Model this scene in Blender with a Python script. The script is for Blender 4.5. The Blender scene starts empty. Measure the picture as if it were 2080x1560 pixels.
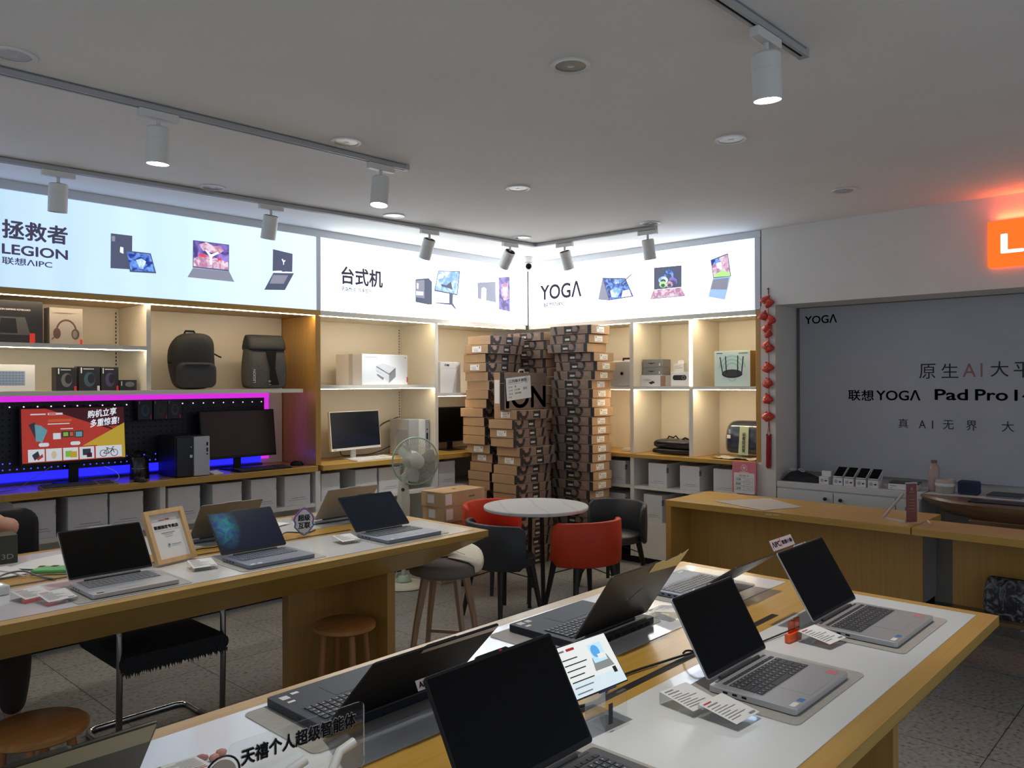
import bpy, math, random
from mathutils import Matrix, Vector
PI = math.pi
R_ = math.radians
rnd = random.Random(7)
SC = bpy.context.scene
COL = SC.collection

# ---------------------------------------------------------------- camera
cam_d = bpy.data.cameras.new('camera')
cam = bpy.data.objects.new('camera', cam_d); COL.objects.link(cam)
cam_d.sensor_width = 36.0
cam_d.lens = 36.0 * 1614.0 / 2080.0
cam_d.shift_y = -2.4 / 2080.0
cam_d.clip_start = 0.02
cam.matrix_world = (Matrix.Translation((0, 0, 1.65)) @ Matrix.Rotation(R_(43.0 - 90.0), 4, 'Z')
                    @ Matrix.Rotation(R_(90), 4, 'X') @ Matrix.Rotation(-0.0043, 4, 'Z'))
SC.camera = cam

# ---------------------------------------------------------------- world, exposure
W = bpy.data.worlds.new('world'); SC.world = W; W.use_nodes = True
bg = W.node_tree.nodes['Background']
bg.inputs[0].default_value = (0.74, 0.86, 1.0, 1); bg.inputs[1].default_value = 0.46
VS = SC.view_settings
SC.display_settings.display_device = 'sRGB'
VS.view_transform = 'Standard'; VS.look = 'None'; VS.exposure = 0.47; VS.gamma = 1.0; VS.use_curve_mapping = False
cy = SC.cycles
cy.max_bounces = 8; cy.diffuse_bounces = 4; cy.glossy_bounces = 4; cy.transmission_bounces = 6; cy.transparent_max_bounces = 12
cy.caustics_reflective = False; cy.caustics_refractive = False; cy.sample_clamp_indirect = 4.0
cy.use_denoising = True

# the shop is open towards the mall behind the camera: the world is an even bluish fill added through it
# ---------------------------------------------------------------- materials
MATS = {}
def mat(name, col, rough=0.5, metal=0.0, spec=0.5, emit=None, es=0.0, coat=0.0, var=0.0, vscale=20.0, vstretch=(1, 1, 1), bump=0.0, bscale=200.0, alpha=1.0, sheen=0.0):
    if name in MATS: return MATS[name]
    m = bpy.data.materials.new(name); m.use_nodes = True
    nt = m.node_tree; b = nt.nodes['Principled BSDF']
    b.inputs['Base Color'].default_value = (*col, 1); b.inputs['Roughness'].default_value = rough
    b.inputs['Metallic'].default_value = metal; b.inputs['Specular IOR Level'].default_value = spec
    b.inputs['Coat Weight'].default_value = coat; b.inputs['Coat Roughness'].default_value = 0.08
    b.inputs['Sheen Weight'].default_value = sheen
    if emit: b.inputs['Emission Color'].default_value = (*emit, 1); b.inputs['Emission Strength'].default_value = es
    if var or bump:
        tc = nt.nodes.new('ShaderNodeTexCoord'); mp = nt.nodes.new('ShaderNodeMapping'); mp.inputs['Scale'].default_value = vstretch
        nt.links.new(tc.outputs['Object'], mp.inputs['Vector'])
    if var:
        n = nt.nodes.new('ShaderNodeTexNoise'); n.inputs['Scale'].default_value = vscale; n.inputs['Detail'].default_value = 5
        nt.links.new(mp.outputs[0], n.inputs['Vector'])
        r = nt.nodes.new('ShaderNodeValToRGB'); r.color_ramp.elements[0].position = 0.3; r.color_ramp.elements[1].position = 0.7
        r.color_ramp.elements[0].color = (*[c * (1 - var) for c in col], 1); r.color_ramp.elements[1].color = (*[min(1, c * (1 + var)) for c in col], 1)
        nt.links.new(n.outputs['Fac'], r.inputs['Fac']); nt.links.new(r.outputs['Color'], b.inputs['Base Color'])
    if bump:
        n2 = nt.nodes.new('ShaderNodeTexNoise'); n2.inputs['Scale'].default_value = bscale; n2.inputs['Detail'].default_value = 3
        nt.links.new(mp.outputs[0], n2.inputs['Vector'])
        bp = nt.nodes.new('ShaderNodeBump'); bp.inputs['Strength'].default_value = bump; bp.inputs['Distance'].default_value = 0.002
        nt.links.new(n2.outputs['Fac'], bp.inputs['Height']); nt.links.new(bp.outputs['Normal'], b.inputs['Normal'])
    MATS[name] = m
    return m

def emis(name, col, s):
    return mat(name, (0.02, 0.02, 0.02), 0.6, emit=col, es=s)

def emis_noise(name, c0, c1, scale, es=1.0, stretch=(1, 1, 1), dist=0.8, lo=0.4, hi=0.62):
    """lit print or screen whose picture is a cloudy pattern of two colours"""
    if name in MATS: return MATS[name]
    m = bpy.data.materials.new(name); m.use_nodes = True; nt = m.node_tree; b = nt.nodes['Principled BSDF']; L = nt.links.new
    tc = nt.nodes.new('ShaderNodeTexCoord'); mp = nt.nodes.new('ShaderNodeMapping'); mp.inputs['Scale'].default_value = stretch
    n = nt.nodes.new('ShaderNodeTexNoise'); n.inputs['Scale'].default_value = scale; n.inputs['Detail'].default_value = 3; n.inputs['Distortion'].default_value = dist
    r = nt.nodes.new('ShaderNodeValToRGB'); r.color_ramp.elements[0].position = lo; r.color_ramp.elements[1].position = hi
    r.color_ramp.elements[0].color = (*c0, 1); r.color_ramp.elements[1].color = (*c1, 1)
    L(tc.outputs['Object'], mp.inputs[0]); L(mp.outputs[0], n.inputs['Vector']); L(n.outputs['Fac'], r.inputs['Fac']); L(r.outputs['Color'], b.inputs['Emission Color'])
    b.inputs['Base Color'].default_value = (0.02, 0.02, 0.03, 1); b.inputs['Roughness'].default_value = 0.4; b.inputs['Emission Strength'].default_value = es
    MATS[name] = m; return m

def clear(name, tint=(1, 1, 1), refl=0.12, rough=0.03):
    if name in MATS: return MATS[name]
    m = bpy.data.materials.new(name); m.use_nodes = True; nt = m.node_tree; nt.nodes.clear()
    o = nt.nodes.new('ShaderNodeOutputMaterial'); t = nt.nodes.new('ShaderNodeBsdfTransparent'); t.inputs[0].default_value = (*tint, 1)
    g = nt.nodes.new('ShaderNodeBsdfGlossy'); g.inputs['Roughness'].default_value = rough
    f = nt.nodes.new('ShaderNodeLayerWeight'); f.inputs['Blend'].default_value = 0.25
    mu = nt.nodes.new('ShaderNodeMath'); mu.operation = 'MULTIPLY_ADD'; mu.inputs[1].default_value = 0.45; mu.inputs[2].default_value = refl * 0.4
    mx = nt.nodes.new('ShaderNodeMixShader')
    nt.links.new(f.outputs['Fresnel'], mu.inputs[0]); nt.links.new(mu.outputs[0], mx.inputs[0])
    nt.links.new(t.outputs[0], mx.inputs[1]); nt.links.new(g.outputs[0], mx.inputs[2]); nt.links.new(mx.outputs[0], o.inputs[0])
    MATS[name] = m; return m

def wood(name, c0, c1, axis='X', rough=0.35, coat=0.25):
    if name in MATS: return MATS[name]
    st = {'X': (0.6, 14, 14), 'Y': (14, 0.6, 14), 'Z': (14, 14, 0.6)}[axis]
    m = bpy.data.materials.new(name); m.use_nodes = True; nt = m.node_tree; b = nt.nodes['Principled BSDF']
    tc = nt.nodes.new('ShaderNodeTexCoord'); mp = nt.nodes.new('ShaderNodeMapping'); mp.inputs['Scale'].default_value = st
    n = nt.nodes.new('ShaderNodeTexNoise'); n.inputs['Scale'].default_value = 3.5; n.inputs['Detail'].default_value = 6; n.inputs['Distortion'].default_value = 0.6
    r = nt.nodes.new('ShaderNodeValToRGB'); r.color_ramp.elements[0].position = 0.25; r.color_ramp.elements[1].position = 0.75
    r.color_ramp.elements[0].color = (*c0, 1); r.color_ramp.elements[1].color = (*c1, 1)
    nt.links.new(tc.outputs['Object'], mp.inputs[0]); nt.links.new(mp.outputs[0], n.inputs['Vector'])
    nt.links.new(n.outputs['Fac'], r.inputs['Fac']); nt.links.new(r.outputs['Color'], b.inputs['Base Color'])
    b.inputs['Roughness'].default_value = rough; b.inputs['Coat Weight'].default_value = coat; b.inputs['Coat Roughness'].default_value = 0.15
    MATS[name] = m; return m

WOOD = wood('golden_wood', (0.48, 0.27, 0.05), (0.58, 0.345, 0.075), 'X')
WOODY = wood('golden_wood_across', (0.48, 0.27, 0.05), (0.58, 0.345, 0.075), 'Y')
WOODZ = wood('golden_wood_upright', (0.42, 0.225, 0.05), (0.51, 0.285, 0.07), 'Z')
STOOLW = wood('stool_wood', (0.40, 0.17, 0.05), (0.55, 0.26, 0.08), 'X')
STOOLZ = wood('stool_leg_wood', (0.36, 0.14, 0.045), (0.48, 0.20, 0.07), 'Z')
BROWNW = wood('brown_leg_wood', (0.30, 0.18, 0.10), (0.40, 0.26, 0.15), 'Z')
PALEW = wood('pale_frame_wood', (0.62, 0.38, 0.18), (0.72, 0.48, 0.25), 'Z')
DARKW = wood('dark_table_wood', (0.12, 0.065, 0.03), (0.20, 0.11, 0.05), 'Y')
CREAM = mat('cream_laminate', (0.78, 0.73, 0.62), 0.45, var=0.02, vscale=3)
WHITEL = mat('white_laminate', (0.80, 0.78, 0.72), 0.4)
WALLM = mat('wall_paint', (0.72, 0.71, 0.68), 0.85, var=0.03, vscale=2, bump=0.15, bscale=90)
ALCM = mat('alcove_paint', (0.66, 0.63, 0.58), 0.85, var=0.03, vscale=2)
CEILM = mat('ceiling_paint', (0.86, 0.85, 0.83), 0.9, var=0.025, vscale=1.6, bump=0.2, bscale=60)
FRAMEM = mat('white_frame_paint', (0.66, 0.68, 0.72), 0.45)
GLASSW = mat('white_glass_top', (0.78, 0.80, 0.80), 0.16, spec=0.55, coat=0.35)
MATG = mat('grey_felt_mat', (0.42, 0.40, 0.37), 0.7, var=0.05, vscale=40)
BLACK = mat('black_plastic', (0.006, 0.006, 0.007), 0.42, spec=0.3)
BLACKM = mat('black_matte', (0.006, 0.006, 0.0065), 0.7, spec=0.25)
DARKG = mat('dark_grey_plastic', (0.035, 0.037, 0.042), 0.45)
SCREEN = mat('dark_screen_glass', (0.0022, 0.0021, 0.002), 0.35, spec=0.10)
SCRBLUE = mat('blue_black_screen_glass', (0.006, 0.012, 0.026), 0.25, spec=0.3)
SILVER = mat('silver_aluminium', (0.50, 0.51, 0.53), 0.38, metal=0.55)
SLATE = mat('slate_aluminium', (0.20, 0.23, 0.30), 0.42, metal=0.45)
NAVYL = mat('navy_laptop_shell', (0.022, 0.028, 0.042), 0.45, spec=0.35)
KEYD = mat('dark_keycap', (0.05, 0.055, 0.06), 0.5)
KEYL = mat('grey_keycap', (0.20, 0.21, 0.22), 0.5)
CHROME = mat('chrome', (0.75, 0.75, 0.76), 0.12, metal=1.0)
WPAINT = mat('white_lamp_paint', (0.74, 0.73, 0.70), 0.4)
PAPER = mat('white_paper', (0.80, 0.80, 0.78), 0.8)
INK = mat('black_ink', (0.015, 0.015, 0.02), 0.7)
INKG = mat('grey_ink', (0.25, 0.25, 0.27), 0.7)
KRAFT = mat('kraft_card', (0.42, 0.27, 0.155), 0.8, var=0.10, vscale=6, bump=0.1)
KRAFT2 = mat('kraft_card_pale', (0.50, 0.34, 0.20), 0.8, var=0.08, vscale=6)
WBOX = mat('white_card_box', (0.70, 0.70, 0.70), 0.6, var=0.03, vscale=4)
GBOX = mat('grey_card_box', (0.20, 0.20, 0.205), 0.6)
BBOX = mat('black_card_box', (0.014, 0.014, 0.018), 0.4)
REDS = mat('red_sticker', (0.62, 0.03, 0.03), 0.5)
REDC = mat('orange_red_leather', (0.58, 0.052, 0.018), 0.5, spec=0.3, var=0.06, vscale=8)
DARKC = mat('charcoal_leather', (0.028, 0.032, 0.037), 0.5, var=0.08, vscale=8)
BLEG = mat('black_leg_paint', (0.012, 0.011, 0.010), 0.45)
FABRICB = mat('black_fabric', (0.02, 0.021, 0.024), 0.95, var=0.25, vscale=60, bump=0.5, bscale=300)
FABRICG = mat('grey_fabric', (0.075, 0.075, 0.08), 0.95, var=0.2, vscale=80, bump=0.5, bscale=300)
ACRYL = clear('clear_acrylic', (0.97, 0.98, 0.98), 0.06)
CABLE = mat('black_cable', (0.012, 0.012, 0.012), 0.5)
CABLEW = mat('white_cable', (0.6, 0.6, 0.58), 0.5)
WPLAS = mat('white_plastic', (0.72, 0.72, 0.70), 0.4)
ORANGE = mat('orange_plastic', (0.85, 0.12, 0.02), 0.4)
WARM = emis('warm_led', (1.0, 0.80, 0.52), 42.0)
MAG = emis('magenta_wall_glow', (0.50, 0.020, 0.52), 1.0)  # magenta light on the wall, put in as emission
BLUE = emis('blue_led', (0.012, 0.012, 1.0), 1.5)
LAMPON = emis('lamp_lens_lit', (1.0, 0.93, 0.80), 25.0)
LAMPDIM = mat('lamp_lens_unlit', (0.5, 0.5, 0.48), 0.2)

# ---------------------------------------------------------------- mesh building
class MB:
    def __init__(s): s.v = []; s.f = []; s.m = []
    def add(s, vs, fs, mi=0, M=None):
        k = len(s.v)
        s.v += [tuple(M @ Vector(p)) for p in vs] if M is not None else [tuple(p) for p in vs]
        s.f += [tuple(i + k for i in f) for f in fs]; s.m += [mi] * len(fs)
        return s
    def box(s, x0, y0, z0, x1, y1, z1, mi=0, M=None):
        if x0 > x1: x0, x1 = x1, x0
        if y0 > y1: y0, y1 = y1, y0
        if z0 > z1: z0, z1 = z1, z0
        return s.add([(x0, y0, z0), (x1, y0, z0), (x1, y1, z0), (x0, y1, z0), (x0, y0, z1), (x1, y0, z1), (x1, y1, z1), (x0, y1, z1)],
                     [(0, 3, 2, 1), (4, 5, 6, 7), (0, 1, 5, 4), (1, 2, 6, 5), (2, 3, 7, 6), (3, 0, 4, 7)], mi, M)
    def cyl(s, p0, p1, r0, r1=None, n=16, mi=0, cap=True, M=None):
        r1 = r0 if r1 is None else r1
        p0 = Vector(p0); p1 = Vector(p1); d = (p1 - p0).normalized()
        a = d.orthogonal().normalized(); b = d.cross(a)
        vs = []
        for p, r in ((p0, r0), (p1, r1)):
            for i in range(n):
                t = 2 * PI * i / n; vs.append(p + a * (r * math.cos(t)) + b * (r * math.sin(t)))
        fs = [(i, (i + 1) % n, n + (i + 1) % n, n + i) for i in range(n)]
        if cap: fs += [tuple(range(n - 1, -1, -1)), tuple(range(n, 2 * n))]
        return s.add(vs, fs, mi, M)
    def tube(s, pts, r, n=8, mi=0, M=None, closed=False):
        pts = [Vector(p) for p in pts]; L = len(pts); vs = []; a = None
        for i, p in enumerate(pts):
            if closed: d = (pts[(i + 1) % L] - pts[i - 1])
            else: d = pts[min(i + 1, L - 1)] - pts[max(i - 1, 0)]
            d.normalize()
            if a is None: a = d.orthogonal().normalized()
            else:
                a = a - d * a.dot(d)
                a = a.normalized() if a.length > 1e-6 else d.orthogonal().normalized()
            b = d.cross(a); rr = r[i] if isinstance(r, (list, tuple)) else r
            for k in range(n):
                t = 2 * PI * k / n; vs.append(p + a * (rr * math.cos(t)) + b * (rr * math.sin(t)))
        fs = []
        for i in range(L if closed else L - 1):
            j = (i + 1) % L
            for k in range(n): fs.append((i * n + k, i * n + (k + 1) % n, j * n + (k + 1) % n, j * n + k))
        if not closed: fs += [tuple(range(n - 1, -1, -1)), tuple(range((L - 1) * n, L * n))]
        return s.add(vs, fs, mi, M)
    def lathe(s, prof, n=32, mi=0, M=None, c=(0, 0, 0)):
        vs = []; fs = []
        for r, z in prof:
            for k in range(n): t = 2 * PI * k / n; vs.append((c[0] + r * math.cos(t), c[1] + r * math.sin(t), c[2] + z))
        for i in range(len(prof) - 1):
            for k in range(n): fs.append((i * n + k, i * n + (k + 1) % n, (i + 1) * n + (k + 1) % n, (i + 1) * n + k))
        if prof[0][0] > 1e-5: fs.append(tuple(range(n - 1, -1, -1)))
        if prof[-1][0] > 1e-5: fs.append(tuple(range((len(prof) - 1) * n, len(prof) * n)))
        return s.add(vs, fs, mi, M)
    def prism(s, pts, z0, z1, mi=0, M=None):
        n = len(pts); a = sum(pts[i][0] * pts[(i + 1) % n][1] - pts[(i + 1) % n][0] * pts[i][1] for i in range(n))
        if a < 0: pts = pts[::-1]
        vs = [(p[0], p[1], z0) for p in pts] + [(p[0], p[1], z1) for p in pts]
        fs = [tuple(range(n - 1, -1, -1)), tuple(range(n, 2 * n))] + [(i, (i + 1) % n, n + (i + 1) % n, n + i) for i in range(n)]
        return s.add(vs, fs, mi, M)
    def loft(s, rings, mi=0, cap=True, M=None):
        n = len(rings[0]); vs = [p for r in rings for p in r]; fs = []
        for i in range(len(rings) - 1):
            for k in range(n): fs.append((i * n + k, i * n + (k + 1) % n, (i + 1) * n + (k + 1) % n, (i + 1) * n + k))
        if cap: fs += [tuple(range(n - 1, -1, -1)), tuple(range((len(rings) - 1) * n, len(rings) * n))]
        return s.add(vs, fs, mi, M)
    def build(s, name, mats, parent=None, bevel=0.0, seg=2, smooth=0, sub=0, loc=None, rot=None):
        me = bpy.data.meshes.new(name); me.from_pydata(s.v, [], s.f)
        if not isinstance(mats, (list, tuple)): mats = [mats]
        for m in mats: me.materials.append(m)
        me.polygons.foreach_set('material_index', s.m)
        if smooth:
            me.polygons.foreach_set('use_smooth', [True] * len(me.polygons)); me.update(); me.set_sharp_from_angle(angle=R_(smooth))
        me.update()
        o = bpy.data.objects.new(name, me); COL.objects.link(o)
        if parent: o.parent = parent
        if loc: o.location = loc
        if rot: o.rotation_euler = rot
        if bevel:
            b = o.modifiers.new('bevel', 'BEVEL'); b.width = bevel; b.segments = seg; b.limit_method = 'ANGLE'; b.angle_limit = R_(40)
        if sub:
            q = o.modifiers.new('sub', 'SUBSURF'); q.levels = sub; q.render_levels = sub
        return o

def tag(o, label, cat, group=None, kind=None):
    o['label'] = label; o['category'] = cat
    if group: o['group'] = group
    if kind: o['kind'] = kind
    return o
def thing(name, label, cat, loc=(0, 0, 0), rz=0.0, group=None, rot=None):
    o = bpy.data.objects.new(name, None); COL.objects.link(o); o.empty_display_size = 0.05
    o.location = loc; o.rotation_euler = rot if rot else (0, 0, rz)
    return tag(o, label, cat, group)
def struct(name, mb, m, label, **kw):
    o = mb.build(name, m, **kw); o['kind'] = 'structure'; o['label'] = label; return o
def dup(o, parent=None, loc=None, rz=None, label=None, group=None, rot=None):
    c = o.copy(); COL.objects.link(c)
    if parent: c.parent = parent
    for ch in list(o.children): dup(ch, c)
    if loc is not None: c.location = loc
    if rz is not None: c.rotation_euler = (0, 0, rz)
    if rot is not None: c.rotation_euler = rot
    if label: c['label'] = label
    if group: c['group'] = group
    return c

_fc = bpy.data.curves.new('lettering', 'FONT'); _fo = bpy.data.objects.new('lettering_source', _fc); COL.objects.link(_fo)
def text_mesh(body, ext=0.0, bold=0.0, spacing=1.0):
    _fc.body = body; _fc.size = 1.0; _fc.extrude = ext; _fc.offset = 0.0; _fc.space_character = spacing; _fc.resolution_u = 4
    dg = bpy.context.evaluated_depsgraph_get(); dg.update()
    me = bpy.data.meshes.new_from_object(_fo.evaluated_get(dg))
    if bold > 0:                       # heavier strokes: the outline repeated a little to each side
        n = len(me.vertices); V = []; F = []
        for k, (dx, dy) in enumerate(((0, 0), (bold, 0), (-bold, 0), (0, bold), (0, -bold), (bold * .7, bold * .7), (-bold * .7, bold * .7), (bold * .7, -bold * .7), (-bold * .7, -bold * .7))):
            V += [(v.co.x + dx, v.co.y + dy, v.co.z) for v in me.vertices]
            F += [tuple(i + k * n for i in p.vertices) for p in me.polygons]
        me = bpy.data.meshes.new('lettering'); me.from_pydata(V, [], F); me.update()
    return me
def text(name, body, m, parent, loc, rot, w=None, h=None, ext=0.004, bold=0.0, spacing=1.0, shear=0.0):
    """lettering whose box starts at loc and is w wide and h high"""
    me = text_mesh(body, ext, bold, spacing); me.name = name
    xs = [v.co.x for v in me.vertices]; ys = [v.co.y for v in me.vertices]
    x0, x1, y0, y1 = min(xs), max(xs), min(ys), max(ys)
    sx = w / (x1 - x0) if w else h / (y1 - y0); sy = h / (y1 - y0) if h else sx
    for v in me.vertices:
        v.co = ((v.co.x - x0) * sx + shear * (v.co.y - y0) * sy, (v.co.y - y0) * sy, (v.co.z / ext * 0.0006 if ext else 0))
    me.materials.clear(); me.materials.append(m)
    for p in me.polygons: p.material_index = 0
    o = bpy.data.objects.new(name, me); COL.objects.link(o); o.parent = parent; o.location = loc; o.rotation_euler = rot
    return o
RA = (R_(90), 0, 0)            # reads on the left wall (facing -Y)
RB = (R_(90), 0, R_(-90))      # reads on the right wall (facing -X)

def decal(name, layers, plane, mats, parent, step=0.0006, smooth=0):
    """printed shapes: list of (2d points, material index); each next one lies a hair in front of the last"""
    mb = MB()
    for i, (pts, mi) in enumerate(layers):
        n = len(pts); a = sum(pts[k][0] * pts[(k + 1) % n][1] - pts[(k + 1) % n][0] * pts[k][1] for k in range(n))
        if a < 0: pts = pts[::-1]
        mb.add([plane(p[0], p[1], step * (i + 1)) for p in pts], [tuple(range(n))], mi)
    return mb.build(name, mats, parent)
def rect(x0, y0, x1, y1): return [(x0, y0), (x1, y0), (x1, y1), (x0, y1)]
def ellipse(cx, cy, rx, ry, n=20, a0=0.0, a1=2 * PI):
    return [(cx + rx * math.cos(a0 + (a1 - a0) * i / n), cy + ry * math.sin(a0 + (a1 - a0) * i / n)) for i in range(n if a1 - a0 > 6.2 else n + 1)]
def arcband(cx, cy, r0, r1, a0, a1, n=14, sy=1.0):
    o = [(cx + r1 * math.cos(a0 + (a1 - a0) * i / n), cy + sy * r1 * math.sin(a0 + (a1 - a0) * i / n)) for i in range(n + 1)]
    return o + [(cx + r0 * math.cos(a1 - (a1 - a0) * i / n), cy + sy * r0 * math.sin(a1 - (a1 - a0) * i / n)) for i in range(n + 1)]
def band(pts, w):
    L = []; Rr = []
    for i, p in enumerate(pts):
        a = pts[max(i - 1, 0)]; b = pts[min(i + 1, len(pts) - 1)]
        dx, dy = b[0] - a[0], b[1] - a[1]; l = math.hypot(dx, dy) or 1
        L.append((p[0] - dy / l * w / 2, p[1] + dx / l * w / 2)); Rr.append((p[0] + dy / l * w / 2, p[1] - dx / l * w / 2))
    return L + Rr[::-1]
def planeA(Y): return lambda a, b, d: (a, Y - d, b)
def planeB(X): return lambda a, b, d: (X - d, a, b)
def planeZ(Z): return lambda a, b, d: (a, b, Z + d)
def arc3(c, r, a0, a1, n, f):
    return [f(c[0] + r * math.cos(a0 + (a1 - a0) * i / n), c[1] + r * math.sin(a0 + (a1 - a0) * i / n)) for i in range(n + 1)]

# ================================================================ setting
def floor_mat():
    m = bpy.data.materials.new('terrazzo_tiles'); m.use_nodes = True; nt = m.node_tree; b = nt.nodes['Principled BSDF']; L = nt.links.new
    tc = nt.nodes.new('ShaderNodeTexCoord')
    n1 = nt.nodes.new('ShaderNodeTexNoise'); n1.inputs['Scale'].default_value = 45; n1.inputs['Detail'].default_value = 4
    r1 = nt.nodes.new('ShaderNodeValToRGB'); e = r1.color_ramp.elements
    e[0].position = 0.30; e[0].color = (0.10, 0.095, 0.088, 1); e[1].position = 0.42; e[1].color = (0.30, 0.29, 0.27, 1)
    q = e.new(0.62); q.color = (0.38, 0.37, 0.345, 1)
    n2 = nt.nodes.new('ShaderNodeTexNoise'); n2.inputs['Scale'].default_value = 1.1; n2.inputs['Detail'].default_value = 3
    mm = nt.nodes.new('ShaderNodeMixRGB'); mm.blend_type = 'MULTIPLY'; mm.inputs[0].default_value = 0.45
    mp = nt.nodes.new('ShaderNodeMapping'); mp.inputs['Location'].default_value = (-4.55 + 0.6 * 20, -0.857 + 0.6 * 20, 0)
    bk = nt.nodes.new('ShaderNodeTexBrick'); bk.offset = 0.0; bk.inputs['Scale'].default_value = 1.0
    bk.inputs['Brick Width'].default_value = 0.6; bk.inputs['Row Height'].default_value = 0.6; bk.inputs['Mortar Size'].default_value = 0.0028
    bk.inputs['Color1'].default_value = (1, 1, 1, 1); bk.inputs['Color2'].default_value = (0.90, 0.90, 0.90, 1); bk.inputs['Mortar'].default_value = (0.25, 0.24, 0.22, 1)
    m2 = nt.nodes.new('ShaderNodeMixRGB'); m2.blend_type = 'MULTIPLY'; m2.inputs[0].default_value = 1.0
    L(tc.outputs['Object'], n1.inputs['Vector']); L(tc.outputs['Object'], n2.inputs['Vector']); L(tc.outputs['Object'], mp.inputs[0]); L(mp.outputs[0], bk.inputs['Vector'])
    L(n1.outputs['Fac'], r1.inputs['Fac']); L(r1.outputs['Color'], mm.inputs[1]); L(n2.outputs['Fac'], mm.inputs[2])
    L(mm.outputs[0], m2.inputs[1]); L(bk.outputs['Color'], m2.inputs[2]); L(m2.outputs[0], b.inputs['Base Color'])
    b.inputs['Roughness'].default_value = 0.38
    return m
struct('floor', MB().box(-3, -2.6, -0.08, 8.2, 6.2, 0), floor_mat(), 'grey speckled terrazzo tile floor')
struct('ceiling', MB().box(-3, -2.6, 2.88, 8.2, 6.2, 3.0), CEILM, 'flat off-white plaster ceiling')
struct('wall_left', MB().box(-3, 5.98, 0, 6.72, 6.12, 2.88), WALLM, 'wall behind the long shelving')
struct('wall_right', MB().box(6.58, 2.80, 0, 6.72, 5.98, 2.88), WALLM, 'wall behind the short shelving')
struct('wall_bulkhead', MB().box(6.08, -2.6, 2.262, 6.52, 2.905, 2.88), WALLM, 'white bulkhead wall above the recess')
struct('wall_recess', MB().box(6.52, -2.6, 0, 6.66, 2.80, 2.88), ALCM, 'rear wall of the recess')
struct('wall_pier', MB().box(6.08, 2.79, 0, 6.58, 2.914, 2.262), ALCM, 'narrow white pier beside the shelving')
tr = MB().box(0.2, 5.452, 2.822, 6.06, 5.97, 2.879).box(6.082, 2.916, 2.822, 6.57, 5.452, 2.879)
struct('trim_1', tr, FRAMEM, 'white trim between the light boxes and the ceiling')

# ================================================================ shelving
LEDS = emis('warm_led_shelf', (1.0, 0.84, 0.60), 26.0)
LEDW = emis('warm_led_soft', (1.0, 0.80, 0.52), 70.0)
def strip(p, x0, y0, z0, x1, y1, z1, m=None): return MB().box(x0, y0, z0, x1, y1, z1).build('light_strip', m or WARM, p)
def slots(x0, x1, y, z0, z1):
    mb = MB().box(x0, y - 0.002, z0, x1, y, z1, 0); z = z0 + 0.01; c = (x0 + x1) / 2
    while z < z1 - 0.02:
        mb.box(c - 0.004, y - 0.003, z, c + 0.004, y - 0.002, z + 0.016, 1); z += 0.026
    return mb
RAILD = mat('dark_slot', (0.03, 0.028, 0.025), 0.6)

def unit(up_lab, low_lab):
    return (thing('wall_shelf', up_lab, 'shelf'), thing('base_shelf', low_lab, 'shelf'))
ca, la = unit('long cream shelf bay holding two dark backpacks, golden wood right side', 'open white base shelf of seven white cartons below the magenta lit counter')
MB().box(0.3, 5.945, 1.0, 3.55, 5.965, 2.194).build('back_panel', CREAM, ca)
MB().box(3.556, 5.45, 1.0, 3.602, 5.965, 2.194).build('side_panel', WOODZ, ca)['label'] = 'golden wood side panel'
MB().box(0.3, 5.45, 2.195, 3.602, 5.97, 2.234).build('top_panel', WOOD, ca)
strip(ca, 0.3, 5.462, 2.1915, 3.555, 5.474, 2.1949)
MB().box(2.244, 5.47, 1.611, 2.273, 5.944, 2.194).build('divider', CREAM, ca)
MB().box(0.3, 5.46, 1.880, 2.243, 5.944, 1.907).build('shelf', CREAM, ca)
MB().box(0.3, 5.45, 1.582, 3.44, 5.944, 1.610).build('shelf', CREAM, ca)
strip(ca, 0.31, 5.468, 1.8765, 2.24, 5.480, 1.8799, LEDS)
slots(2.212, 2.236, 5.945, 1.62, 2.18).build('shelf_rail', [CREAM, RAILD], ca)
def base(l, x0, x1, xd):
    MB().box(x0, 5.945, 0.06, x1, 5.965, 0.952).build('back_panel', CREAM, l)
    for a, b in ((x0, xd[0]), (xd[1], x1 - 0.045)):
        MB().box(a, 5.46, 0.670, b, 5.944, 0.700).build('shelf', WHITEL, l)
        MB().box(a, 5.46, 0.34, b, 5.944, 0.37).build('shelf', WHITEL, l)
    MB().box(xd[0], 5.455, 0.06, xd[1], 5.944, 0.952).build('divider', WHITEL, l)
    MB().box(x1 - 0.045, 5.455, 0.06, x1, 5.944, 0.952).build('side_panel', WHITEL, l)
    MB().box(x0, 5.47, 0.0, x1, 5.95, 0.059).build('plinth', BLACKM, l)
    MB().box(x0, 5.455, 0.06, x1, 5.46, 0.13).build('front_rail', WHITEL, l)
base(la, 0.3, 3.600, (2.326, 2.362))
w1 = MB().box(0.3, 5.42, 0.954, 3.555, 5.965, 0.998).build('worktop', WOOD, bevel=0.002)
tag(w1, 'golden wood worktop lit blue, carrying two black monitors', 'worktop')

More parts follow.
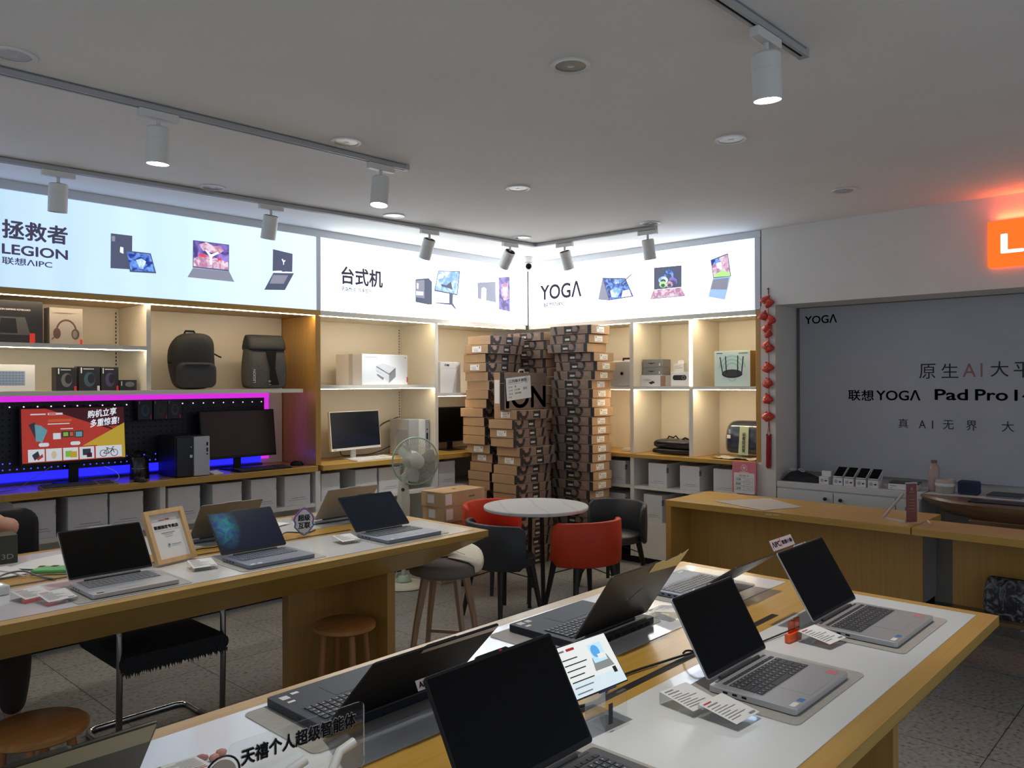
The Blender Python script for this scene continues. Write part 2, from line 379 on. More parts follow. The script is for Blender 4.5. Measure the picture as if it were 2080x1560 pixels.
cb, lb = unit('cream shelf bay holding the white printer carton', 'white base shelf of cartons behind the fan')
MB().box(3.603, 5.945, 1.0, 6.08, 5.965, 2.194).build('back_panel', CREAM, cb)
MB().box(3.603, 5.45, 2.195, 6.055, 5.97, 2.234).build('top_panel', CREAM, cb)
strip(cb, 3.606, 5.462, 2.1915, 4.818, 5.474, 2.1949); strip(cb, 4.856, 5.462, 2.1915, 5.9, 5.474, 2.1949)
MB().box(4.819, 5.45, 1.0, 4.855, 5.944, 2.194).build('divider', CREAM, cb)
MB().box(3.604, 5.455, 1.607, 4.818, 5.944, 1.637).build('shelf', CREAM, cb)
MB().box(4.856, 5.455, 1.530, 5.98, 5.944, 1.557).build('shelf', CREAM, cb)
strip(cb, 3.61, 5.464, 1.6035, 4.815, 5.476, 1.6069, LEDS); strip(cb, 4.86, 5.464, 1.5265, 5.6, 5.476, 1.5299, LEDS)
slots(4.788, 4.812, 5.945, 1.00, 1.60).build('shelf_rail', [CREAM, RAILD], cb)
slots(4.788, 4.812, 5.945, 1.64, 2.18).build('shelf_rail', [CREAM, RAILD], cb)
base(lb, 3.602, 6.04, (4.819, 4.855))
w2 = MB().box(3.603, 5.42, 0.954, 6.04, 5.965, 0.998).build('worktop', WOOD, bevel=0.002)
tag(w2, 'golden wood worktop under the white monitor, behind the fan', 'worktop')

cc, lc = unit('cream cube shelf unit holding the router box, below the right lit sign', 'white base shelf of cartons behind the left end of the long wooden desk')
MB().box(6.55, 2.958, 1.0, 6.57, 5.44, 2.194).build('back_panel', CREAM, cc)
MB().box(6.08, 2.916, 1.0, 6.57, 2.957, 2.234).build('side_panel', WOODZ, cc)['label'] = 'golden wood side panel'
MB().box(6.08, 2.958, 2.195, 6.57, 5.43, 2.234).build('top_panel', CREAM, cc)
for y0, y1 in ((2.96, 3.536), (3.577, 4.15), (4.197, 4.75)):
    strip(cc, 6.092, y0, 2.1915, 6.104, y1, 2.1949, LEDW)
    strip(cc, 6.092, y0, 1.582, 6.104, y1, 1.5849, LEDW)
for y in (4.152, 3.537):
    MB().box(6.085, y, 1.0, 6.549, y + 0.04, 2.194).build('divider', CREAM, cc)
MB().box(6.081, 3.541, 1.615, 6.0848, 3.572, 2.19).build('light_strip', emis('warm_led_bar', (1.0, 0.88, 0.66), 6.0), cc)
for y0, y1 in ((2.958, 3.536), (3.578, 4.151), (4.193, 4.9)):
    MB().box(6.085, y0, 1.585, 6.549, y1, 1.611).build('shelf', CREAM, cc)
MB().box(6.085, 2.916, 0.0, 6.57, 2.957, 0.998).build('side_panel', WHITEL, lc)
MB().box(6.55, 2.958, 0.06, 6.57, 5.40, 0.96).build('back_panel', CREAM, lc)
MB().box(6.085, 4.152, 0.06, 6.549, 4.192, 0.96).build('divider', WHITEL, lc)
for y0, y1 in ((2.958, 4.151), (4.193, 5.0)):
    MB().box(6.09, y0, 0.678, 6.549, y1, 0.706).build('shelf', WHITEL, lc)
    MB().box(6.09, y0, 0.36, 6.549, y1, 0.39).build('shelf', WHITEL, lc)
MB().box(6.09, 2.958, 0.06, 6.10, 4.151, 0.36).build('front_panel', WHITEL, lc)
MB().box(6.10, 2.958, 0.0, 6.549, 5.4, 0.059).build('plinth', BLACKM, lc)
w3 = MB().box(6.06, 2.958, 0.962, 6.57, 5.40, 0.998).build('worktop', WOODY, bevel=0.002)
tag(w3, 'golden wood worktop carrying the plastic-wrapped backpack', 'worktop')

# ================================================================ light boxes
def lb_mat(name, c0, c1, s0, s1, axis, a0, a1):
    """printed film over tubes: brightness of the lit panel differs along its length"""
    m = bpy.data.materials.new(name); m.use_nodes = True; nt = m.node_tree; b = nt.nodes['Principled BSDF']; L = nt.links.new
    b.inputs['Base Color'].default_value = (0.5, 0.5, 0.5, 1); b.inputs['Roughness'].default_value = 0.5
    tc = nt.nodes.new('ShaderNodeTexCoord'); sp = nt.nodes.new('ShaderNodeSeparateXYZ'); L(tc.outputs['Object'], sp.inputs[0])
    mr = nt.nodes.new('ShaderNodeMapRange'); mr.inputs[1].default_value = a0; mr.inputs[2].default_value = a1; L(sp.outputs[axis], mr.inputs[0])
    n = nt.nodes.new('ShaderNodeTexNoise'); n.inputs['Scale'].default_value = 2.2; n.inputs['Detail'].default_value = 1
    mp = nt.nodes.new('ShaderNodeMapping'); mp.inputs['Scale'].default_value = (1.5, 1.5, 0.12); L(tc.outputs['Object'], mp.inputs[0]); L(mp.outputs[0], n.inputs['Vector'])
    ad = nt.nodes.new('ShaderNodeMath'); ad.operation = 'MULTIPLY_ADD'; ad.inputs[1].default_value = 0.9; L(n.outputs['Fac'], ad.inputs[0])
    sb = nt.nodes.new('ShaderNodeMath'); sb.operation = 'SUBTRACT'; sb.inputs[1].default_value = 0.45; L(mr.outputs[0], sb.inputs[0]); L(sb.outputs[0], ad.inputs[2])
    mx = nt.nodes.new('ShaderNodeMixRGB'); mx.use_clamp = True; mx.inputs[1].default_value = (*c0, 1); mx.inputs[2].default_value = (*c1, 1)
    L(ad.outputs[0], mx.inputs[0]); L(mx.outputs[0], b.inputs['Emission Color'])
    ms = nt.nodes.new('ShaderNodeMapRange'); ms.inputs[3].default_value = s0; ms.inputs[4].default_value = s1; L(ad.outputs[0], ms.inputs[0]); L(ms.outputs[0], b.inputs['Emission Strength'])
    return m
SIGNT = mat('sign_violet_print', (0.05, 0.05, 0.08), 0.6, emit=(0.12, 0.11, 0.17), es=0.35)
PRT = [mat('print_dark', (0.05, 0.055, 0.08), 0.5, emit=(0.055, 0.065, 0.11), es=1.0), mat('print_grey', (0.15, 0.15, 0.18), 0.5, emit=(0.22, 0.23, 0.30), es=0.8),
       emis_noise('print_blue', (0.012, 0.03, 0.22), (0.16, 0.34, 0.85), 22, 1.0), emis_noise('print_sky', (0.20, 0.42, 0.75), (0.72, 0.86, 1.0), 14, 0.9),
       emis_noise('print_violet', (0.06, 0.045, 0.20), (0.30, 0.20, 0.66), 16, 0.9), mat('print_red', (0.5, 0.03, 0.06), 0.5, emit=(0.65, 0.06, 0.10), es=0.8),
       mat('print_white', (0.7, 0.7, 0.75), 0.5, emit=(0.75, 0.78, 0.9), es=0.9), mat('print_lime', (0.3, 0.5, 0.15), 0.5, emit=(0.35, 0.62, 0.22), es=0.9),
       emis_noise('print_pink', (0.50, 0.22, 0.36), (0.85, 0.68, 0.80), 26, 0.8), mat('print_silver', (0.5, 0.5, 0.55), 0.5, emit=(0.62, 0.63, 0.75), es=0.9),
       mat('print_steel_blue', (0.2, 0.3, 0.45), 0.5, emit=(0.28, 0.42, 0.62), es=0.9)]
LB1_PRINT = [
    ([(2.011, 2.638), (2.147, 2.639), (2.143, 2.415), (2.008, 2.410)], 0),
    ([(2.016, 2.622), (2.038, 2.622), (2.037, 2.587), (2.016, 2.588)], 1),
    ([(2.069, 2.557), (2.089, 2.554), (2.089, 2.513), (2.067, 2.521)], 6),
    ([(2.102, 2.537), (2.267, 2.536), (2.303, 2.404), (2.130, 2.397)], 0),
    ([(2.109, 2.530), (2.262, 2.528), (2.294, 2.414), (2.136, 2.406)], 2),
    ([(2.169, 2.480), (2.205, 2.495), (2.235, 2.477), (2.215, 2.423), (2.194, 2.426)], 3),
    ([(2.561, 2.664), (2.831, 2.665), (2.828, 2.471), (2.558, 2.471)], 0),
    ([(2.565, 2.659), (2.827, 2.660), (2.823, 2.479), (2.562, 2.478)], 4),
    ([(2.605, 2.639), (2.657, 2.662), (2.709, 2.641), (2.762, 2.647), (2.791, 2.617), (2.750, 2.584), (2.633, 2.598)], 8),
    ([(2.565, 2.535), (2.633, 2.576), (2.821, 2.535), (2.823, 2.481), (2.562, 2.480)], 8),
    ([(2.593, 2.566), (2.633, 2.576), (2.668, 2.558), (2.622, 2.550)], 5),
    ([(2.738, 2.554), (2.767, 2.563), (2.773, 2.547), (2.744, 2.538)], 5),
    ([(2.645, 2.605), (2.659, 2.607), (2.691, 2.577), (2.744, 2.602), (2.750, 2.592), (2.700, 2.561), (2.700, 2.505), (2.681, 2.503), (2.682, 2.561)], 6),
    ([(2.558, 2.468), (2.828, 2.470), (2.868, 2.397), (2.518, 2.399)], 1),
    ([(3.185, 2.675), (3.354, 2.659), (3.350, 2.514), (3.181, 2.509)], 0),
    ([(3.257, 2.606), (3.269, 2.611), (3.275, 2.596), (3.288, 2.604), (3.291, 2.597), (3.279, 2.585), (3.279, 2.567), (3.271, 2.566), (3.271, 2.584)], 6),
    ([(3.189, 2.510), (3.253, 2.518), (3.266, 2.508), (3.293, 2.515), (3.350, 2.518), (3.350, 2.506), (3.193, 2.498)], 6),
    ([(3.186, 2.495), (3.364, 2.509), (3.284, 2.372), (3.110, 2.360)], 0),
    ([(3.184, 2.479), (3.313, 2.488), (3.273, 2.419), (3.153, 2.411)], 1),
]
LB2_PRINT = [
    ([(4.591, 2.576), (4.746, 2.601), (4.786, 2.572), (4.785, 2.365), (4.742, 2.360), (4.590, 2.373)], 0),
    ([(4.598, 2.566), (4.696, 2.580), (4.695, 2.413), (4.597, 2.416)], 1),
    ([(4.605, 2.545), (4.626, 2.542), (4.625, 2.494), (4.604, 2.492)], 6),
    ([(4.597, 2.470), (4.681, 2.471), (4.681, 2.439), (4.597, 2.436)], 6),
    ([(4.862, 2.680), (5.137, 2.703), (5.104, 2.472), (4.811, 2.489)], 0),
    ([(4.865, 2.674), (5.125, 2.695), (5.095, 2.483), (4.823, 2.501)], 3),
    ([(4.891, 2.560), (4.965, 2.555), (5.018, 2.593), (5.040, 2.517), (4.995, 2.530), (4.905, 2.539)], 0),
    ([(4.862, 2.645), (4.936, 2.663), (4.921, 2.618), (4.854, 2.600)], 6),
    ([(4.994, 2.478), (5.043, 2.475), (5.039, 2.394), (5.085, 2.343), (5.069, 2.340), (5.021, 2.376), (4.934, 2.376), (4.824, 2.379), (4.831, 2.386), (4.994, 2.393)], 0),
    ([(5.364, 2.615), (5.614, 2.647), (5.620, 2.441), (5.368, 2.463)], 1),
    ([(5.418, 2.566), (5.451, 2.580), (5.487, 2.566), (5.474, 2.349), (5.515, 2.340), (5.465, 2.329), (5.408, 2.333)], 9),
    ([(5.659, 2.694), (5.818, 2.714), (5.823, 2.363), (5.660, 2.379)], 4),
    ([(5.703, 2.631), (5.790, 2.651), (5.807, 2.496), (5.737, 2.467), (5.685, 2.535)], 8),
    ([(5.720, 2.597), (5.772, 2.607), (5.780, 2.530), (5.728, 2.514)], 6),
    ([(5.701, 2.369), (5.788, 2.360), (5.785, 2.339), (5.814, 2.331), (5.736, 2.321), (5.693, 2.327)], 9),
]
LB3_PRINT = [
    ([(4.495, 2.641), (4.233, 2.613), (4.144, 2.435), (4.420, 2.419), (4.545, 2.436)], 0),
    ([(4.495, 2.638), (4.420, 2.421), (4.548, 2.436)], 1),
    ([(4.485, 2.628), (4.241, 2.606), (4.153, 2.442), (4.413, 2.426)], 2),
    ([(4.354, 2.605), (4.311, 2.606), (4.304, 2.571), (4.347, 2.569)], 3),
    ([(4.405, 2.509), (4.347, 2.539), (4.276, 2.510), (4.319, 2.443), (4.391, 2.448)], 3),
    ([(4.262, 2.497), (4.192, 2.503), (4.164, 2.442), (4.277, 2.437)], 6),
    ([(4.290, 2.564), (4.166, 2.645), (4.158, 2.639), (4.279, 2.554)], 0),
    ([(3.926, 2.676), (3.642, 2.669), (3.644, 2.479), (3.925, 2.478)], 0),
    ([(3.721, 2.585), (3.727, 2.559), (3.745, 2.542), (3.770, 2.537), (3.794, 2.546), (3.812, 2.567), (3.819, 2.595), (3.812, 2.621), (3.794, 2.639), (3.769, 2.644), (3.745, 2.634), (3.727, 2.613)], 2),
    ([(3.743, 2.579), (3.746, 2.564), (3.756, 2.554), (3.770, 2.552), (3.783, 2.557), (3.793, 2.569), (3.796, 2.584), (3.793, 2.598), (3.783, 2.608), (3.769, 2.611), (3.756, 2.605), (3.746, 2.594)], 0),
    ([(3.779, 2.552), (3.785, 2.536), (3.803, 2.525), (3.828, 2.523), (3.853, 2.530), (3.871, 2.543), (3.878, 2.561), (3.871, 2.577), (3.852, 2.588), (3.828, 2.590), (3.803, 2.583), (3.785, 2.569)], 3),
    ([(3.801, 2.545), (3.804, 2.536), (3.814, 2.530), (3.828, 2.529), (3.842, 2.533), (3.852, 2.540), (3.855, 2.550), (3.851, 2.559), (3.841, 2.565), (3.828, 2.566), (3.814, 2.562), (3.804, 2.555)], 0),
    ([(3.685, 2.527), (3.692, 2.505), (3.708, 2.491), (3.731, 2.487), (3.754, 2.494), (3.771, 2.512), (3.777, 2.535), (3.771, 2.557), (3.754, 2.572), (3.731, 2.575), (3.708, 2.567), (3.691, 2.550)], 4),
    ([(3.706, 2.520), (3.709, 2.508), (3.719, 2.500), (3.731, 2.498), (3.744, 2.502), (3.753, 2.512), (3.757, 2.524), (3.753, 2.536), (3.744, 2.544), (3.731, 2.546), (3.719, 2.542), (3.709, 2.532)], 0),
    ([(3.728, 2.508), (3.732, 2.494), (3.746, 2.485), (3.764, 2.483), (3.782, 2.488), (3.795, 2.500), (3.799, 2.515), (3.795, 2.529), (3.781, 2.538), (3.763, 2.541), (3.745, 2.535), (3.732, 2.523)], 8),
    ([(3.744, 2.501), (3.746, 2.493), (3.754, 2.488), (3.763, 2.487), (3.773, 2.490), (3.781, 2.496), (3.783, 2.504), (3.781, 2.512), (3.773, 2.517), (3.763, 2.519), (3.753, 2.516), (3.746, 2.509)], 0),
    ([(3.789, 2.514), (3.794, 2.500), (3.809, 2.490), (3.828, 2.488), (3.848, 2.494), (3.862, 2.506), (3.867, 2.521), (3.862, 2.535), (3.847, 2.544), (3.828, 2.546), (3.808, 2.541), (3.794, 2.529)], 7),
    ([(3.807, 2.506), (3.810, 2.499), (3.817, 2.493), (3.828, 2.492), (3.839, 2.495), (3.847, 2.502), (3.850, 2.510), (3.847, 2.518), (3.839, 2.523), (3.828, 2.524), (3.817, 2.521), (3.809, 2.515)], 0),
    ([(3.925, 2.475), (3.644, 2.476), (3.603, 2.401), (3.963, 2.398)], 8),
    ([(3.963, 2.402), (3.603, 2.403), (3.603, 2.396), (3.963, 2.395)], 1),
    ([(3.362, 2.685), (3.201, 2.724), (3.173, 2.528), (3.338, 2.528)], 0),
    ([(3.357, 2.677), (3.205, 2.714), (3.181, 2.534), (3.332, 2.536)], 8),
    ([(3.308, 2.653), (3.261, 2.658), (3.256, 2.594), (3.302, 2.610)], 6),
    ([(3.320, 2.558), (3.250, 2.588), (3.181, 2.555), (3.181, 2.532), (3.326, 2.535)], 7),
    ([(3.357, 2.677), (3.284, 2.695), (3.273, 2.660), (3.349, 2.636)], 2),
    ([(3.338, 2.528), (3.175, 2.527), (3.228, 2.338), (3.384, 2.374)], 10),
    ([(3.336, 2.517), (3.193, 2.519), (3.210, 2.421), (3.362, 2.436)], 1),
]

def printed(L, plane, parent, cuts):
    for a, b, nm in cuts: decal(nm, L[a:b], plane, PRT, parent)
l1 = thing('lightbox_sign', 'bluish lit shop sign with tablets and laptops, leftmost of the three', 'sign', group='backlit signs above the shelving')
MB().box(0.3, 5.466, 2.237, 3.600, 5.92, 2.820).build('housing', FRAMEM, l1)
MB().box(3.567, 5.448, 2.237, 3.606, 5.466, 2.820).build('frame', FRAMEM, l1)
MB().box(0.3, 5.452, 2.238, 3.566, 5.465, 2.819).build('lit_panel', lb_mat('lit_film_blue', (0.40, 0.59, 1.0), (0.56, 0.75, 1.0), 0.79, 0.96, 0, 1.2, 3.6), l1)
text('lettering', '拯救者', SIGNT, l1, (1.392, 5.4505, 2.528), RA, 0.361, 0.115, bold=0.026)
text('lettering', 'LEGION', SIGNT, l1, (1.392, 5.4505, 2.434), RA, 0.361, 0.062, bold=0.024)
text('lettering', '联想ΛIPC', SIGNT, l1, (1.392, 5.4505, 2.372), RA, 0.272, 0.045, bold=0.014)
printed(LB1_PRINT, planeA(5.452), l1, ((0, 6, 'printed_tablet'), (6, 14, 'printed_laptop'), (14, 19, 'printed_laptop')))
l2 = thing('lightbox_sign', 'white lit shop sign with a desktop tower and monitors, middle of the three', 'sign', group='backlit signs above the shelving')
MB().box(3.600, 5.466, 2.237, 6.04, 5.92, 2.820).build('housing', FRAMEM, l2)
MB().box(6.035, 5.446, 2.237, 6.079, 5.466, 2.820).build('frame', FRAMEM, l2)
MB().box(3.607, 5.452, 2.238, 6.034, 5.465, 2.819).build('lit_panel', lb_mat('lit_film_white', (0.76, 0.88, 1.0), (0.84, 0.93, 1.0), 2.4, 3.3, 0, 3.4, 4.2), l2)
text('lettering', '台式机', SIGNT, l2, (3.802, 5.4505, 2.465), RA, 0.425, 0.150, bold=0.028)
text('lettering', '高端性能 效率提升', SIGNT, l2, (3.802, 5.4505, 2.408), RA, 0.317, 0.040, bold=0.018)
printed(LB2_PRINT, planeA(5.452), l2, ((0, 4, 'printed_tower'), (4, 9, 'printed_monitor'), (9, 11, 'printed_monitor'), (11, 15, 'printed_monitor')))
l3 = thing('lightbox_sign', 'white lit shop sign with three open laptops, right of the corner', 'sign', group='backlit signs above the shelving')
MB().box(6.096, 2.917, 2.237, 6.5, 5.40, 2.820).build('housing', FRAMEM, l3)
MB().box(6.078, 2.917, 2.237, 6.096, 2.962, 2.820).build('frame', FRAMEM, l3)
MB().box(6.082, 2.963, 2.238, 6.095, 5.432, 2.819).build('lit_panel', lb_mat('lit_film_right', (0.46, 0.66, 1.0), (0.84, 0.93, 1.0), 1.3, 3.3, 1, 2.9, 3.7), l3)
text('lettering', 'YOGΛ', SIGNT, l3, (6.0805, 5.272, 2.482), RB, 0.525, 0.158, bold=0.022)
text('lettering', '联想ΛIPC', SIGNT, l3, (6.0805, 5.230, 2.408), RB, 0.280, 0.048, bold=0.016)
printed(LB3_PRINT, planeB(6.082), l3, ((0, 7, 'printed_laptop'), (7, 20, 'printed_laptop'), (20, 27, 'printed_laptop')))

# ================================================================ ceiling fittings
def downlight_proto():
    t = thing('downlight', 'x', 'ceiling light')
    MB().lathe([(0.060, -0.001), (0.060, -0.006), (0.078, -0.007), (0.079, -0.001)], 32).build('trim_ring', WPAINT, t, smooth=40)
    MB().lathe([(0.059, -0.004), (0.045, -0.0025), (0.028, -0.0015), (0.0, -0.0015)], 32).build('reflector', mat('downlight_reflector', (0.42, 0.41, 0.38), 0.25, metal=0.5), t, smooth=60)
    MB().lathe([(0.012, -0.0045), (0.016, -0.004), (0.016, -0.002)], 16).build('bulb', mat('frosted_bulb', (0.5, 0.48, 0.44), 0.3), t, smooth=60)
    return t
dl = downlight_proto()
DLP = [(0.90, 3.37, 'unlit recessed ceiling light at the upper left picture edge'), (2.41, 1.93, 'largest unlit recessed ceiling light above the middle of the room'),
       (2.385, 3.37, 'unlit recessed ceiling light just above the long middle track'), (3.70, 1.93, 'unlit recessed ceiling light left of the bright spot on the short track'),
       (3.70, 3.39, 'unlit recessed ceiling light past the free end of the middle track'), (2.36, 4.75, 'unlit recessed ceiling light above the bluish lit sign'),
       (5.20, 1.92, 'dim recessed ceiling light near the red glow on the ceiling'), (3.67, 4.60, 'unlit recessed ceiling light above the desktop sign'),
       (5.22, 3.40, 'unlit recessed ceiling light near the lit sign of the right wall'), (4.98, 4.52, 'unlit recessed ceiling light close to the track corner')]
for i, (x, y, lab) in enumerate(DLP):
    o = dl if i == 0 else dup(dl)
    o.location = (x, y, 2.88); o['label'] = lab; o['group'] = 'recessed ceiling lights'

TRK = mat('track_paint', (0.42, 0.42, 0.42), 0.45)
def track(lab, segs):
    t = thing('lighting_track', lab, 'ceiling track', group='ceiling lighting tracks')
    for a, b in segs:
        a = Vector((a[0], a[1], 0)); b = Vector((b[0], b[1], 0)); d = b - a; ang = math.atan2(d.y, d.x)
        M = Matrix.Translation((a.x, a.y, 2.88)) @ Matrix.Rotation(ang, 4, 'Z'); L = d.length
        MB().box(0, -0.018, -0.030, L, -0.006, -0.001, 0, M).box(0, 0.006, -0.030, L, 0.018, -0.001, 0, M).box(0, -0.018, -0.008, L, 0.018, -0.001, 0, M).build('rail', TRK, t)
        MB().box(0.01, -0.0058, -0.026, L - 0.01, 0.0058, -0.009, 0, M).build('conductor_slot', BLACKM, t)
        MB().box(L - 0.02, -0.019, -0.031, L + 0.004, 0.019, -0.001, 0, M).build('end_cap', TRK, t)
track('long middle ceiling track carrying two lit spots', [((0.4, 3.545), (2.88, 3.49))])
track('ceiling track running along both lit signs and around the corner', [((0.5, 4.98), (5.285, 4.64)), ((5.285, 4.64), (5.33, 3.42))])
track('short ceiling track carrying the brightest spot', [((0.6, 1.27), (2.90, 1.215))])

def spotlight(lab, x, y, ang, tilt, az, lit, energy=0, size=52, blend=0.5, col=(1, 0.95, 0.86), dim=False):
    """track spot: adapter on the rail, stem, cylinder head tilted by tilt towards azimuth az"""
    t = thing('track_spotlight', lab, 'spotlight', (x, y, 2.849), group='spotlights on the ceiling tracks')
    Ma = Matrix.Rotation(ang, 4, 'Z')
    MB().box(-0.085, -0.017, -0.034, 0.085, 0.017, 0.0, 0, Ma).build('adapter', WPAINT, t, bevel=0.003)
    MB().cyl((0, 0, -0.034), (0, 0, -0.070), 0.009, n=12).build('stem', WPAINT, t, smooth=40)
    Mh = Matrix.Translation((0, 0, -0.076)) @ Matrix.Rotation(az, 4, 'Z') @ Matrix.Rotation(tilt, 4, 'Y')
    MB().lathe([(0.0, 0.006), (0.044, 0.006), (0.0495, 0.0), (0.0495, -0.045), (0.0485, -0.046), (0.0485, -0.048), (0.0495, -0.049), (0.0495, -0.152), (0.046, -0.152), (0.044, -0.138)], 32, 0, Mh).build('head', WPAINT, t, smooth=30)
    MB().lathe([(0.0, 0.0075), (0.040, 0.0075), (0.042, 0.0065)], 24, 0, Mh).build('top_cap', BLACKM, t, smooth=30)
    MB().lathe([(0.0, -0.139), (0.0438, -0.139)], 24, 0, Mh).build('lens', LAMPON if lit else LAMPDIM, t)
    if energy:
        l = bpy.data.lights.new('spot_beam', 'SPOT'); l.energy = energy; l.spot_size = R_(size); l.spot_blend = blend; l.color = col; l.shadow_soft_size = 0.035
        o = bpy.data.objects.new('spot_beam', l); COL.objects.link(o); o.parent = t
        o.matrix_local = Mh @ Matrix.Translation((0, 0, -0.156))
    return t
A1 = R_(-1.6)
spotlight('lit white track spot hanging over the laptops of the left table', 1.50, 3.52, A1, R_(4), R_(-90), True, 22, 80, 0.7)
spotlight('lit white track spot at the end of the middle track', 2.70, 3.494, A1, R_(8), R_(20), True, 22, 80, 0.7)
spotlight('brightest white track spot hanging over the right display table', 2.60, 1.222, A1, R_(6), R_(190), True, 46, 68, 1.0)
spotlight('white track spot cut off by the upper picture edge', 1.475, 1.246, A1, R_(4), R_(0), True, 42, 72, 1.0)
A2 = R_(-4)
spotlight('white track spot in front of the big characters on the bluish sign', 1.53, 4.905, A2, R_(6), R_(-90), False, 0, 60, 0.8)
spotlight('white track spot in front of the printed laptop with a Y on its lid', 2.80, 4.815, A2, R_(16), R_(-90), False, 0, 60, 0.8)
spotlight('white track spot in front of the printed desktop monitor', 4.12, 4.72, A2, R_(27), R_(-95), True, 44, 48, 0.7, (0.9, 0.95, 1.0))
spotlight('white track spot nearest the corner camera, lens aglow', 4.98, 4.66, A2, R_(40), R_(-100), True, 18, 50, 0.6, (0.9, 0.95, 1.0))
spotlight('white track spot in front of the dark four-letter word on the right lit sign', 5.315, 4.33, R_(-88), R_(24), R_(180), False, 0, 50, 0.7)
spotlight('white track spot at the free track end before the right lit sign', 5.335, 3.50, R_(-88), R_(14), R_(180), False, 0, 50, 0.7)

cm = thing('security_camera', 'small white dome security camera in the corner above the signs', 'camera', (5.80, 5.18, 2.88))
MB().lathe([(0.0, -0.001), (0.055, -0.001), (0.058, -0.03), (0.056, -0.055), (0.0, -0.056)], 28).build('mount', WPAINT, cm, smooth=40)
MB().lathe([(0.0, -0.045), (0.02, -0.047), (0.04, -0.06), (0.052, -0.085), (0.048, -0.115), (0.03, -0.135), (0.0, -0.142)], 28).build('housing', WPAINT, cm, smooth=60)
Mc = Matrix.Translation((0, 0, -0.092)) @ Matrix.Rotation(R_(43 + 180), 4, 'Z') @ Matrix.Rotation(R_(97), 4, 'Y')
MB().lathe([(0.030, 0.036), (0.028, 0.046), (0.016, 0.053), (0.0, 0.056)], 24, 0, Mc).build('lens_dome', SCREEN, cm, smooth=60)

# ================================================================ goods on the left shelving
def carton(name, label, cat, x, y, z, w, d, h, m, rz=0.0, group=None, bev=0.002):
    z += 0.0008
    """closed card box, origin at the bottom middle; front faces -Y before turning"""
    t = thing(name, label, cat, (x, y, z), rz, group)
    MB().box(-w / 2, -d / 2, 0, w / 2, d / 2, h).build('carton', m, t, bevel=bev)
    return t
def fronts(t, d):
    y = -d / 2 - 0.0004
    return lambda a, b, dd: (a, y - dd, b)
SEAM = mat('box_seam_tape', (0.55, 0.55, 0.54), 0.5)
# --- black boxed keyboard and headphone box
k = carton('gaming_keyboard_box', 'large black product box with grey keyboard picture on the top shelf', 'box', 1.40, 5.63, 1.907, 0.48, 0.16, 0.262, BBOX)
GREYP = mat('grey_print', (0.16, 0.16, 0.17), 0.5); WHITEP = mat('white_print', (0.7, 0.7, 0.7), 0.5); SKYP = mat('pale_blue_print', (0.30, 0.38, 0.52), 0.5)
decal('keyboard_picture', [([(-0.02, 0.16), (0.14, 0.16), (0.17, 0.05), (-0.02, 0.05)], 0), ([(0.01, 0.15), (0.09, 0.15), (0.10, 0.06), (0.0, 0.06)], 1)], fronts(k, 0.16), [mat('dim_grey_print', (0.07, 0.07, 0.075), 0.5), BBOX], k)
text('lettering', 'LEGION GAMING KEYBOARD', WHITEP, k, (-0.02, -0.0812, 0.20), RA, 0.19, 0.010)
decal('brand_flag', [(rect(0.165, 0.0, 0.195, 0.062), 0)], fronts(k, 0.16), [REDS], k)
k = carton('headphone_box', 'pale grey box with a headphone picture beside the large black box', 'box', 1.782, 5.63, 1.907, 0.195, 0.11, 0.235, mat('grey_gift_box', (0.33, 0.30, 0.28), 0.6))
p = fronts(k, 0.11)
decal('headphone_picture', [(arcband(0.0, 0.085, 0.052, 0.062, 0.1, PI - 0.1, sy=1.25), 0), (ellipse(-0.055, 0.07, 0.022, 0.035), 0), (ellipse(0.053, 0.068, 0.024, 0.035), 0), (ellipse(0.05, 0.068, 0.014, 0.024), 1), (band([(-0.07, 0.05), (-0.085, 0.03)], 0.006), 0), (rect(0.08, 0.0, 0.095, 0.035), 2), (rect(-0.07, 0.20, 0.04, 0.206), 3)], p,
      [mat('headphone_print', (0.09, 0.05, 0.04), 0.5), GREYP, REDS, INKG], k)
k = carton('keyboard_box', 'white box with a pale blue keyboard picture on the middle shelf', 'box', 1.445, 5.60, 1.61, 0.31, 0.06, 0.165, WBOX)
lay = [(rect(-0.15, 0.035, 0.10, 0.125), 0)]
for r in range(5):
    for c in range(14): lay.append((rect(-0.145 + c * 0.0172, 0.04 + r * 0.017, -0.131 + c * 0.0172, 0.052 + r * 0.017), 1))
lay.append((rect(0.135, 0.004, 0.148, 0.045), 2))
decal('keyboard_picture', lay, fronts(k, 0.06), [SKYP, mat('blue_grey_print', (0.16, 0.22, 0.36), 0.5), WHITEP], k, step=0.00002)
for i, (x, w, h, lab, pc) in enumerate(((1.776, 0.120, 0.150, 'black mouse box standing alone, leftmost of the small black boxes', (0.13, 0.13, 0.14)),
                          (1.913, 0.128, 0.158, 'black box with a teal mouse picture, middle of the black boxes', (0.04, 0.09, 0.12)),
                          (2.040, 0.110, 0.156, 'black box with a violet mouse picture, right of the teal one', (0.07, 0.05, 0.13)))):
    k = carton('mouse_box', lab, 'box', x, 5.60, 1.61, w, 0.09, h, BBOX, group='small black boxes on the middle shelf')
    decal('mouse_picture', [(ellipse(0.0, h * 0.46, w * 0.27, h * 0.30), 0), (ellipse(0.01, h * 0.50, w * 0.17, h * 0.20), 1), (rect(-w * 0.42, h * 0.72, -w * 0.36, h * 0.95), 2), (rect(-w * 0.30, h * 0.88, w * 0.2, h * 0.91), 2), (rect(w * 0.36, 0.0, w * 0.48, h * 0.2), 3)],
          fronts(k, 0.09), [mat('mouse_print_%s' % 'abc'[i], pc, 0.5), BBOX, WHITEP, REDS if i != 1 else WHITEP], k)
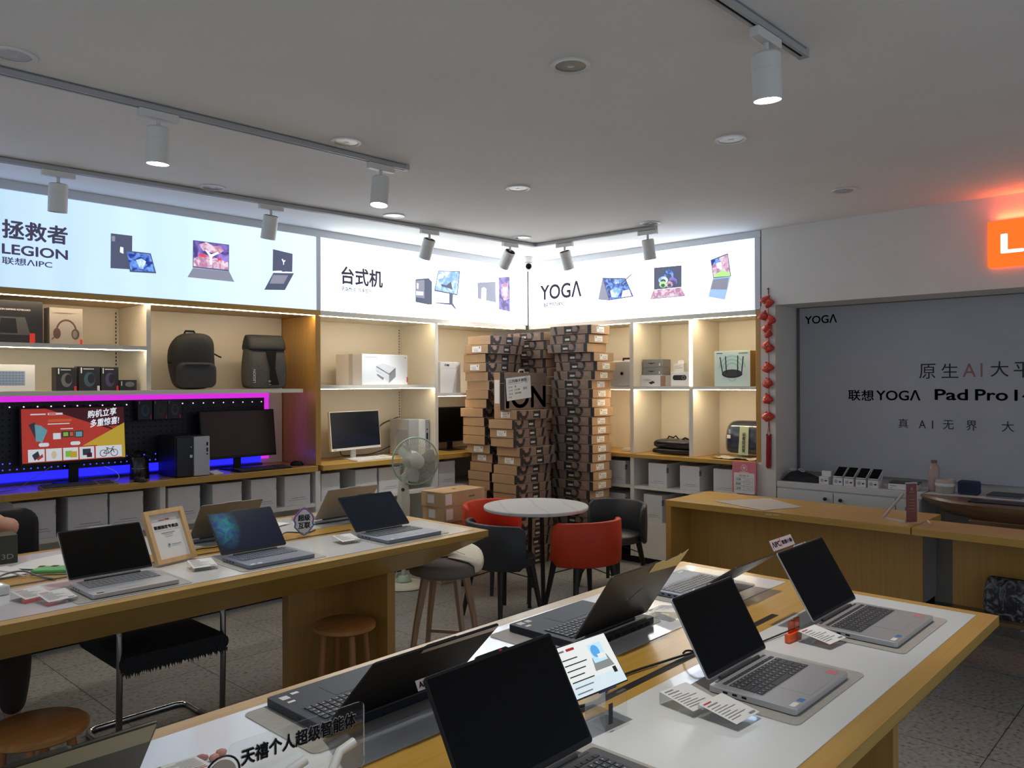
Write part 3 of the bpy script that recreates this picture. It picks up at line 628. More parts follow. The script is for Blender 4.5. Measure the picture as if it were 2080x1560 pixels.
k = carton('accessory_box', 'smallest black box lying flat at the end of the black boxes', 'box', 2.155, 5.60, 1.61, 0.112, 0.10, 0.070, BBOX)
decal('picture', [(ellipse(0.01, 0.04, 0.03, 0.018), 0), (rect(-0.045, 0.03, -0.04, 0.06), 1)], fronts(k, 0.10), [GREYP, WHITEP], k)

def soft(rings, name, m, parent, sub=1):
    return MB().loft(rings).build(name, m, parent, smooth=80, sub=sub)
def rrect(cx, cz, hw, hh, r, n=5):
    o = []
    for k, (sx, sz) in enumerate(((1, 1), (-1, 1), (-1, -1), (1, -1))):
        for i in range(n + 1):
            a = k * PI / 2 + PI / 2 * i / n; o.append((cx + sx * (hw - r) + r * math.cos(a), cz + sz * (hh - r) + r * math.sin(a)))
    return o
# --- backpacks
bp = thing('backpack', 'rounded black backpack with a front zip pocket standing on the shelf', 'backpack', (2.655, 5.67, 1.61), R_(-8))
def bag_rings(secs):
    out = []
    for y, s in secs:
        R = []
        for i in range(28):
            a = 2 * PI * i / 28; ca_, sa = math.cos(a), math.sin(a)
            px = 0.155 * math.copysign(abs(ca_) ** 0.55, ca_) * (1.0 - 0.12 * max(0, sa) ** 2) * s; pz = 0.207 + 0.207 * math.copysign(abs(sa) ** 0.62, sa) * (0.6 + 0.4 * s)
            R.append((px + 0.01 * math.sin(pz * 19), y + 0.008 * math.sin(pz * 13), max(0.001, pz)))
        out.append(R)
    return out
soft(bag_rings([(0.085, 0.90), (0.07, 1.0), (0.0, 1.02), (-0.055, 0.98), (-0.085, 0.86), (-0.095, 0.5), (-0.097, 0.1)]), 'body', mat('backpack_black', (0.022, 0.024, 0.028), 0.85, bump=0.4, bscale=300), bp)
pk = []
for y, s in ((-0.07, 1.0), (-0.105, 0.98), (-0.118, 0.86), (-0.120, 0.3)):
    pk.append([(x * s, y, 0.095 + (z - 0.095) * s) for x, z in rrect(0, 0.105, 0.145, 0.095, 0.05)])
soft(pk, 'front_pocket', mat('backpack_pocket', (0.036, 0.038, 0.042), 0.9, bump=0.4, bscale=300), bp)
MB().tube([(-0.085, -0.1195, 0.178), (0.0, -0.1225, 0.180), (0.085, -0.1195, 0.178)], 0.0035, 6).build('zip', BLACKM, bp)
MB().tube([(0.135, -0.03, 0.27), (0.165, -0.07, 0.245), (0.185, -0.075, 0.236)], 0.006, 6).tube([(-0.15, -0.03, 0.19), (-0.185, -0.05, 0.195)], 0.005, 6).build('side_strap', BLACK, bp)
MB().tube([(-0.04, 0.06, 0.405), (-0.03, 0.06, 0.43), (0.03, 0.06, 0.43), (0.04, 0.06, 0.405)], 0.008, 8).build('handle', BLACKM, bp)
bp2 = thing('backpack', 'grey roll-top backpack with a dark flap beside the wooden side panel', 'backpack', (3.225, 5.68, 1.61), R_(-5))
rg = []
for z, hw, d0 in ((0.004, 0.135, 0.085), (0.02, 0.148, 0.10), (0.12, 0.155, 0.105), (0.25, 0.150, 0.09), (0.34, 0.147, 0.06), (0.395, 0.148, 0.035), (0.41, 0.145, 0.02)):
    rg.append([(x, y, z) for x, y in rrect(0.0, -0.02, hw, d0, min(0.035, d0 * 0.8))])
soft(rg, 'body', FABRICG, bp2)
fl = []
for z, hw, d0 in ((0.29, 0.150, 0.088), (0.315, 0.153, 0.085), (0.37, 0.152, 0.066), (0.416, 0.150, 0.03), (0.422, 0.148, 0.014)):
    fl.append([(x, y, z) for x, y in rrect(0.0, -0.022, hw, d0, min(0.03, d0 * 0.8))])
soft(fl, 'flap', mat('backpack_flap', (0.014, 0.018, 0.022), 0.7), bp2)
MB().add([(-0.005, -0.132, 0.03), (0.075, -0.131, 0.03), (0.045, -0.125, 0.16), (0.06, -0.114, 0.29), (-0.03, -0.114, 0.29), (0.0, -0.125, 0.16)], [(0, 1, 2, 5), (5, 2, 3, 4)]).build('centre_panel', BLACKM, bp2)
text('lettering', 'LEGION', WHITEP, bp2, (-0.115, -0.1275, 0.05), (R_(90), R_(-90), 0), 0.10)
decal('badge', [(ellipse(-0.005, 0.06, 0.008, 0.008), 0), (ellipse(-0.005, 0.06, 0.005, 0.005), 1), (rect(-0.012, 0.035, 0.006, 0.038), 0)], lambda a, b, d: (a, -0.1325 - d, b), [WHITEP, FABRICG], bp2)

# --- pegboard with lights
pg = thing('pegboard', 'dark pegboard panel with magenta light above and blue light below', 'pegboard', (0, 0, 0))
HOLE = mat('peg_hole', (0.001, 0.001, 0.002), 0.9)
MB().box(0.3, 5.80, 1.085, 3.305, 5.815, 1.540).build('board', mat('pegboard_navy', (0.012, 0.012, 0.026), 0.45), pg)
MB().box(0.3, 5.925, 1.535, 3.42, 5.935, 1.58).build('glow_strip', MAG, pg)['label'] = 'magenta upper glow of the lit wall'  # emissive bands stand for the wall lit magenta behind the board
MB().box(3.345, 5.925, 1.04, 3.415, 5.935, 1.534).build('glow_strip', MAG, pg)['label'] = 'magenta upright glow of the lit wall'
MB().box(0.3, 5.90, 1.02, 3.33, 5.91, 1.075).build('glow_strip', BLUE, pg)['label'] = 'blue lower light strip'
MB().box(0.3, 5.86, 0.9985, 3.32, 5.92, 1.015).build('light_channel', mat('blue_light_channel', (0.05, 0.05, 0.4), 0.3), pg)
hp = MB(); hm = MB(); hb = MB()
for i in range(76):
    x = 0.36 + i * 0.04
    if x > 3.28: break
    for r in range(11):
        z = 1.108 + r * 0.04
        M = Matrix.Translation((x, 5.7995, z)) @ Matrix.Rotation(R_(90), 4, 'X')
        t = hb if r == 0 or (r == 1 and i % 3) else (hm if r == 10 and i % 2 else hp)
        t.cyl((0, 0, 0), (0, 0, 0.0008), 0.005, n=8, M=M)
hp.build('peg_holes', HOLE, pg)['kind'] = 'stuff'
q = hm.build('lit_holes', emis('hole_glow_pink', (1.0, 0.55, 0.95), 1.2), pg); q['kind'] = 'stuff'
q = hb.build('lit_holes', emis('hole_glow_blue', (0.06, 0.06, 1.0), 1.2), pg); q['kind'] = 'stuff'
for i, (x, lab, pc) in enumerate(((2.335, 'black box with a blue mouse picture hung on the pegboard, beside the left monitor', (0.03, 0.09, 0.16)), (2.445, 'black box with a small headset picture hung between two others', (0.05, 0.05, 0.06)), (2.545, 'black box with a grey mouse picture hung on the pegboard, beside the right monitor', (0.08, 0.08, 0.09)))):
    k = carton('mouse_box', lab, 'box', x, 5.7585, 1.40, 0.098, 0.08, 0.135, BBOX, group='black boxes on the pegboard')
    decal('mouse_picture', [(ellipse(0, 0.065, 0.028, 0.042), 0), (ellipse(0.004, 0.07, 0.017, 0.028), 1), (rect(-0.042, 0.11, -0.038, 0.13), 2), (rect(0.035, 0.003, 0.043, 0.03), 3)], fronts(k, 0.08), [mat('peg_print_%s' % 'abc'[i], pc, 0.5), BBOX, WHITEP, REDS], k)
    MB().box(-0.05, -0.03, -0.006, 0.05, 0.0405, -0.001).build('hook_tray', BLACK, k)

# --- monitors on the blue lit counter
def monitor(label, x, y, zc, w, h, rz, bez, scr, z0=0.998, tilt=4, chin=0.02, base_w=0.22, mstand=None, standy=0.05):
    t = thing('monitor', label, 'monitor', (x, y, z0), rz)
    zb = zc - h / 2 - z0
    mm = Matrix.Translation((0, 0, zb)) @ Matrix.Rotation(R_(-tilt), 4, 'X')
    MB().box(-w / 2, -0.012, 0, w / 2, 0.012, h, 0, mm).box(-w * 0.3, 0.012, h * 0.2, w * 0.3, 0.03, h * 0.8, 0, mm).build('casing', bez, t, bevel=0.002)
    s = MB().box(-w / 2 + 0.008, -0.0135, chin, w / 2 - 0.008, -0.0122, h - 0.008, 0, mm).build('screen', scr, t)
    ms = mstand or bez
    MB().box(-0.03, 0.031, 0.006, 0.03, 0.047, zb + h * 0.45, 0).build('stand', ms, t, bevel=0.003)
    MB().box(-base_w / 2, -0.06, 0, base_w / 2, 0.11, 0.008, 0).build('stand_base', ms, t, bevel=0.003)
    return t, mm
m1, mm = monitor('black monitor showing a red and yellow shop advert', 1.874, 5.70, 1.318, 0.645, 0.375, R_(0), BLACK, BLACKM)
AD = [mat('advert_red', (0.3, 0.02, 0.02), 0.5, emit=(0.42, 0.040, 0.028), es=0.5), mat('advert_dark', (0.05, 0.01, 0.01), 0.5, emit=(0.045, 0.006, 0.012), es=0.5), mat('advert_yellow', (0.4, 0.3, 0.03), 0.5, emit=(0.48, 0.33, 0.03), es=0.5),
      mat('advert_white', (0.5, 0.5, 0.5), 0.5, emit=(0.62, 0.66, 0.72), es=0.5), mat('advert_orange', (0.4, 0.1, 0.03), 0.5, emit=(0.52, 0.10, 0.035), es=0.5), mat('advert_teal', (0.1, 0.3, 0.35), 0.5, emit=(0.12, 0.30, 0.36), es=0.5),
      mat('advert_green', (0.2, 0.4, 0.05), 0.5, emit=(0.20, 0.42, 0.05), es=0.5), mat('advert_black', (0.02, 0.02, 0.03), 0.5, emit=(0.03, 0.035, 0.05), es=0.5), mat('advert_beige', (0.4, 0.35, 0.2), 0.5, emit=(0.55, 0.5, 0.32), es=0.5)]
def pm(x, z, d): return mm @ Vector((x - 1.874, -0.0138 - d, z - 0.998 - (1.318 - 0.375 / 2 - 0.998)))
s2 = m1.children[1]
lay = [(rect(1.56, 1.150, 2.187, 1.496), 0), ([(1.70, 1.496), (2.187, 1.496), (2.187, 1.372), (2.078, 1.367)], 1), ([(2.078, 1.367), (2.187, 1.312), (1.70, 1.496)], 1), ([(1.915, 1.243), (2.187, 1.388), (2.187, 1.150), (1.915, 1.150)], 2), (rect(1.56, 1.150, 2.187, 1.243), 0), ([(2.0, 1.243), (2.187, 1.243), (2.187, 1.15), (2.17, 1.15)], 2)]
for a, b in ((1.593, 1.688), (1.696, 1.789), (1.797, 1.888), (1.896, 1.987), (1.997, 2.165)): lay.append((rect(a, 1.156, b, 1.236), 3))
lay += [([(1.60, 1.395), (1.635, 1.41), (1.665, 1.33), (1.635, 1.31)], 7), ([(1.635, 1.395), (1.675, 1.385), (1.672, 1.29), (1.64, 1.285)], 5), ([(1.665, 1.39), (1.708, 1.355), (1.675, 1.275), (1.645, 1.295)], 5),
        (rect(1.74, 1.295, 1.785, 1.335), 3), (rect(1.79, 1.305, 1.865, 1.345), 7), (rect(1.80, 1.312, 1.83, 1.338), 6), (rect(1.84, 1.312, 1.86, 1.338), 4), (rect(1.87, 1.30, 1.922, 1.345), 7), (rect(1.876, 1.306, 1.915, 1.338), 5), (rrect(1.685, 1.263, 0.030, 0.012, 0.011), 3), (rrect(1.872, 1.263, 0.030, 0.012, 0.011), 3),
        (rect(1.612, 1.456, 1.70, 1.464), 3), (rect(1.712, 1.454, 1.80, 1.467), 3), (rect(1.718, 1.457, 1.76, 1.464), 0), ([(1.71, 1.408), (1.85, 1.408), (1.855, 1.425), (1.715, 1.425)], 4), (rect(1.71, 1.392, 1.84, 1.398), 3), (rect(1.785, 1.358, 1.86, 1.364), 3),
        ([(1.615, 1.20), (1.65, 1.225), (1.66, 1.19), (1.63, 1.165)], 7), ([(1.64, 1.175), (1.675, 1.205), (1.68, 1.185), (1.65, 1.165)], 0), (ellipse(1.742, 1.195, 0.016, 0.026), 8), (rect(1.81, 1.175, 1.85, 1.215), 6), (rect(1.84, 1.17, 1.88, 1.21), 2), (rect(1.915, 1.18, 1.965, 1.222), 7), (rect(1.94, 1.165, 1.972, 1.195), 1)]
for cx in (2.045, 2.115): lay.append((arcband(cx, 1.185, 0.020, 0.024, 0, 2 * PI, 20), 7))
for a, b in (((2.045, 1.185), (2.07, 1.213)), ((2.07, 1.213), (2.105, 1.213)), ((2.105, 1.213), (2.078, 1.182)), ((2.07, 1.218), (2.078, 1.182)), ((2.115, 1.185), (2.102, 1.222)), ((2.102, 1.222), (2.115, 1.226)), ((2.062, 1.220), (2.078, 1.220)), ((2.045, 1.185), (2.078, 1.182))): lay.append((band([a, b], 0.0045), 7))
decal('advert', lay, pm, AD, s2, step=0.00006)
lt = text('lettering', '购机立享', AD[3], s2, pm(1.95, 1.423, 0.003), (R_(90 - 4), R_(-6), 0), 0.185, 0.052, bold=0.02, shear=0.2)
lt = text('lettering', '多重惊喜!', AD[3], s2, pm(1.965, 1.362, 0.003), (R_(90 - 4), R_(-6), 0), 0.185, 0.052, bold=0.02, shear=0.2)
m2, _ = monitor('large black monitor with a dark screen beside the magenta light', 3.03, 5.68, 1.268, 0.635, 0.365, R_(4), BLACK, mat('off_screen_film', (0.022, 0.014, 0.017), 0.35), tilt=6)
text('lettering', 'Lenovo', WHITEP, m2, (-0.30, -0.0130, 0.093), RA, 0.045)
for x, y, rz, lab in ((2.19, 5.45, 0.3, 'black mouse beside the white tower computer'), (3.465, 5.58, 0.9, 'black mouse at the right end of the blue lit counter')):
    t = thing('computer_mouse', lab, 'mouse', (x, y, 0.998), rz)
    MB().loft([[(0.031 * s * math.cos(2 * PI * i / 20), 0.052 * s * math.sin(2 * PI * i / 20) + 0.004 * z * 50, z) for i in range(20)] for z, s in ((0.0, 0.95), (0.008, 1.0), (0.02, 0.93), (0.031, 0.70), (0.037, 0.3))]).build('shell', BLACK, t, smooth=70)
    MB().cyl((-0.004, -0.028, 0.030), (0.004, -0.028, 0.030), 0.007, n=12).build('scroll_wheel', DARKG, t)
def keyboard(label, x, y, z, rz, w=0.43, d=0.13, mb_=BLACK, mk=KEYD, num=True):
    t = thing('keyboard', label, 'keyboard', (x, y, z), rz)
    MB().add([(-w / 2, -d / 2, 0), (w / 2, -d / 2, 0), (w / 2, d / 2, 0), (-w / 2, d / 2, 0), (-w / 2, -d / 2, 0.009), (w / 2, -d / 2, 0.009), (w / 2, d / 2, 0.02), (-w / 2, d / 2, 0.02)],
             [(0, 3, 2, 1), (4, 5, 6, 7), (0, 1, 5, 4), (1, 2, 6, 5), (2, 3, 7, 6), (3, 0, 4, 7)]).build('case', mb_, t, bevel=0.002)
    M = Matrix.Translation((0, -d / 2, 0.0092)) @ Matrix.Rotation(math.atan2(0.011, d), 4, 'X')
    kb = MB(); n = int((w - 0.02) / 0.0192)
    for r in range(6):
        for c in range(n):
            if c == n - 5: continue
            kb.box(-w / 2 + 0.012 + c * 0.0192, 0.008 + r * 0.0196, 0, -w / 2 + 0.012 + c * 0.0192 + 0.0165, 0.008 + r * 0.0196 + 0.0165, 0.004, 0, M)
    kb.build('keys', mk, t)
    return t
keyboard('dark keyboard with a gold front edge below the advert monitor', 1.83, 5.505, 0.998, R_(-4), 0.44, 0.13, mat('gold_brown_case', (0.33, 0.23, 0.12), 0.4, metal=0.4), KEYD)
keyboard('black keyboard in front of the large dark monitor', 3.12, 5.51, 0.998, R_(2), 0.44, 0.14)
# --- tower computer
tw = thing('tower_computer', 'black tower computer with a silver front on the blue lit counter', 'computer', (2.60, 5.62, 0.998))
MB().box(-0.155, -0.13, 0.004, 0.075, 0.145, 0.288).build('case', mat('tower_black', (0.013, 0.014, 0.017), 0.4), tw, bevel=0.003)
MB().box(-0.035, -0.165, 0.004, 0.080, -0.1305, 0.282).build('front_panel', SILVER, tw, bevel=0.004)
MB().box(-0.150, -0.150, 0.004, -0.036, -0.1305, 0.280).build('front_panel', mat('tower_gloss', (0.010, 0.011, 0.014), 0.25), tw, bevel=0.003)['label'] = 'black glossy front panel'
MB().box(0.055, -0.167, 0.215, 0.066, -0.165, 0.24).box(0.055, -0.167, 0.17, 0.066, -0.165, 0.20).box(0.055, -0.167, 0.15, 0.066, -0.165, 0.16).build('port', BLACK, tw)
MB().box(-0.060, -0.153, 0.135, -0.042, -0.1505, 0.155).build('sticker', PAPER, tw)
MB().cyl((-0.05, -0.1505, 0.21), (-0.05, -0.153, 0.21), 0.004, n=12).build('power_button', WHITEP, tw)
MB().box(-0.14, -0.12, 0, -0.11, 0.12, 0.0038).box(0.03, -0.12, 0, 0.06, 0.12, 0.0038).build('foot', BLACKM, tw)
sp = thing('speaker', 'black desktop speaker with a round cap left of the tower', 'speaker', (2.262, 5.64, 0.998))
MB().lathe([(0.0, 0.0), (0.062, 0.0), (0.064, 0.01), (0.058, 0.13), (0.05, 0.15), (0.0, 0.152)], 28).build('body', mat('speaker_gloss', (0.01, 0.01, 0.012), 0.18), sp, smooth=50)
MB().lathe([(0.0, 0.152), (0.022, 0.152), (0.022, 0.17), (0.048, 0.175), (0.05, 0.185), (0.03, 0.195), (0.0, 0.197)], 28).build('cap', BLACK, sp, smooth=50)
MB().lathe([(0.0585, 0.07), (0.0615, 0.075), (0.0585, 0.08)], 28).build('ring', CHROME, sp, smooth=50)
pc_ = thing('price_card', 'blank white card lying beside the silver front of the tower', 'card', (2.755, 5.52, 0.998), R_(20))
MB().add([(-0.045, -0.03, 0), (0.045, -0.03, 0), (0.045, 0.03, 0.0), (-0.045, 0.03, 0.0), (-0.045, -0.03, 0.004), (0.045, -0.03, 0.004), (0.045, 0.03, 0.022), (-0.045, 0.03, 0.022)],
         [(0, 3, 2, 1), (4, 5, 6, 7), (0, 1, 5, 4), (1, 2, 6, 5), (2, 3, 7, 6), (3, 0, 4, 7)]).build('card', PAPER, pc_)
def cable(lab, pts, r=0.003, m=None, n=24):
    P = [Vector(p) for p in pts]; out = []
    for i in range(len(P) - 1):
        p0, p1, p2, p3 = P[max(i - 1, 0)], P[i], P[i + 1], P[min(i + 2, len(P) - 1)]
        for k in range(8):
            t = k / 8; out.append(0.5 * ((2 * p1) + (p2 - p0) * t + (2 * p0 - 5 * p1 + 4 * p2 - p3) * t * t + (3 * p1 - p0 - 3 * p2 + p3) * t ** 3))
    out.append(P[-1])
    o = MB().tube(out, r, 7).build('cable', m or CABLE, smooth=70); return tag(o, lab, 'cable')
cable('thin white cable hanging below the advert monitor', [(2.04, 5.66, 1.10), (2.10, 5.62, 1.06), (2.11, 5.60, 1.02), (2.05, 5.58, 1.002), (1.9, 5.62, 1.002)], 0.0025, CABLEW)
cable('grey cable sloping down to the left below the advert monitor', [(1.72, 5.68, 1.12), (1.60, 5.62, 1.06), (1.50, 5.58, 1.01), (1.40, 5.56, 1.003), (1.30, 5.60, 1.003)], 0.0025, mat('grey_cable', (0.18, 0.18, 0.19), 0.5))

# --- white cartons on the base shelves
def wcarton(x, y, z, w, d, h, rz, lab, grp, face='A'):
    t = carton('product_carton', lab, 'box', x, y, z, w, d, h, WBOX, rz, grp)
    p = fronts(t, d); L = [(rect(-w * 0.36, h * 0.17, w * 0.36, h * 0.18), 0), (rect(-w * 0.22, h * 0.235, w * 0.30, h * 0.25), 0), (arcband(0, h * 0.62, w * 0.16, w * 0.17, 0, PI, 10, 0.5), 1), (band([(-w * 0.14, h * 0.62), (0, h * 0.5)], 0.002), 1), (band([(w * 0.14, h * 0.62), (0, h * 0.5)], 0.002), 1)]
    decal('print', L, p, [INKG, mat('faint_print', (0.58, 0.58, 0.58), 0.6)], t, step=0.0001)
    MB().box(w / 2 - 0.004, -d / 2 - 0.001, h * 0.62, w / 2 + 0.001, -d / 2 + 0.03, h * 0.84).build('closure_tab', GBOX, t)
    MB().box(-w / 2, -d / 2 + 0.001, h - 0.0002, w / 2, -d / 2 + 0.05, h + 0.0004).build('tape', SEAM, t)
    return t
G = 'white cartons on the base shelves'
ORD = ['first', 'second', 'third', 'fourth', 'fifth', 'sixth', 'seventh', 'eighth', 'ninth', 'tenth', 'eleventh', 'twelfth', '13th', '14th', '15th', '16th', '17th', '18th', '19th', '20th', '21st', '22nd', '23rd', '24th', '25th', '26th']
for x0, x1, h, lab in ((1.455, 1.688, 0.232, 'white carton partly behind the black chair back, below the advert monitor'), (1.762, 1.998, 0.238, 'white carton touching another, left half of the pair below the speaker'), (2.008, 2.222, 0.232, 'white carton touching another, right half of the pair below the speaker'),
                  (2.385, 2.612, 0.232, 'white carton just right of the base shelf divider, below the tower'), (2.705, 2.930, 0.228, 'white carton second right of the divider, below the white card'), (3.010, 3.218, 0.232, 'white carton below the black keyboard of the dark monitor'), (3.285, 3.515, 0.232, 'white carton in the corner left of the white upright, below the mouse')):
    wcarton((x0 + x1) / 2, 5.655 + rnd.uniform(-0.01, 0.01), 0.70, x1 - x0, 0.36, h, rnd.uniform(-0.03, 0.03), lab, G)
for x0, x1, h, lab in ((3.625, 3.80, 0.222, 'narrow white carton right of the white upright, left of two matching ones'), (3.955, 4.178, 0.226, 'white carton left of the fan below the white keyboard'), (4.195, 4.43, 0.224, 'white carton directly behind the fan grille'), (4.875, 5.08, 0.224, 'white carton between the fan and the tall brown stack')):
    wcarton((x0 + x1) / 2, 5.655, 0.70, x1 - x0, 0.36, h, rnd.uniform(-0.02, 0.02), lab, G)
wcarton(3.72, 5.66, 0.37, 0.21, 0.36, 0.225, 0.02, 'white carton on the low shelf behind the tan-lit laptop lid', G)
wcarton(4.00, 5.66, 0.37, 0.22, 0.36, 0.225, -0.02, 'white carton on the low shelf left of the fan pole', G)
# right base shelf, fronts face -X
for y0, y1, z, h, lab in ((3.820, 4.012, 0.706, 0.214, 'white carton leftmost in the open row above the long desk'), (3.490, 3.684, 0.706, 0.212, 'white carton in the middle of the open row above the long desk'), (3.150, 3.363, 0.706, 0.208, 'white carton partly behind the pink price poster'),
                     (3.862, 4.06, 0.39, 0.242, 'white carton on the low shelf left of the long desk'), (3.52, 3.74, 0.39, 0.23, 'white carton on the low shelf behind the corner of the desk'), (4.26, 4.48, 0.706, 0.214, 'white carton right beside the tall brown stack'), (4.26, 4.48, 0.39, 0.225, 'white carton on the low shelf beside the brown stack')):
    wcarton(6.29, (y0 + y1) / 2, z, y1 - y0, 0.36, h, R_(-90) + rnd.uniform(-0.03, 0.03), lab, G)

# --- printer carton and white all-in-one
k = carton('printer_carton', 'large white printer carton under a bright light spot on the shelf', 'box', 4.27, 5.66, 1.637, 0.54, 0.33, 0.262, mat('white_glossy_carton', (0.82, 0.82, 0.82), 0.4), R_(6))
p = fronts(k, 0.33)
decal('printer_picture', [([(-0.11, 0.165), (0.04, 0.10), (0.12, 0.15), (-0.03, 0.185)], 1), ([(-0.11, 0.155), (0.04, 0.09), (0.04, 0.02), (0.005, 0.045), (-0.01, 0.08), (-0.11, 0.12)], 1), ([(0.04, 0.09), (0.12, 0.14), (0.12, 0.07), (0.04, 0.015)], 0), (band([(-0.11, 0.157), (0.04, 0.092), (0.12, 0.145)], 0.005), 2), ([(-0.10, 0.095), (-0.02, 0.06), (-0.03, 0.045), (-0.10, 0.085)], 0)], p, [INKG, WHITEP, INK, REDS], k)
decal('print', [(rect(0.235, 0.235, 0.25, 0.24), 0)], p, [INK], k)
decal('print', [(rect(-0.24, 0.235, -0.1, 0.237), 0)], p, [INKG], k)
MB().box(0.258, -0.1655, 0.02, 0.271, -0.12, 0.068).build('brand_flag', REDS, k)
MB().box(-0.271, -0.05, 0.0, -0.2702, 0.0, 0.2625).build('tape', SEAM, k)
k2 = carton('boxed_speaker', 'white carton with a small logo left of the tall brown stack', 'box', 5.06, 5.68, 1.557, 0.29, 0.30, 0.29, mat('white_glossy_carton', (0.82, 0.82, 0.82), 0.4), R_(8))
decal('print', [(rect(-0.085, 0.252, -0.065, 0.270), 0), (rect(-0.080, 0.256, -0.070, 0.266), 1), (rect(-0.058, 0.252, -0.040, 0.270), 0), (rect(-0.036, 0.252, -0.020, 0.270), 0), (rect(-0.13, 0.232, 0.12, 0.234), 2), ([(0.145, 0.29), (0.145, 0.0), (0.03, 0.0), (0.08, 0.2)], 2)], fronts(k2, 0.30), [INK, WBOX, mat('pale_grey_print', (0.5, 0.5, 0.5), 0.6)], k2)
ai, mm2 = monitor('white desktop monitor with a dark blue screen beside the wooden side panel', 4.125, 5.70, 1.245, 0.605, 0.335, R_(10), WPLAS, SCRBLUE, tilt=5, chin=0.022, base_w=0.2)
text('lettering', 'Lenovo', INKG, ai, (-0.28, -0.0145, 0.088), RA, 0.03)
keyboard('white keyboard in front of the white monitor', 4.16, 5.52, 0.998, R_(6), 0.44, 0.12, WPLAS, mat('white_keycap', (0.78, 0.76, 0.70), 0.5))
tp = thing('tower_computer', 'slim silver tower computer behind the fan grille', 'computer', (4.72, 5.68, 0.998))
MB().box(-0.125, -0.13, 0.003, 0.04, 0.15, 0.325).build('case', mat('tower_silver', (0.45, 0.46, 0.47), 0.4, metal=0.3), tp, bevel=0.003)
MB().box(-0.02, -0.165, 0.003, 0.035, -0.1305, 0.320).build('front_panel', WPLAS, tp, bevel=0.003)
MB().box(0.036, -0.16, 0.003, 0.085, -0.1305, 0.32).build('front_panel', mat('tower_side_grey', (0.33, 0.33, 0.34), 0.4), tp, bevel=0.003)['label'] = 'grey front strip with ports'
MB().cyl((0.06, -0.16, 0.23), (0.06, -0.1625, 0.23), 0.007, n=12).box(0.052, -0.1618, 0.14, 0.068, -0.16, 0.2).build('port', BLACK, tp)
MB().box(-0.1262, -0.11, 0.08, -0.1252, 0.05, 0.23).build('vent', mat('vent_grey', (0.28, 0.28, 0.29), 0.6), tp)
cable('black cable looping from the white monitor up to the shelf rail', [(4.42, 5.86, 1.12), (4.48, 5.90, 1.20), (4.58, 5.93, 1.27), (4.70, 5.935, 1.31), (4.78, 5.937, 1.33)], 0.004)
cable('black cable trailing along the wall from the white monitor', [(4.06, 5.84, 1.09), (4.10, 5.88, 1.02), (4.25, 5.90, 1.006), (4.45, 5.90, 1.01), (4.66, 5.92, 1.06), (4.80, 5.93, 1.13)], 0.004)
dm = thing('monitor', 'dark monitor half hidden behind the tall brown stack', 'monitor', (5.28, 5.74, 0.998))
MB().box(-0.28, -0.01, 0.08, 0.28, 0.015, 0.42).build('casing', BLACK, dm, bevel=0.003)
MB().box(-0.27, -0.0115, 0.09, 0.27, -0.0102, 0.41).build('screen', SCREEN, dm)
MB().box(-0.03, 0.0155, 0.006, 0.03, 0.03, 0.2).build('stand', BLACK, dm)
MB().box(-0.11, -0.08, 0, 0.11, 0.10, 0.006).build('stand_base', BLACK, dm)

# --- cube shelves on the right
def bx(name, lab, cat, yc, xc, z, w, d, h, m, rz=0.0, grp=None): return carton(name, lab, cat, xc, yc, z, w, d, h, m, R_(-90) + rz, grp)
t = bx('hub_box', 'white flat box with a small picture under two grey boxes', 'box', 4.048, 6.28, 1.611, 0.262, 0.20, 0.102, WBOX, -0.05)
decal('picture', [([(0.0, 0.035), (0.05, 0.05), (0.075, 0.035), (0.03, 0.018)], 0), ([(-0.08, 0.06), (0.0, 0.045), (0.04, 0.06), (-0.02, 0.07)], 1)], fronts(t, 0.20), [INK, mat('pale_grey_print', (0.5, 0.5, 0.5), 0.6)], t)
MB().box(0.1312, -0.098, 0.003, 0.1318, -0.02, 0.098).build('side_print', mat('brown_print', (0.33, 0.22, 0.18), 0.6), t)
for i, z in enumerate((1.7135, 1.7865)):
    t = bx('cable_box', ('grey small box lying directly on the white flat box', 'grey small box, topmost of the three in its cube')[i], 'box', 4.028, 6.28, z, 0.212, 0.14, 0.072, GBOX, -0.03 + 0.02 * i, 'grey boxes in the cube shelf')
    decal('picture', [(rect(-0.05, 0.035, 0.03, 0.040), 0), (ellipse(-0.01, 0.035, 0.02, 0.006), 0), (rect(0.072, 0.012, 0.085, 0.035), 1)], fronts(t, 0.14), [INK, WHITEP], t)
t = bx('projector_box', 'white box with a black projector lens picture beside the bright light bar', 'box', 3.715, 6.29, 1.611, 0.225, 0.19, 0.128, mat('white_glossy_carton', (0.82, 0.82, 0.82), 0.4), 0.06)
decal('projector_picture', [(rrect(-0.025, 0.078, 0.068, 0.023, 0.022), 0), (ellipse(0.012, 0.078, 0.018, 0.018), 1), (ellipse(0.012, 0.078, 0.010, 0.010), 0)], fronts(t, 0.19), [INK, GREYP], t)
t = bx('hang_box', 'small white hang-tab box standing on the projector box', 'box', 3.79, 6.29, 1.740, 0.105, 0.05, 0.075, WBOX, 0.05)
MB().prism(rrect(0, 0.09, 0.03, 0.018, 0.01), -0.001, 0.0, 0, Matrix.Translation((0, 0.02, 0)) @ Matrix.Rotation(R_(90), 4, 'X')).build('hang_tab', PAPER, t)
decal('print', [(rect(-0.04, 0.035, 0.04, 0.039), 0), (rect(-0.04, 0.05, 0.02, 0.053), 0)], fronts(t, 0.05), [INKG], t)
t = bx('router_box', 'pale aqua box with a black four-antenna router picture', 'box', 3.225, 6.24, 1.611, 0.322, 0.11, 0.302, mat('aqua_white_carton', (0.62, 0.76, 0.75), 0.5), 0.05)
AQ = mat('aqua_print', (0.36, 0.66, 0.62), 0.5)
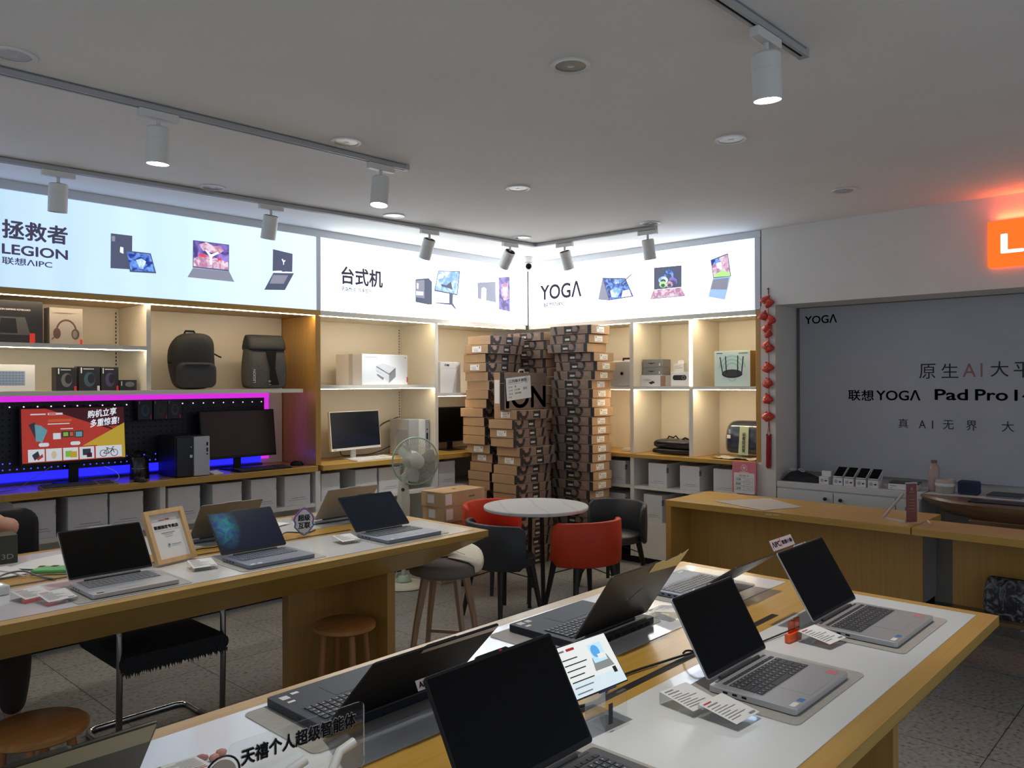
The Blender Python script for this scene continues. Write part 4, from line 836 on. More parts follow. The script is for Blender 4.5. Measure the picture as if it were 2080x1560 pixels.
lay = [(arcband(0, 0.14, r, r + 0.014, 0.15, PI - 0.15, 14), 0) for r in (0.05, 0.08, 0.11)] + [(arcband(0, 0.08, 0.03, 0.04, PI + 0.3, 2 * PI - 0.3, 10), 0)]
lay += [(ellipse(0, 0.105, 0.092, 0.034, 24), 1), (ellipse(0, 0.114, 0.086, 0.030, 24), 2)] + [(band([(a, 0.11), (b, c)], 0.009), 1) for a, b, c in ((-0.085, -0.108, 0.25), (-0.05, -0.058, 0.255), (0.05, 0.052, 0.26), (0.085, 0.10, 0.252))] + [(rect(-0.14, 0.278, -0.085, 0.284), 1), (rect(0.06, 0.278, 0.14, 0.283), 1)]
decal('router_picture', lay, fronts(t, 0.11), [AQ, INK, DARKG], t, step=0.0001)
MB().box(0.1612, -0.054, 0.002, 0.1618, 0.054, 0.30).build('side_print', mat('olive_gold_print', (0.32, 0.25, 0.11), 0.5), t)
t = thing('storage_case', 'white storage case with a black handle behind the brown stack', 'case', (6.33, 4.345, 1.6125), R_(-90))
MB().box(-0.12, -0.18, 0, 0.12, 0.18, 0.24).build('shell', mat('grey_white_plastic', (0.5, 0.5, 0.48), 0.4), t, bevel=0.012)
MB().tube([(-0.02, -0.1, 0.235), (-0.02, -0.1, 0.262), (0.11, -0.1, 0.262), (0.11, -0.1, 0.235)], 0.010, 8).build('handle', BLACK, t, smooth=60)
MB().cyl((0.02, -0.18, 0.12), (0.02, -0.186, 0.12), 0.016, n=16).build('latch', BLACK, t)
# black folded bag
t = thing('handbag', 'black glossy folded bag lying in the lower cube', 'bag', (6.30, 3.80, 1.006), R_(-90))
for z0, hw, hh, nm in ((0.0, 0.20, 0.052, 'lower_fold'), (0.050, 0.19, 0.075, 'upper_fold')):
    rg = []
    for y, s in ((-0.14, 0.35), (-0.135, 0.8), (-0.11, 1.0), (0.0, 1.04), (0.11, 1.0), (0.14, 0.5)):
        rg.append([(x * (0.96 + 0.04 * s) + 0.006 * math.sin(9 * y + x * 30), y + 0.006 * math.sin(x * 40 + z0 * 90), z0 + hh / 2 + (zz - hh / 2) * s + 0.004 * math.sin(x * 33 + 3 * y)) for x, zz in rrect(0, hh / 2, hw, hh / 2, hh * 0.42)])
    soft(rg, nm, mat('black_vinyl', (0.010, 0.010, 0.012), 0.28), t)
MB().tube([(-0.12, -0.02, 0.118), (-0.10, -0.02, 0.150), (-0.06, -0.01, 0.138), (-0.04, 0.0, 0.155), (-0.01, 0.0, 0.125)], 0.007, 7).tube([(0.02, 0.0, 0.12), (0.05, 0.01, 0.140), (0.09, 0.02, 0.122)], 0.007, 7).build('strap', BLACKM, t, smooth=60)
# backpack in clear bag
t = thing('wrapped_backpack', 'dark blue backpack in clear plastic with a pale green tag', 'backpack', (6.35, 3.16, 1.003), R_(-90))
rg = []
for z, hw, d0 in ((0.034, 0.155, 0.10), (0.06, 0.165, 0.11), (0.20, 0.163, 0.11), (0.27, 0.155, 0.09), (0.305, 0.13, 0.05), (0.312, 0.09, 0.02)):
    rg.append([(x, y, z) for x, y in rrect(0.0, 0.0, hw, d0, min(0.05, d0 * 0.9))])
soft(rg, 'body', mat('navy_nylon', (0.022, 0.035, 0.055), 0.6), t)
rg2 = [[(x * 1.05 + 0.003 * math.sin(z * 80 + y * 40), y * 1.06 - 0.002, z + 0.002 + 0.02 * max(0, z - 0.2)) for x, y, z in R] for R in rg]
soft(rg2, 'plastic_bag', clear('thin_plastic', (0.93, 0.94, 0.95), 0.22, 0.12), t)
MB().add([(-0.03, -0.125, 0.03), (0.06, -0.125, 0.03), (0.065, -0.120, 0.27), (-0.015, -0.120, 0.27)], [(0, 1, 2, 3)]).build('tag', mat('pale_green_card', (0.45, 0.52, 0.36), 0.6), t)
text('lettering', '减负双肩包', mat('green_ink', (0.06, 0.14, 0.06), 0.6), t, (0.032, -0.1275, 0.05), (R_(90), R_(-88), 0), 0.17, 0.028, bold=0.01)
MB().box(-0.135, -0.123, 0.165, -0.10, -0.1225, 0.195).build('sticker', PAPER, t)
t = thing('plastic_sheet', 'crumpled cream plastic bag spread under the wrapped backpack', 'plastic bag', (6.30, 3.19, 0.9985), R_(-90))
q = []; n = 22; rr = random.Random(3)
for j in range(9):
    for i in range(n):
        x = -0.21 + 0.42 * i / (n - 1); y = -0.185 + 0.045 * j if j < 3 else -0.10 + 0.035 * (j - 3)
        q.append((x, y + 0.006 * math.sin(x * 31 + j), 0.0025 + abs(0.010 * math.sin(x * 23 + j * 1.9) + 0.010 * rr.random()) * (1.0 if j < 3 else 0.75)))
MB().add(q, [(j * n + i, j * n + i + 1, (j + 1) * n + i + 1, (j + 1) * n + i) for j in range(8) for i in range(n - 1)]).build('sheet', mat('cream_film', (0.72, 0.66, 0.52), 0.35), t, smooth=60)
t = thing('cloth', 'small cream cloth lying beside the brown stack on the worktop', 'cloth', (6.25, 4.33, 0.998), R_(-90))
MB().loft([[(0.07 * s * math.cos(a), 0.05 * s * math.sin(a), z) for a in [2 * PI * i / 16 for i in range(16)]] for z, s in ((0, 1), (0.02, 0.95), (0.035, 0.5), (0.04, 0.1))]).build('fold', mat('cream_cloth', (0.5, 0.46, 0.36), 0.9), t, smooth=60)
# price poster hung on the end of the worktop
t = thing('price_poster', 'pink and white price poster hanging at the end of the shelf', 'poster', (6.045, 3.045, 0.74))
PINK = mat('poster_pink', (0.72, 0.20, 0.24), 0.6)
MB().box(-0.0015, -0.105, 0.0, 0.0, 0.105, 0.258).build('sheet', PINK, t)
pp = lambda a, b, d: (-0.0017 - d, -a, b)
lay = [(rrect(0, 0.08, 0.09, 0.085, 0.008), 0), (arcband(0, 0.205, 0.024, 0.028, 0, 2 * PI, 24), 0), (rect(-0.011, 0.195, 0.011, 0.216), 0), (rect(-0.007, 0.199, 0.007, 0.203), 1), (rect(-0.007, 0.207, 0.007, 0.210), 1), (rect(-0.04, 0.168, 0.04, 0.173), 0)]
for zz in (0.095, 0.058, 0.021): lay += [(rect(-0.078, zz, 0.078, zz + 0.030), 2), (rect(-0.076, zz + 0.002, 0.076, zz + 0.028), 0), (rect(-0.002, zz, 0.0, zz + 0.03), 2)]
decal('print', lay, pp, [PAPER, PINK, INKG], t, step=0.0001)
for i, (s_, zz) in enumerate((('三年', 0.101), ('四年', 0.064), ('五年', 0.027))):
    text('lettering', s_, INK, t, (-0.0026, 0.07, zz), RB, 0.042, 0.019, bold=0.02)
    text('lettering', '299元', mat('poster_ink_pale', (0.5, 0.25, 0.27), 0.6), t, (-0.0026, -0.012, zz + 0.002), RB, 0.05, 0.014)
text('lettering', '延保卡', mat('poster_ink_pale', (0.5, 0.25, 0.27), 0.6), t, (-0.0026, 0.045, 0.133), RB, 0.09, 0.018)

# ================================================================ display tables
SLOT = mat('cable_slot_black', (0.010, 0.010, 0.010), 0.6)
def display_table(label, x0, x1, y0, y1, xe, xs):
    t = thing('display_table', label, 'table', ((x0 + x1) / 2, (y0 + y1) / 2, 0))
    cx, cy_ = (x0 + x1) / 2, (y0 + y1) / 2
    L, Wd = (x1 - x0) / 2, (y1 - y0) / 2
    MB().box(-L, -Wd, 0.816, L, Wd, 0.850).build('tabletop', WOOD, t, bevel=0.0015)
    MB().box(-L + 0.05, -Wd + 0.058, 0.8502, L - 0.053, -0.100, 0.8520).build('glass_panel', GLASSW, t)
    MB().box(-L + 0.05, 0.115, 0.8502, L - 0.053, Wd - 0.058, 0.8520).build('glass_panel', GLASSW, t)
    MB().box(-L + 0.3, -0.060, 0.8502, L - 0.5, -0.036, 0.8508).build('cable_slot', SLOT, t)
    a = [(-L, -Wd, 0.8155), (L, -Wd, 0.8155), (L, Wd, 0.8155), (-L, Wd, 0.8155)]
    b = [(-L + 0.31, -Wd + 0.19, 0.680), (L - 0.31, -Wd + 0.19, 0.680), (L - 0.31, Wd - 0.19, 0.680), (-L + 0.31, Wd - 0.19, 0.680)]
    MB().add(b + a, [(0, 3, 2, 1), (4, 5, 6, 7), (0, 1, 5, 4), (1, 2, 6, 5), (2, 3, 7, 6), (3, 0, 4, 7)]).build('tapered_underframe', WOOD, t)
    for s in (1, -1):
        xa = (xe - cx) * s
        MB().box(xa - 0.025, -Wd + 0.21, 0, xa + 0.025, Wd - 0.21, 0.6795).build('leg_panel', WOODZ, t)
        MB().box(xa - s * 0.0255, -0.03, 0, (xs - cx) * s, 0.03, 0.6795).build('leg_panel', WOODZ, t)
    return t
display_table('long near display table with white glass top and golden wood edge', -0.75, 3.11, 0.635, 1.865, 2.71, 2.30)
display_table('left display table with white glass top, in front of the lit counter', -0.75, 3.072, 3.045, 4.275, 2.57, 2.20)
TZ = 0.8525

def felt(lab, x0, y0, x1, y1, rz=0.0):
    t = MB().prism(rrect(0, 0, (x1 - x0) / 2, (y1 - y0) / 2, 0.02), 0, 0.002).build('desk_mat', MATG, None, loc=((x0 + x1) / 2, (y0 + y1) / 2, TZ), rot=(0, 0, rz))
    return tag(t, lab, 'mat', 'grey mats under the laptops')

LEGEND = mat('key_legend_print', (0.42, 0.43, 0.44), 0.5)
def laptop(label, x, y, rz, w, d, op, shell, keym, lidm, scr=SCREEN, th=0.016, lidlen=None, numpad=False, rear=0.0, stickers=None, bezel=BLACK, logo=None, deckm=None, notch=True, film=None):
    t = thing('laptop', label, 'laptop', (x, y, TZ + 0.0025), rz)
    ll = lidlen or d * 0.965
    z0 = 0.0015
    MB().prism(rrect(0, -d / 2 + rear / 2, w / 2, d / 2 + rear / 2, 0.010, 4), z0, z0 + th).build('base', shell, t, bevel=0.0018, seg=2)
    MB().box(-w * 0.4, -d * 0.9, 0, w * 0.4, -d * 0.88, z0).box(-w * 0.4, -d * 0.1, 0, w * 0.4, -d * 0.08, z0).build('foot', BLACKM, t)
    kw = w * 0.86 if (numpad or w > 0.35) else w * 0.84; n = 17 if numpad else 14; u = kw / n; kz = z0 + th; y0 = -d * 0.10
    MB().box(-kw / 2 - 0.003, y0 - 6 * 0.0185 - 0.002, kz + 0.0001, kw / 2 + 0.003, y0 + 0.002, kz + 0.0004).build('keyboard_well', deckm or shell, t)
    kb = MB(); kl = MB()
    for r in range(6):
        yy = y0 - r * 0.0185
        c = 0
        while c < n:
            span = 5 if (r == 5 and c == 4) else (2 if (c == 0 and r in (3, 4)) or (c == n - 2 and r in (2, 3, 4) and not numpad) else 1)
            hgt = 0.010 if r == 0 else 0.0155
            kb.box(-kw / 2 + c * u + 0.0018, yy - 0.0024 - hgt, kz + 0.0006, -kw / 2 + (c + span) * u - 0.0018, yy - 0.0024, kz + 0.0022)
            if hgt > 0.012 and span == 1: kl.box(-kw / 2 + c * u + 0.005, yy - 0.0105, kz + 0.0022, -kw / 2 + c * u + 0.009, yy - 0.0065, kz + 0.00228)
            c += span
    kb.build('keys', keym, t)
    kl.build('key_legends', LEGEND, t)
    tpw = min(0.125, w * 0.36); ty = y0 - 6 * 0.0185 - 0.010
    MB().box(-tpw / 2, max(-d + 0.008, ty - 0.078), kz + 0.0001, tpw / 2, ty, kz + 0.0005).build('touchpad', deckm or shell, t)
    MB().box(-w * 0.42, -d * 0.045, kz, w * 0.42, -0.004, kz + 0.0008).build('speaker_grille', DARKG, t)
    # ports on both sides
    pb = MB()
    for sx in (-1, 1):
        for k in range(3): pb.box(sx * (w / 2 + 0.0003), -d * (0.18 + 0.11 * k) - 0.013, z0 + th * 0.35, sx * (w / 2 - 0.001), -d * (0.18 + 0.11 * k), z0 + th * 0.7)
    pb.build('port', BLACK, t)
    lid = MB().prism(rrect(0, ll / 2 + 0.004, w / 2, ll / 2 - 0.002, 0.009, 4), -0.0025, 0.0025).build('lid', lidm, t, bevel=0.001)
    lid.location = (0, -0.002, kz + 0.004); lid.rotation_euler = (R_(180 - op), 0, 0)
    MB().prism(rrect(0, ll / 2 + 0.005, w / 2 - 0.0015, ll / 2 - 0.0035, 0.008, 4), 0.0026, 0.0030).build('bezel', bezel, lid)
    MB().box(-w / 2 + 0.006, 0.018, 0.0031, w / 2 - 0.006, ll - 0.004, 0.0034).build('screen', scr, lid)
    if notch: MB().prism([(-0.05, ll + 0.001), (0.05, ll + 0.001), (0.042, ll + 0.006), (-0.042, ll + 0.006)], -0.0025, 0.003).build('camera_bump', lidm, lid)
    MB().cyl((-w * 0.33, -0.003, kz + 0.002), (w * 0.33, -0.003, kz + 0.002), 0.0055, n=12).build('hinge', DARKG, t, smooth=40)
    if rear:
        vb = MB()
        for k in range(8): vb.box(-w * 0.42 + k * w * 0.108, rear - 0.001, 0.006, -w * 0.42 + k * w * 0.108 + 0.026, rear + 0.0012, 0.015)
        vb.build('rear_vents', BLACKM, t)
    if logo: logo(lid, w, ll)
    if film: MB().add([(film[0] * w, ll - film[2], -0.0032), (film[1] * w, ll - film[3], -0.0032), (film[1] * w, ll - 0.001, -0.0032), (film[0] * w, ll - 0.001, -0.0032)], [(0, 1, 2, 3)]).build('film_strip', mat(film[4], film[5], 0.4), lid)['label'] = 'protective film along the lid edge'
    for (sx, sy, sw, sh, sm) in (stickers or []):
        MB().box(sx * w - sw / 2, -sy * d - sh / 2, kz + 0.0001, sx * w + sw / 2, -sy * d + sh / 2, kz + 0.0004).build('sticker', sm, t)
    return t
BLUES = mat('blue_chip_sticker', (0.05, 0.20, 0.50), 0.4)
PINKS = mat('pink_red_sticker', (0.62, 0.18, 0.20), 0.5)
RED_DOT = mat('webcam_red', (0.35, 0.02, 0.05), 0.4)
def camdot(lid, w, ll): MB().box(0.02, ll + 0.0005, 0.0031, 0.028, ll + 0.0045, 0.0036).build('webcam_shutter', RED_DOT, lid)
def ylogo(lid, w, ll):
    decal('lid_logo', [(band([(-0.025, 0.135), (0.0, 0.11)], 0.007), 0), (band([(0.045, 0.155), (0.0, 0.11), (-0.012, 0.085)], 0.006), 0)], lambda a, b, d: (-a, b, -0.0027 - d), [mat('lid_logo_grey', (0.10, 0.10, 0.10), 0.3, metal=0.5)], lid)
st_s = [(0.26, 0.93, 0.035, 0.012, PAPER), (0.36, 0.945, 0.022, 0.016, BLUES), (0.40, 0.70, 0.022, 0.030, PINKS)]
st_1 = [(-0.42, 0.93, 0.030, 0.014, PAPER), (-0.31, 0.935, 0.022, 0.015, BLUES), (0.40, 0.86, 0.026, 0.028, PINKS)]
felt('grey mat under the silver laptop beside the two white price cards', 1.79, 0.772, 2.235, 1.085)
felt('grey mat under the silver laptop at the far right table corner', 2.47, 0.745, 2.93, 1.075)
felt('grey mat under the large black laptop at the bottom of the picture', 0.94, 0.745, 1.40, 1.09)
felt('grey mat under the black laptop beside the clear lettered sign', 0.955, 1.475, 1.46, 1.785)
felt('grey mat under the black laptop with a Y on its lid', 1.775, 1.445, 2.285, 1.765)
felt('grey mat under the blue-grey laptop at the far table corner', 2.49, 1.43, 2.94, 1.74)
felt('grey mat under the laptop lid at the bottom left corner', 0.20, 1.47, 0.61, 1.78)
laptop('silver laptop with black screen in front of the orange clip, nearer of two', 2.001, 1.026, 0, 0.335, 0.232, 120, SILVER, KEYD, SILVER, SCREEN, stickers=st_1, logo=camdot)
laptop('silver laptop carrying the AI card, at the far right table corner', 2.690, 1.026, 0, 0.372, 0.250, 121, SILVER, KEYD, SILVER, SCREEN, stickers=st_1, logo=camdot, numpad=False)
laptop('grey laptop with a big black screen cut by the lower picture edge', 1.170, 1.032, 0, 0.372, 0.252, 120, mat('graphite_shell', (0.12, 0.12, 0.125), 0.4, metal=0.4), KEYD, BLACK, SCREEN, th=0.018, numpad=True, logo=camdot)
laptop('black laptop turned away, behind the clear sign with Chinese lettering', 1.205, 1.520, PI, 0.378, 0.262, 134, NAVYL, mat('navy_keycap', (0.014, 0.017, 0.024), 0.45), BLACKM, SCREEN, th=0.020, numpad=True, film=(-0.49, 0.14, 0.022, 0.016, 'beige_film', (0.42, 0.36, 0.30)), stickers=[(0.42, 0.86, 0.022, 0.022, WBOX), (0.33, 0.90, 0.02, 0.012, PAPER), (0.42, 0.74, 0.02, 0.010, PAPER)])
ylap = laptop('black laptop turned away with a Y mark and yellow film on its lid', 2.040, 1.478, PI, 0.385, 0.266, 124, mat('black_blue_shell', (0.008, 0.011, 0.018), 0.45, spec=0.3), mat('black_keycap', (0.010, 0.012, 0.016), 0.45), mat('dark_lid_metal', (0.05, 0.047, 0.04), 0.36, metal=0.5), SCREEN, th=0.022, numpad=True, rear=0.035, logo=ylogo, stickers=[(0.42, 0.90, 0.026, 0.022, WBOX), (0.42, 0.78, 0.022, 0.012, PAPER), (0.33, 0.90, 0.022, 0.02, WBOX)])
laptop('blue-grey laptop opened flat and wide at the far table corner', 2.715, 1.500, PI, 0.362, 0.240, 146, SLATE, KEYL, mat('grey_lid_metal', (0.09, 0.088, 0.085), 0.34, metal=0.6), SCREEN, numpad=True, stickers=[(-0.36, 0.90, 0.035, 0.012, PAPER)])
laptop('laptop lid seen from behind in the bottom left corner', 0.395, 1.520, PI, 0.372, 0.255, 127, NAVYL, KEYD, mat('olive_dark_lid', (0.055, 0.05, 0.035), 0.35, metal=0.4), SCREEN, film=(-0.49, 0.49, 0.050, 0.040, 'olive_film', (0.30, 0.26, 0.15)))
felt('grey mat under the silver laptop left of the framed certificate', 1.030, 3.115, 1.46, 3.43)
felt('grey mat under the dark blue laptop right of the framed certificate', 1.680, 3.125, 2.10, 3.44)
felt('grey mat under the laptop nearest the right end of the left table', 2.425, 3.130, 2.87, 3.44)
laptop('silver laptop with black screen left of the framed certificate', 1.250, 3.385, 0, 0.326, 0.252, 128, SILVER, KEYL, SILVER, SCREEN, stickers=[(-0.40, 0.93, 0.025, 0.014, BLACK)], lidlen=0.225)
def aurora_mat():
    m = bpy.data.materials.new('aurora_screen'); m.use_nodes = True; nt = m.node_tree; b = nt.nodes['Principled BSDF']; L = nt.links.new
    tc = nt.nodes.new('ShaderNodeTexCoord'); mp = nt.nodes.new('ShaderNodeMapping'); mp.inputs['Location'].default_value = (0.105 * 13, -0.150 * 8, 0); mp.inputs['Scale'].default_value = (13, 8, 1)
    gr = nt.nodes.new('ShaderNodeTexGradient'); gr.gradient_type = 'SPHERICAL'
    n = nt.nodes.new('ShaderNodeTexNoise'); n.inputs['Scale'].default_value = 22; n.inputs['Distortion'].default_value = 1.2
    r = nt.nodes.new('ShaderNodeValToRGB'); e = r.color_ramp.elements
    e[0].position = 0.38; e[0].color = (0.012, 0.025, 0.16, 1); e[1].position = 0.62; e[1].color = (0.01, 0.15, 0.13, 1)
    mx = nt.nodes.new('ShaderNodeMixRGB'); mx.inputs[1].default_value = (0.0025, 0.004, 0.012, 1)
    L(tc.outputs['Object'], mp.inputs[0]); L(mp.outputs[0], gr.inputs[0]); L(tc.outputs['Object'], n.inputs['Vector']); L(n.outputs['Fac'], r.inputs['Fac'])
    L(gr.outputs['Fac'], mx.inputs[0]); L(r.outputs['Color'], mx.inputs[2]); L(mx.outputs[0], b.inputs['Emission Color']); b.inputs['Emission Strength'].default_value = 1.0
    b.inputs['Base Color'].default_value = (0.004, 0.005, 0.01, 1); b.inputs['Roughness'].default_value = 0.3; b.inputs['Specular IOR Level'].default_value = 0.25
    return m
AUR = aurora_mat()
laptop('dark blue laptop with a faint aurora picture right of the framed certificate', 1.880, 3.385, 0, 0.328, 0.245, 131, SLATE, mat('slate_keycap', (0.12, 0.14, 0.19), 0.5), NAVYL, AUR, stickers=[(-0.42, 0.93, 0.02, 0.014, PAPER), (-0.32, 0.93, 0.02, 0.014, PAPER)], lidlen=0.225)
laptop('slate laptop with dark screen nearest the right end of the left table', 2.630, 3.390, 0, 0.358, 0.262, 136, SLATE, KEYD, NAVYL, SCRBLUE, stickers=[(-0.38, 0.93, 0.018, 0.012, PAPER)], lidlen=0.235)
laptop('laptop turned away behind the dark blue aurora laptop', 1.955, 3.870, PI, 0.330, 0.235, 127, SLATE, KEYL, mat('bronze_lid', (0.16, 0.15, 0.13), 0.4, metal=0.5), SCREEN)
laptop('laptop with a pale lid turned away behind the slate laptop', 2.690, 3.880, PI, 0.345, 0.240, 128, SILVER, KEYL, mat('champagne_lid', (0.36, 0.34, 0.30), 0.4, metal=0.4), SCREEN)

# film strip on the lid of the Y laptop, and cards clipped on lids
lid = [c for c in ylap.children if c.name.startswith('lid')][0]
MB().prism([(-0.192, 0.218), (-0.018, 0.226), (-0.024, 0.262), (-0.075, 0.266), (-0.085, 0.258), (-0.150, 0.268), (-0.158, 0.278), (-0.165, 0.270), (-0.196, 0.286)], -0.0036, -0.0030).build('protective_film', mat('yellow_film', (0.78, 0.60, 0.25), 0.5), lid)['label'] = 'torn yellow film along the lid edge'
def lid_card(lab, x, y, z, rx, w, h, body, sub):
    t = thing('lid_card', lab, 'card', (x, y, z), rot=(R_(rx), 0, 0))
    MB().box(0, -0.0008, 0, w, 0.0008, h).build('card', mat('pale_pink_card', (0.52, 0.42, 0.44), 0.4), t)
    text('lettering', body, INK, t, (w * 0.04, -0.0012, h * 0.28), RA, w * 0.36, h * 0.52, bold=0.01)
    text('lettering', sub, INK, t, (w * 0.48, -0.0012, h * 0.32), RA, w * 0.48, h * 0.40, bold=0.012)
    MB().prism([(w * 0.40, h * 0.2), (w * 0.45, h * 0.2), (w * 0.47, h * 0.95), (w * 0.42, h * 0.95)], 0.0009, 0.0014, 0, Matrix.Rotation(R_(90), 4, 'X')).build('pink_slash', PINKS, t)
    return t
lid_card('pink AI card clipped on top of the far right laptop lid', 2.505, 1.158, 1.0895, -28, 0.165, 0.036, 'ΛIPC', '联想小新')
lid_card('clear card with grey letters on the lid of the lowest laptop', 0.985, 1.166, 1.062, -28, 0.10, 0.020, 'AMD', 'RYZEN')

# ---- price holders: clear wedges with a printed card
def price_holder(lab, x, y, rz, w=0.104, d=0.105, lines=7, red=True):
    t = thing('price_holder', lab, 'price tag', (x, y, TZ + 0.0005), rz, 'clear price holders on the tables')
    def wedge(e, zf, zb, z0): return ([(-w / 2 + e, -d / 2 + e, z0), (w / 2 - e, -d / 2 + e, z0), (w / 2 - e, d / 2 - e, z0), (-w / 2 + e, d / 2 - e, z0), (-w / 2 + e, -d / 2 + e, zf), (w / 2 - e, -d / 2 + e, zf), (w / 2 - e, d / 2 - e, zb), (-w / 2 + e, d / 2 - e, zb)],
                                      [(0, 3, 2, 1), (4, 5, 6, 7), (0, 1, 5, 4), (1, 2, 6, 5), (2, 3, 7, 6), (3, 0, 4, 7)])
    v, f = wedge(0, 0.014, 0.030, 0); MB().add(v, f).build('acrylic_block', ACRYL, t, bevel=0.001)
    sl = (0.030 - 0.014) / d
    pl = lambda a, b, dd: (a, b, 0.0145 + (b + d / 2) * sl + dd)
    decal('card', [(rect(-w / 2 + 0.001, -d / 2 + 0.001, w / 2 - 0.001, d / 2 - 0.001), 0)], pl, [PAPER], t)
    L = [(rect(-w * 0.42, d * 0.37, -w * 0.12, d * 0.41), 1 if red else 0), (rect(-w * 0.42, d * 0.27, -w * 0.02, d * 0.305), 0)]
    for k in range(lines): L.append((rect(-w * 0.42, d * (0.17 - 0.085 * k), w * (-0.05 + 0.16 * ((k * 7) % 3)), d * (0.19 - 0.085 * k)), 0))
    L.append((rect(w * 0.2, -d * 0.43, w * 0.42, -d * 0.37), 0))
    decal('print', L, lambda a, b, dd: (a, b, 0.0158 + (b + d / 2) * sl + dd), [INKG, REDS], t, step=0.00003)
    return t
price_holder('white price card in a clear wedge, left of two side by side', 1.728, 1.018, R_(-8), red=False)
price_holder('white price card with red heading, right of two side by side', 1.728, 0.912, R_(-4))
price_holder('white price card pushed against the orange clip', 2.425, 0.968, R_(-6))
price_holder('clear price wedge behind the laptop with the Y lid', 2.345, 1.470, PI + 0.05)
price_holder('white price wedge near the bottom left laptop lid', 0.71, 1.585, PI - 0.1)
price_holder('clear price wedge left of two at the left end of the left table', 0.945, 3.330, R_(12))
price_holder('clear price wedge in front of the silver laptop on the left table', 0.995, 3.225, R_(6))
price_holder('white price wedge in front of the framed certificate', 1.600, 3.330, R_(-10))
price_holder('white price wedge left of the slate laptop on the left table', 2.352, 3.335, R_(-6))
t = thing('clip', 'orange plastic clip standing on the white price card edge', 'clip', (2.385, 1.035, TZ + 0.0005), R_(-6))
MB().box(-0.045, -0.006, 0, 0.030, 0.010, 0.026).build('clip_base', ORANGE, t, bevel=0.002)
MB().box(-0.030, 0.002, 0.0262, -0.002, 0.007, 0.062).box(0.002, 0.002, 0.0262, 0.030, 0.007, 0.066).build('clip_plate', clear('orange_acrylic', (0.95, 0.35, 0.12), 0.2), t)
# tablet price sign on acrylic block
t = thing('tablet_sign', 'tilted tablet sign with a laptop picture on a clear acrylic block', 'sign', (1.475, 1.115, TZ), R_(-4))
MB().box(-0.005, -0.035, 0.0005, 0.072, 0.030, 0.078).build('acrylic_block', ACRYL, t, bevel=0.002)
MB().box(0.004, -0.0362, 0.015, 0.018, -0.0355, 0.062).build('block_print', INK, t)
MB().box(0.004, -0.01, 0.0785, 0.062, 0.026, 0.095).build('tilt_wedge', mat('deep_blue_plastic', (0.02, 0.05, 0.25), 0.4), t)
tb = MB().box(-0.098, 0.0, 0.0, 0.090, 0.124, 0.006).build('tablet', BLACK, t, bevel=0.002)
tb.location = (0.0, -0.020, 0.088); tb.rotation_euler = (R_(52), 0, 0)
decal('screen', [(rect(-0.095, 0.003, 0.087, 0.121), 0), (rect(-0.095, 0.003, 0.087, 0.035), 7), ([(0.005, 0.045), (0.072, 0.045), (0.062, 0.075), (0.012, 0.075)], 1), (rect(0.014, 0.062, 0.060, 0.106), 2), (ellipse(0.032, 0.088, 0.014, 0.015), 3), (rect(0.033, 0.068, 0.058, 0.080), 0), (rect(0.060, 0.028, 0.072, 0.042), 4), (rect(-0.080, 0.108, -0.062, 0.112), 5), (rect(-0.055, 0.107, -0.028, 0.113), 6)]
      + [(rect(-0.080, 0.088 - 0.013 * k, -0.080 + 0.05 + 0.012 * ((k * 5) % 3), 0.0905 - 0.013 * k), 4 if k < 5 else 5) for k in range(7)], lambda a, b, d: (a, b, 0.0062 + d),
      [mat('tablet_white', (0.4, 0.4, 0.4), 0.2, emit=(0.60, 0.62, 0.60), es=0.72), mat('tablet_grey', (0.1, 0.1, 0.1), 0.2, emit=(0.14, 0.15, 0.15), es=1.0), mat('tablet_sky', (0.2, 0.3, 0.4), 0.2, emit=(0.30, 0.46, 0.62), es=1.0), mat('tablet_blue', (0.05, 0.15, 0.3), 0.2, emit=(0.06, 0.22, 0.45), es=1.0), INK, INKG, REDS, mat('tablet_mist', (0.35, 0.4, 0.42), 0.2, emit=(0.50, 0.59, 0.64), es=0.72)], tb, step=0.00004)
# clear lettered sign at the bottom
t = thing('acrylic_sign', 'clear acrylic sign with black Chinese lettering on white brackets', 'sign', (0.85, 1.36, TZ), R_(-3))
MB().prism(rrect(0.0, 0.071, 0.145, 0.069, 0.012), -0.002, 0.002, 0, Matrix.Rotation(R_(90), 4, 'X')).build('plate', clear('clear_sign_plate', (0.97, 0.98, 0.98), 0.2), t)
text('lettering_edge', '天禧个人超级智能体', mat('pale_letter_edge', (0.45, 0.45, 0.44), 0.5), t, (-0.124, -0.0024, 0.0925), RA, 0.249, 0.033, bold=0.05)
text('lettering', '天禧个人超级智能体', INK, t, (-0.122, -0.0036, 0.094), RA, 0.245, 0.030, bold=0.02)
for sx in (-0.05, 0.06):
    MB().tube([(sx - 0.03, -0.05, 0.010), (sx - 0.01, -0.03, 0.035), (sx + 0.02, -0.012, 0.058), (sx + 0.055, -0.010, 0.066)], 0.010, 8).build('bracket', WPLAS, t, smooth=60)
MB().cyl((-0.158, -0.003, 0.090), (-0.158, 0.001, 0.090), 0.026, n=28).build('round_badge', mat('badge_beige', (0.45, 0.38, 0.34), 0.5), t)
MB().tube([(-0.158 + 0.033 * math.cos(a), -0.001, 0.090 + 0.033 * math.sin(a)) for a in [2 * PI * i / 24 for i in range(24)]], 0.002, 6, closed=True).build('badge_ring', BLACK, t)
t = thing('figure_stand', 'small pinkish wrapped sweets beside the round badge', 'sweets', (0.80, 1.615, TZ))
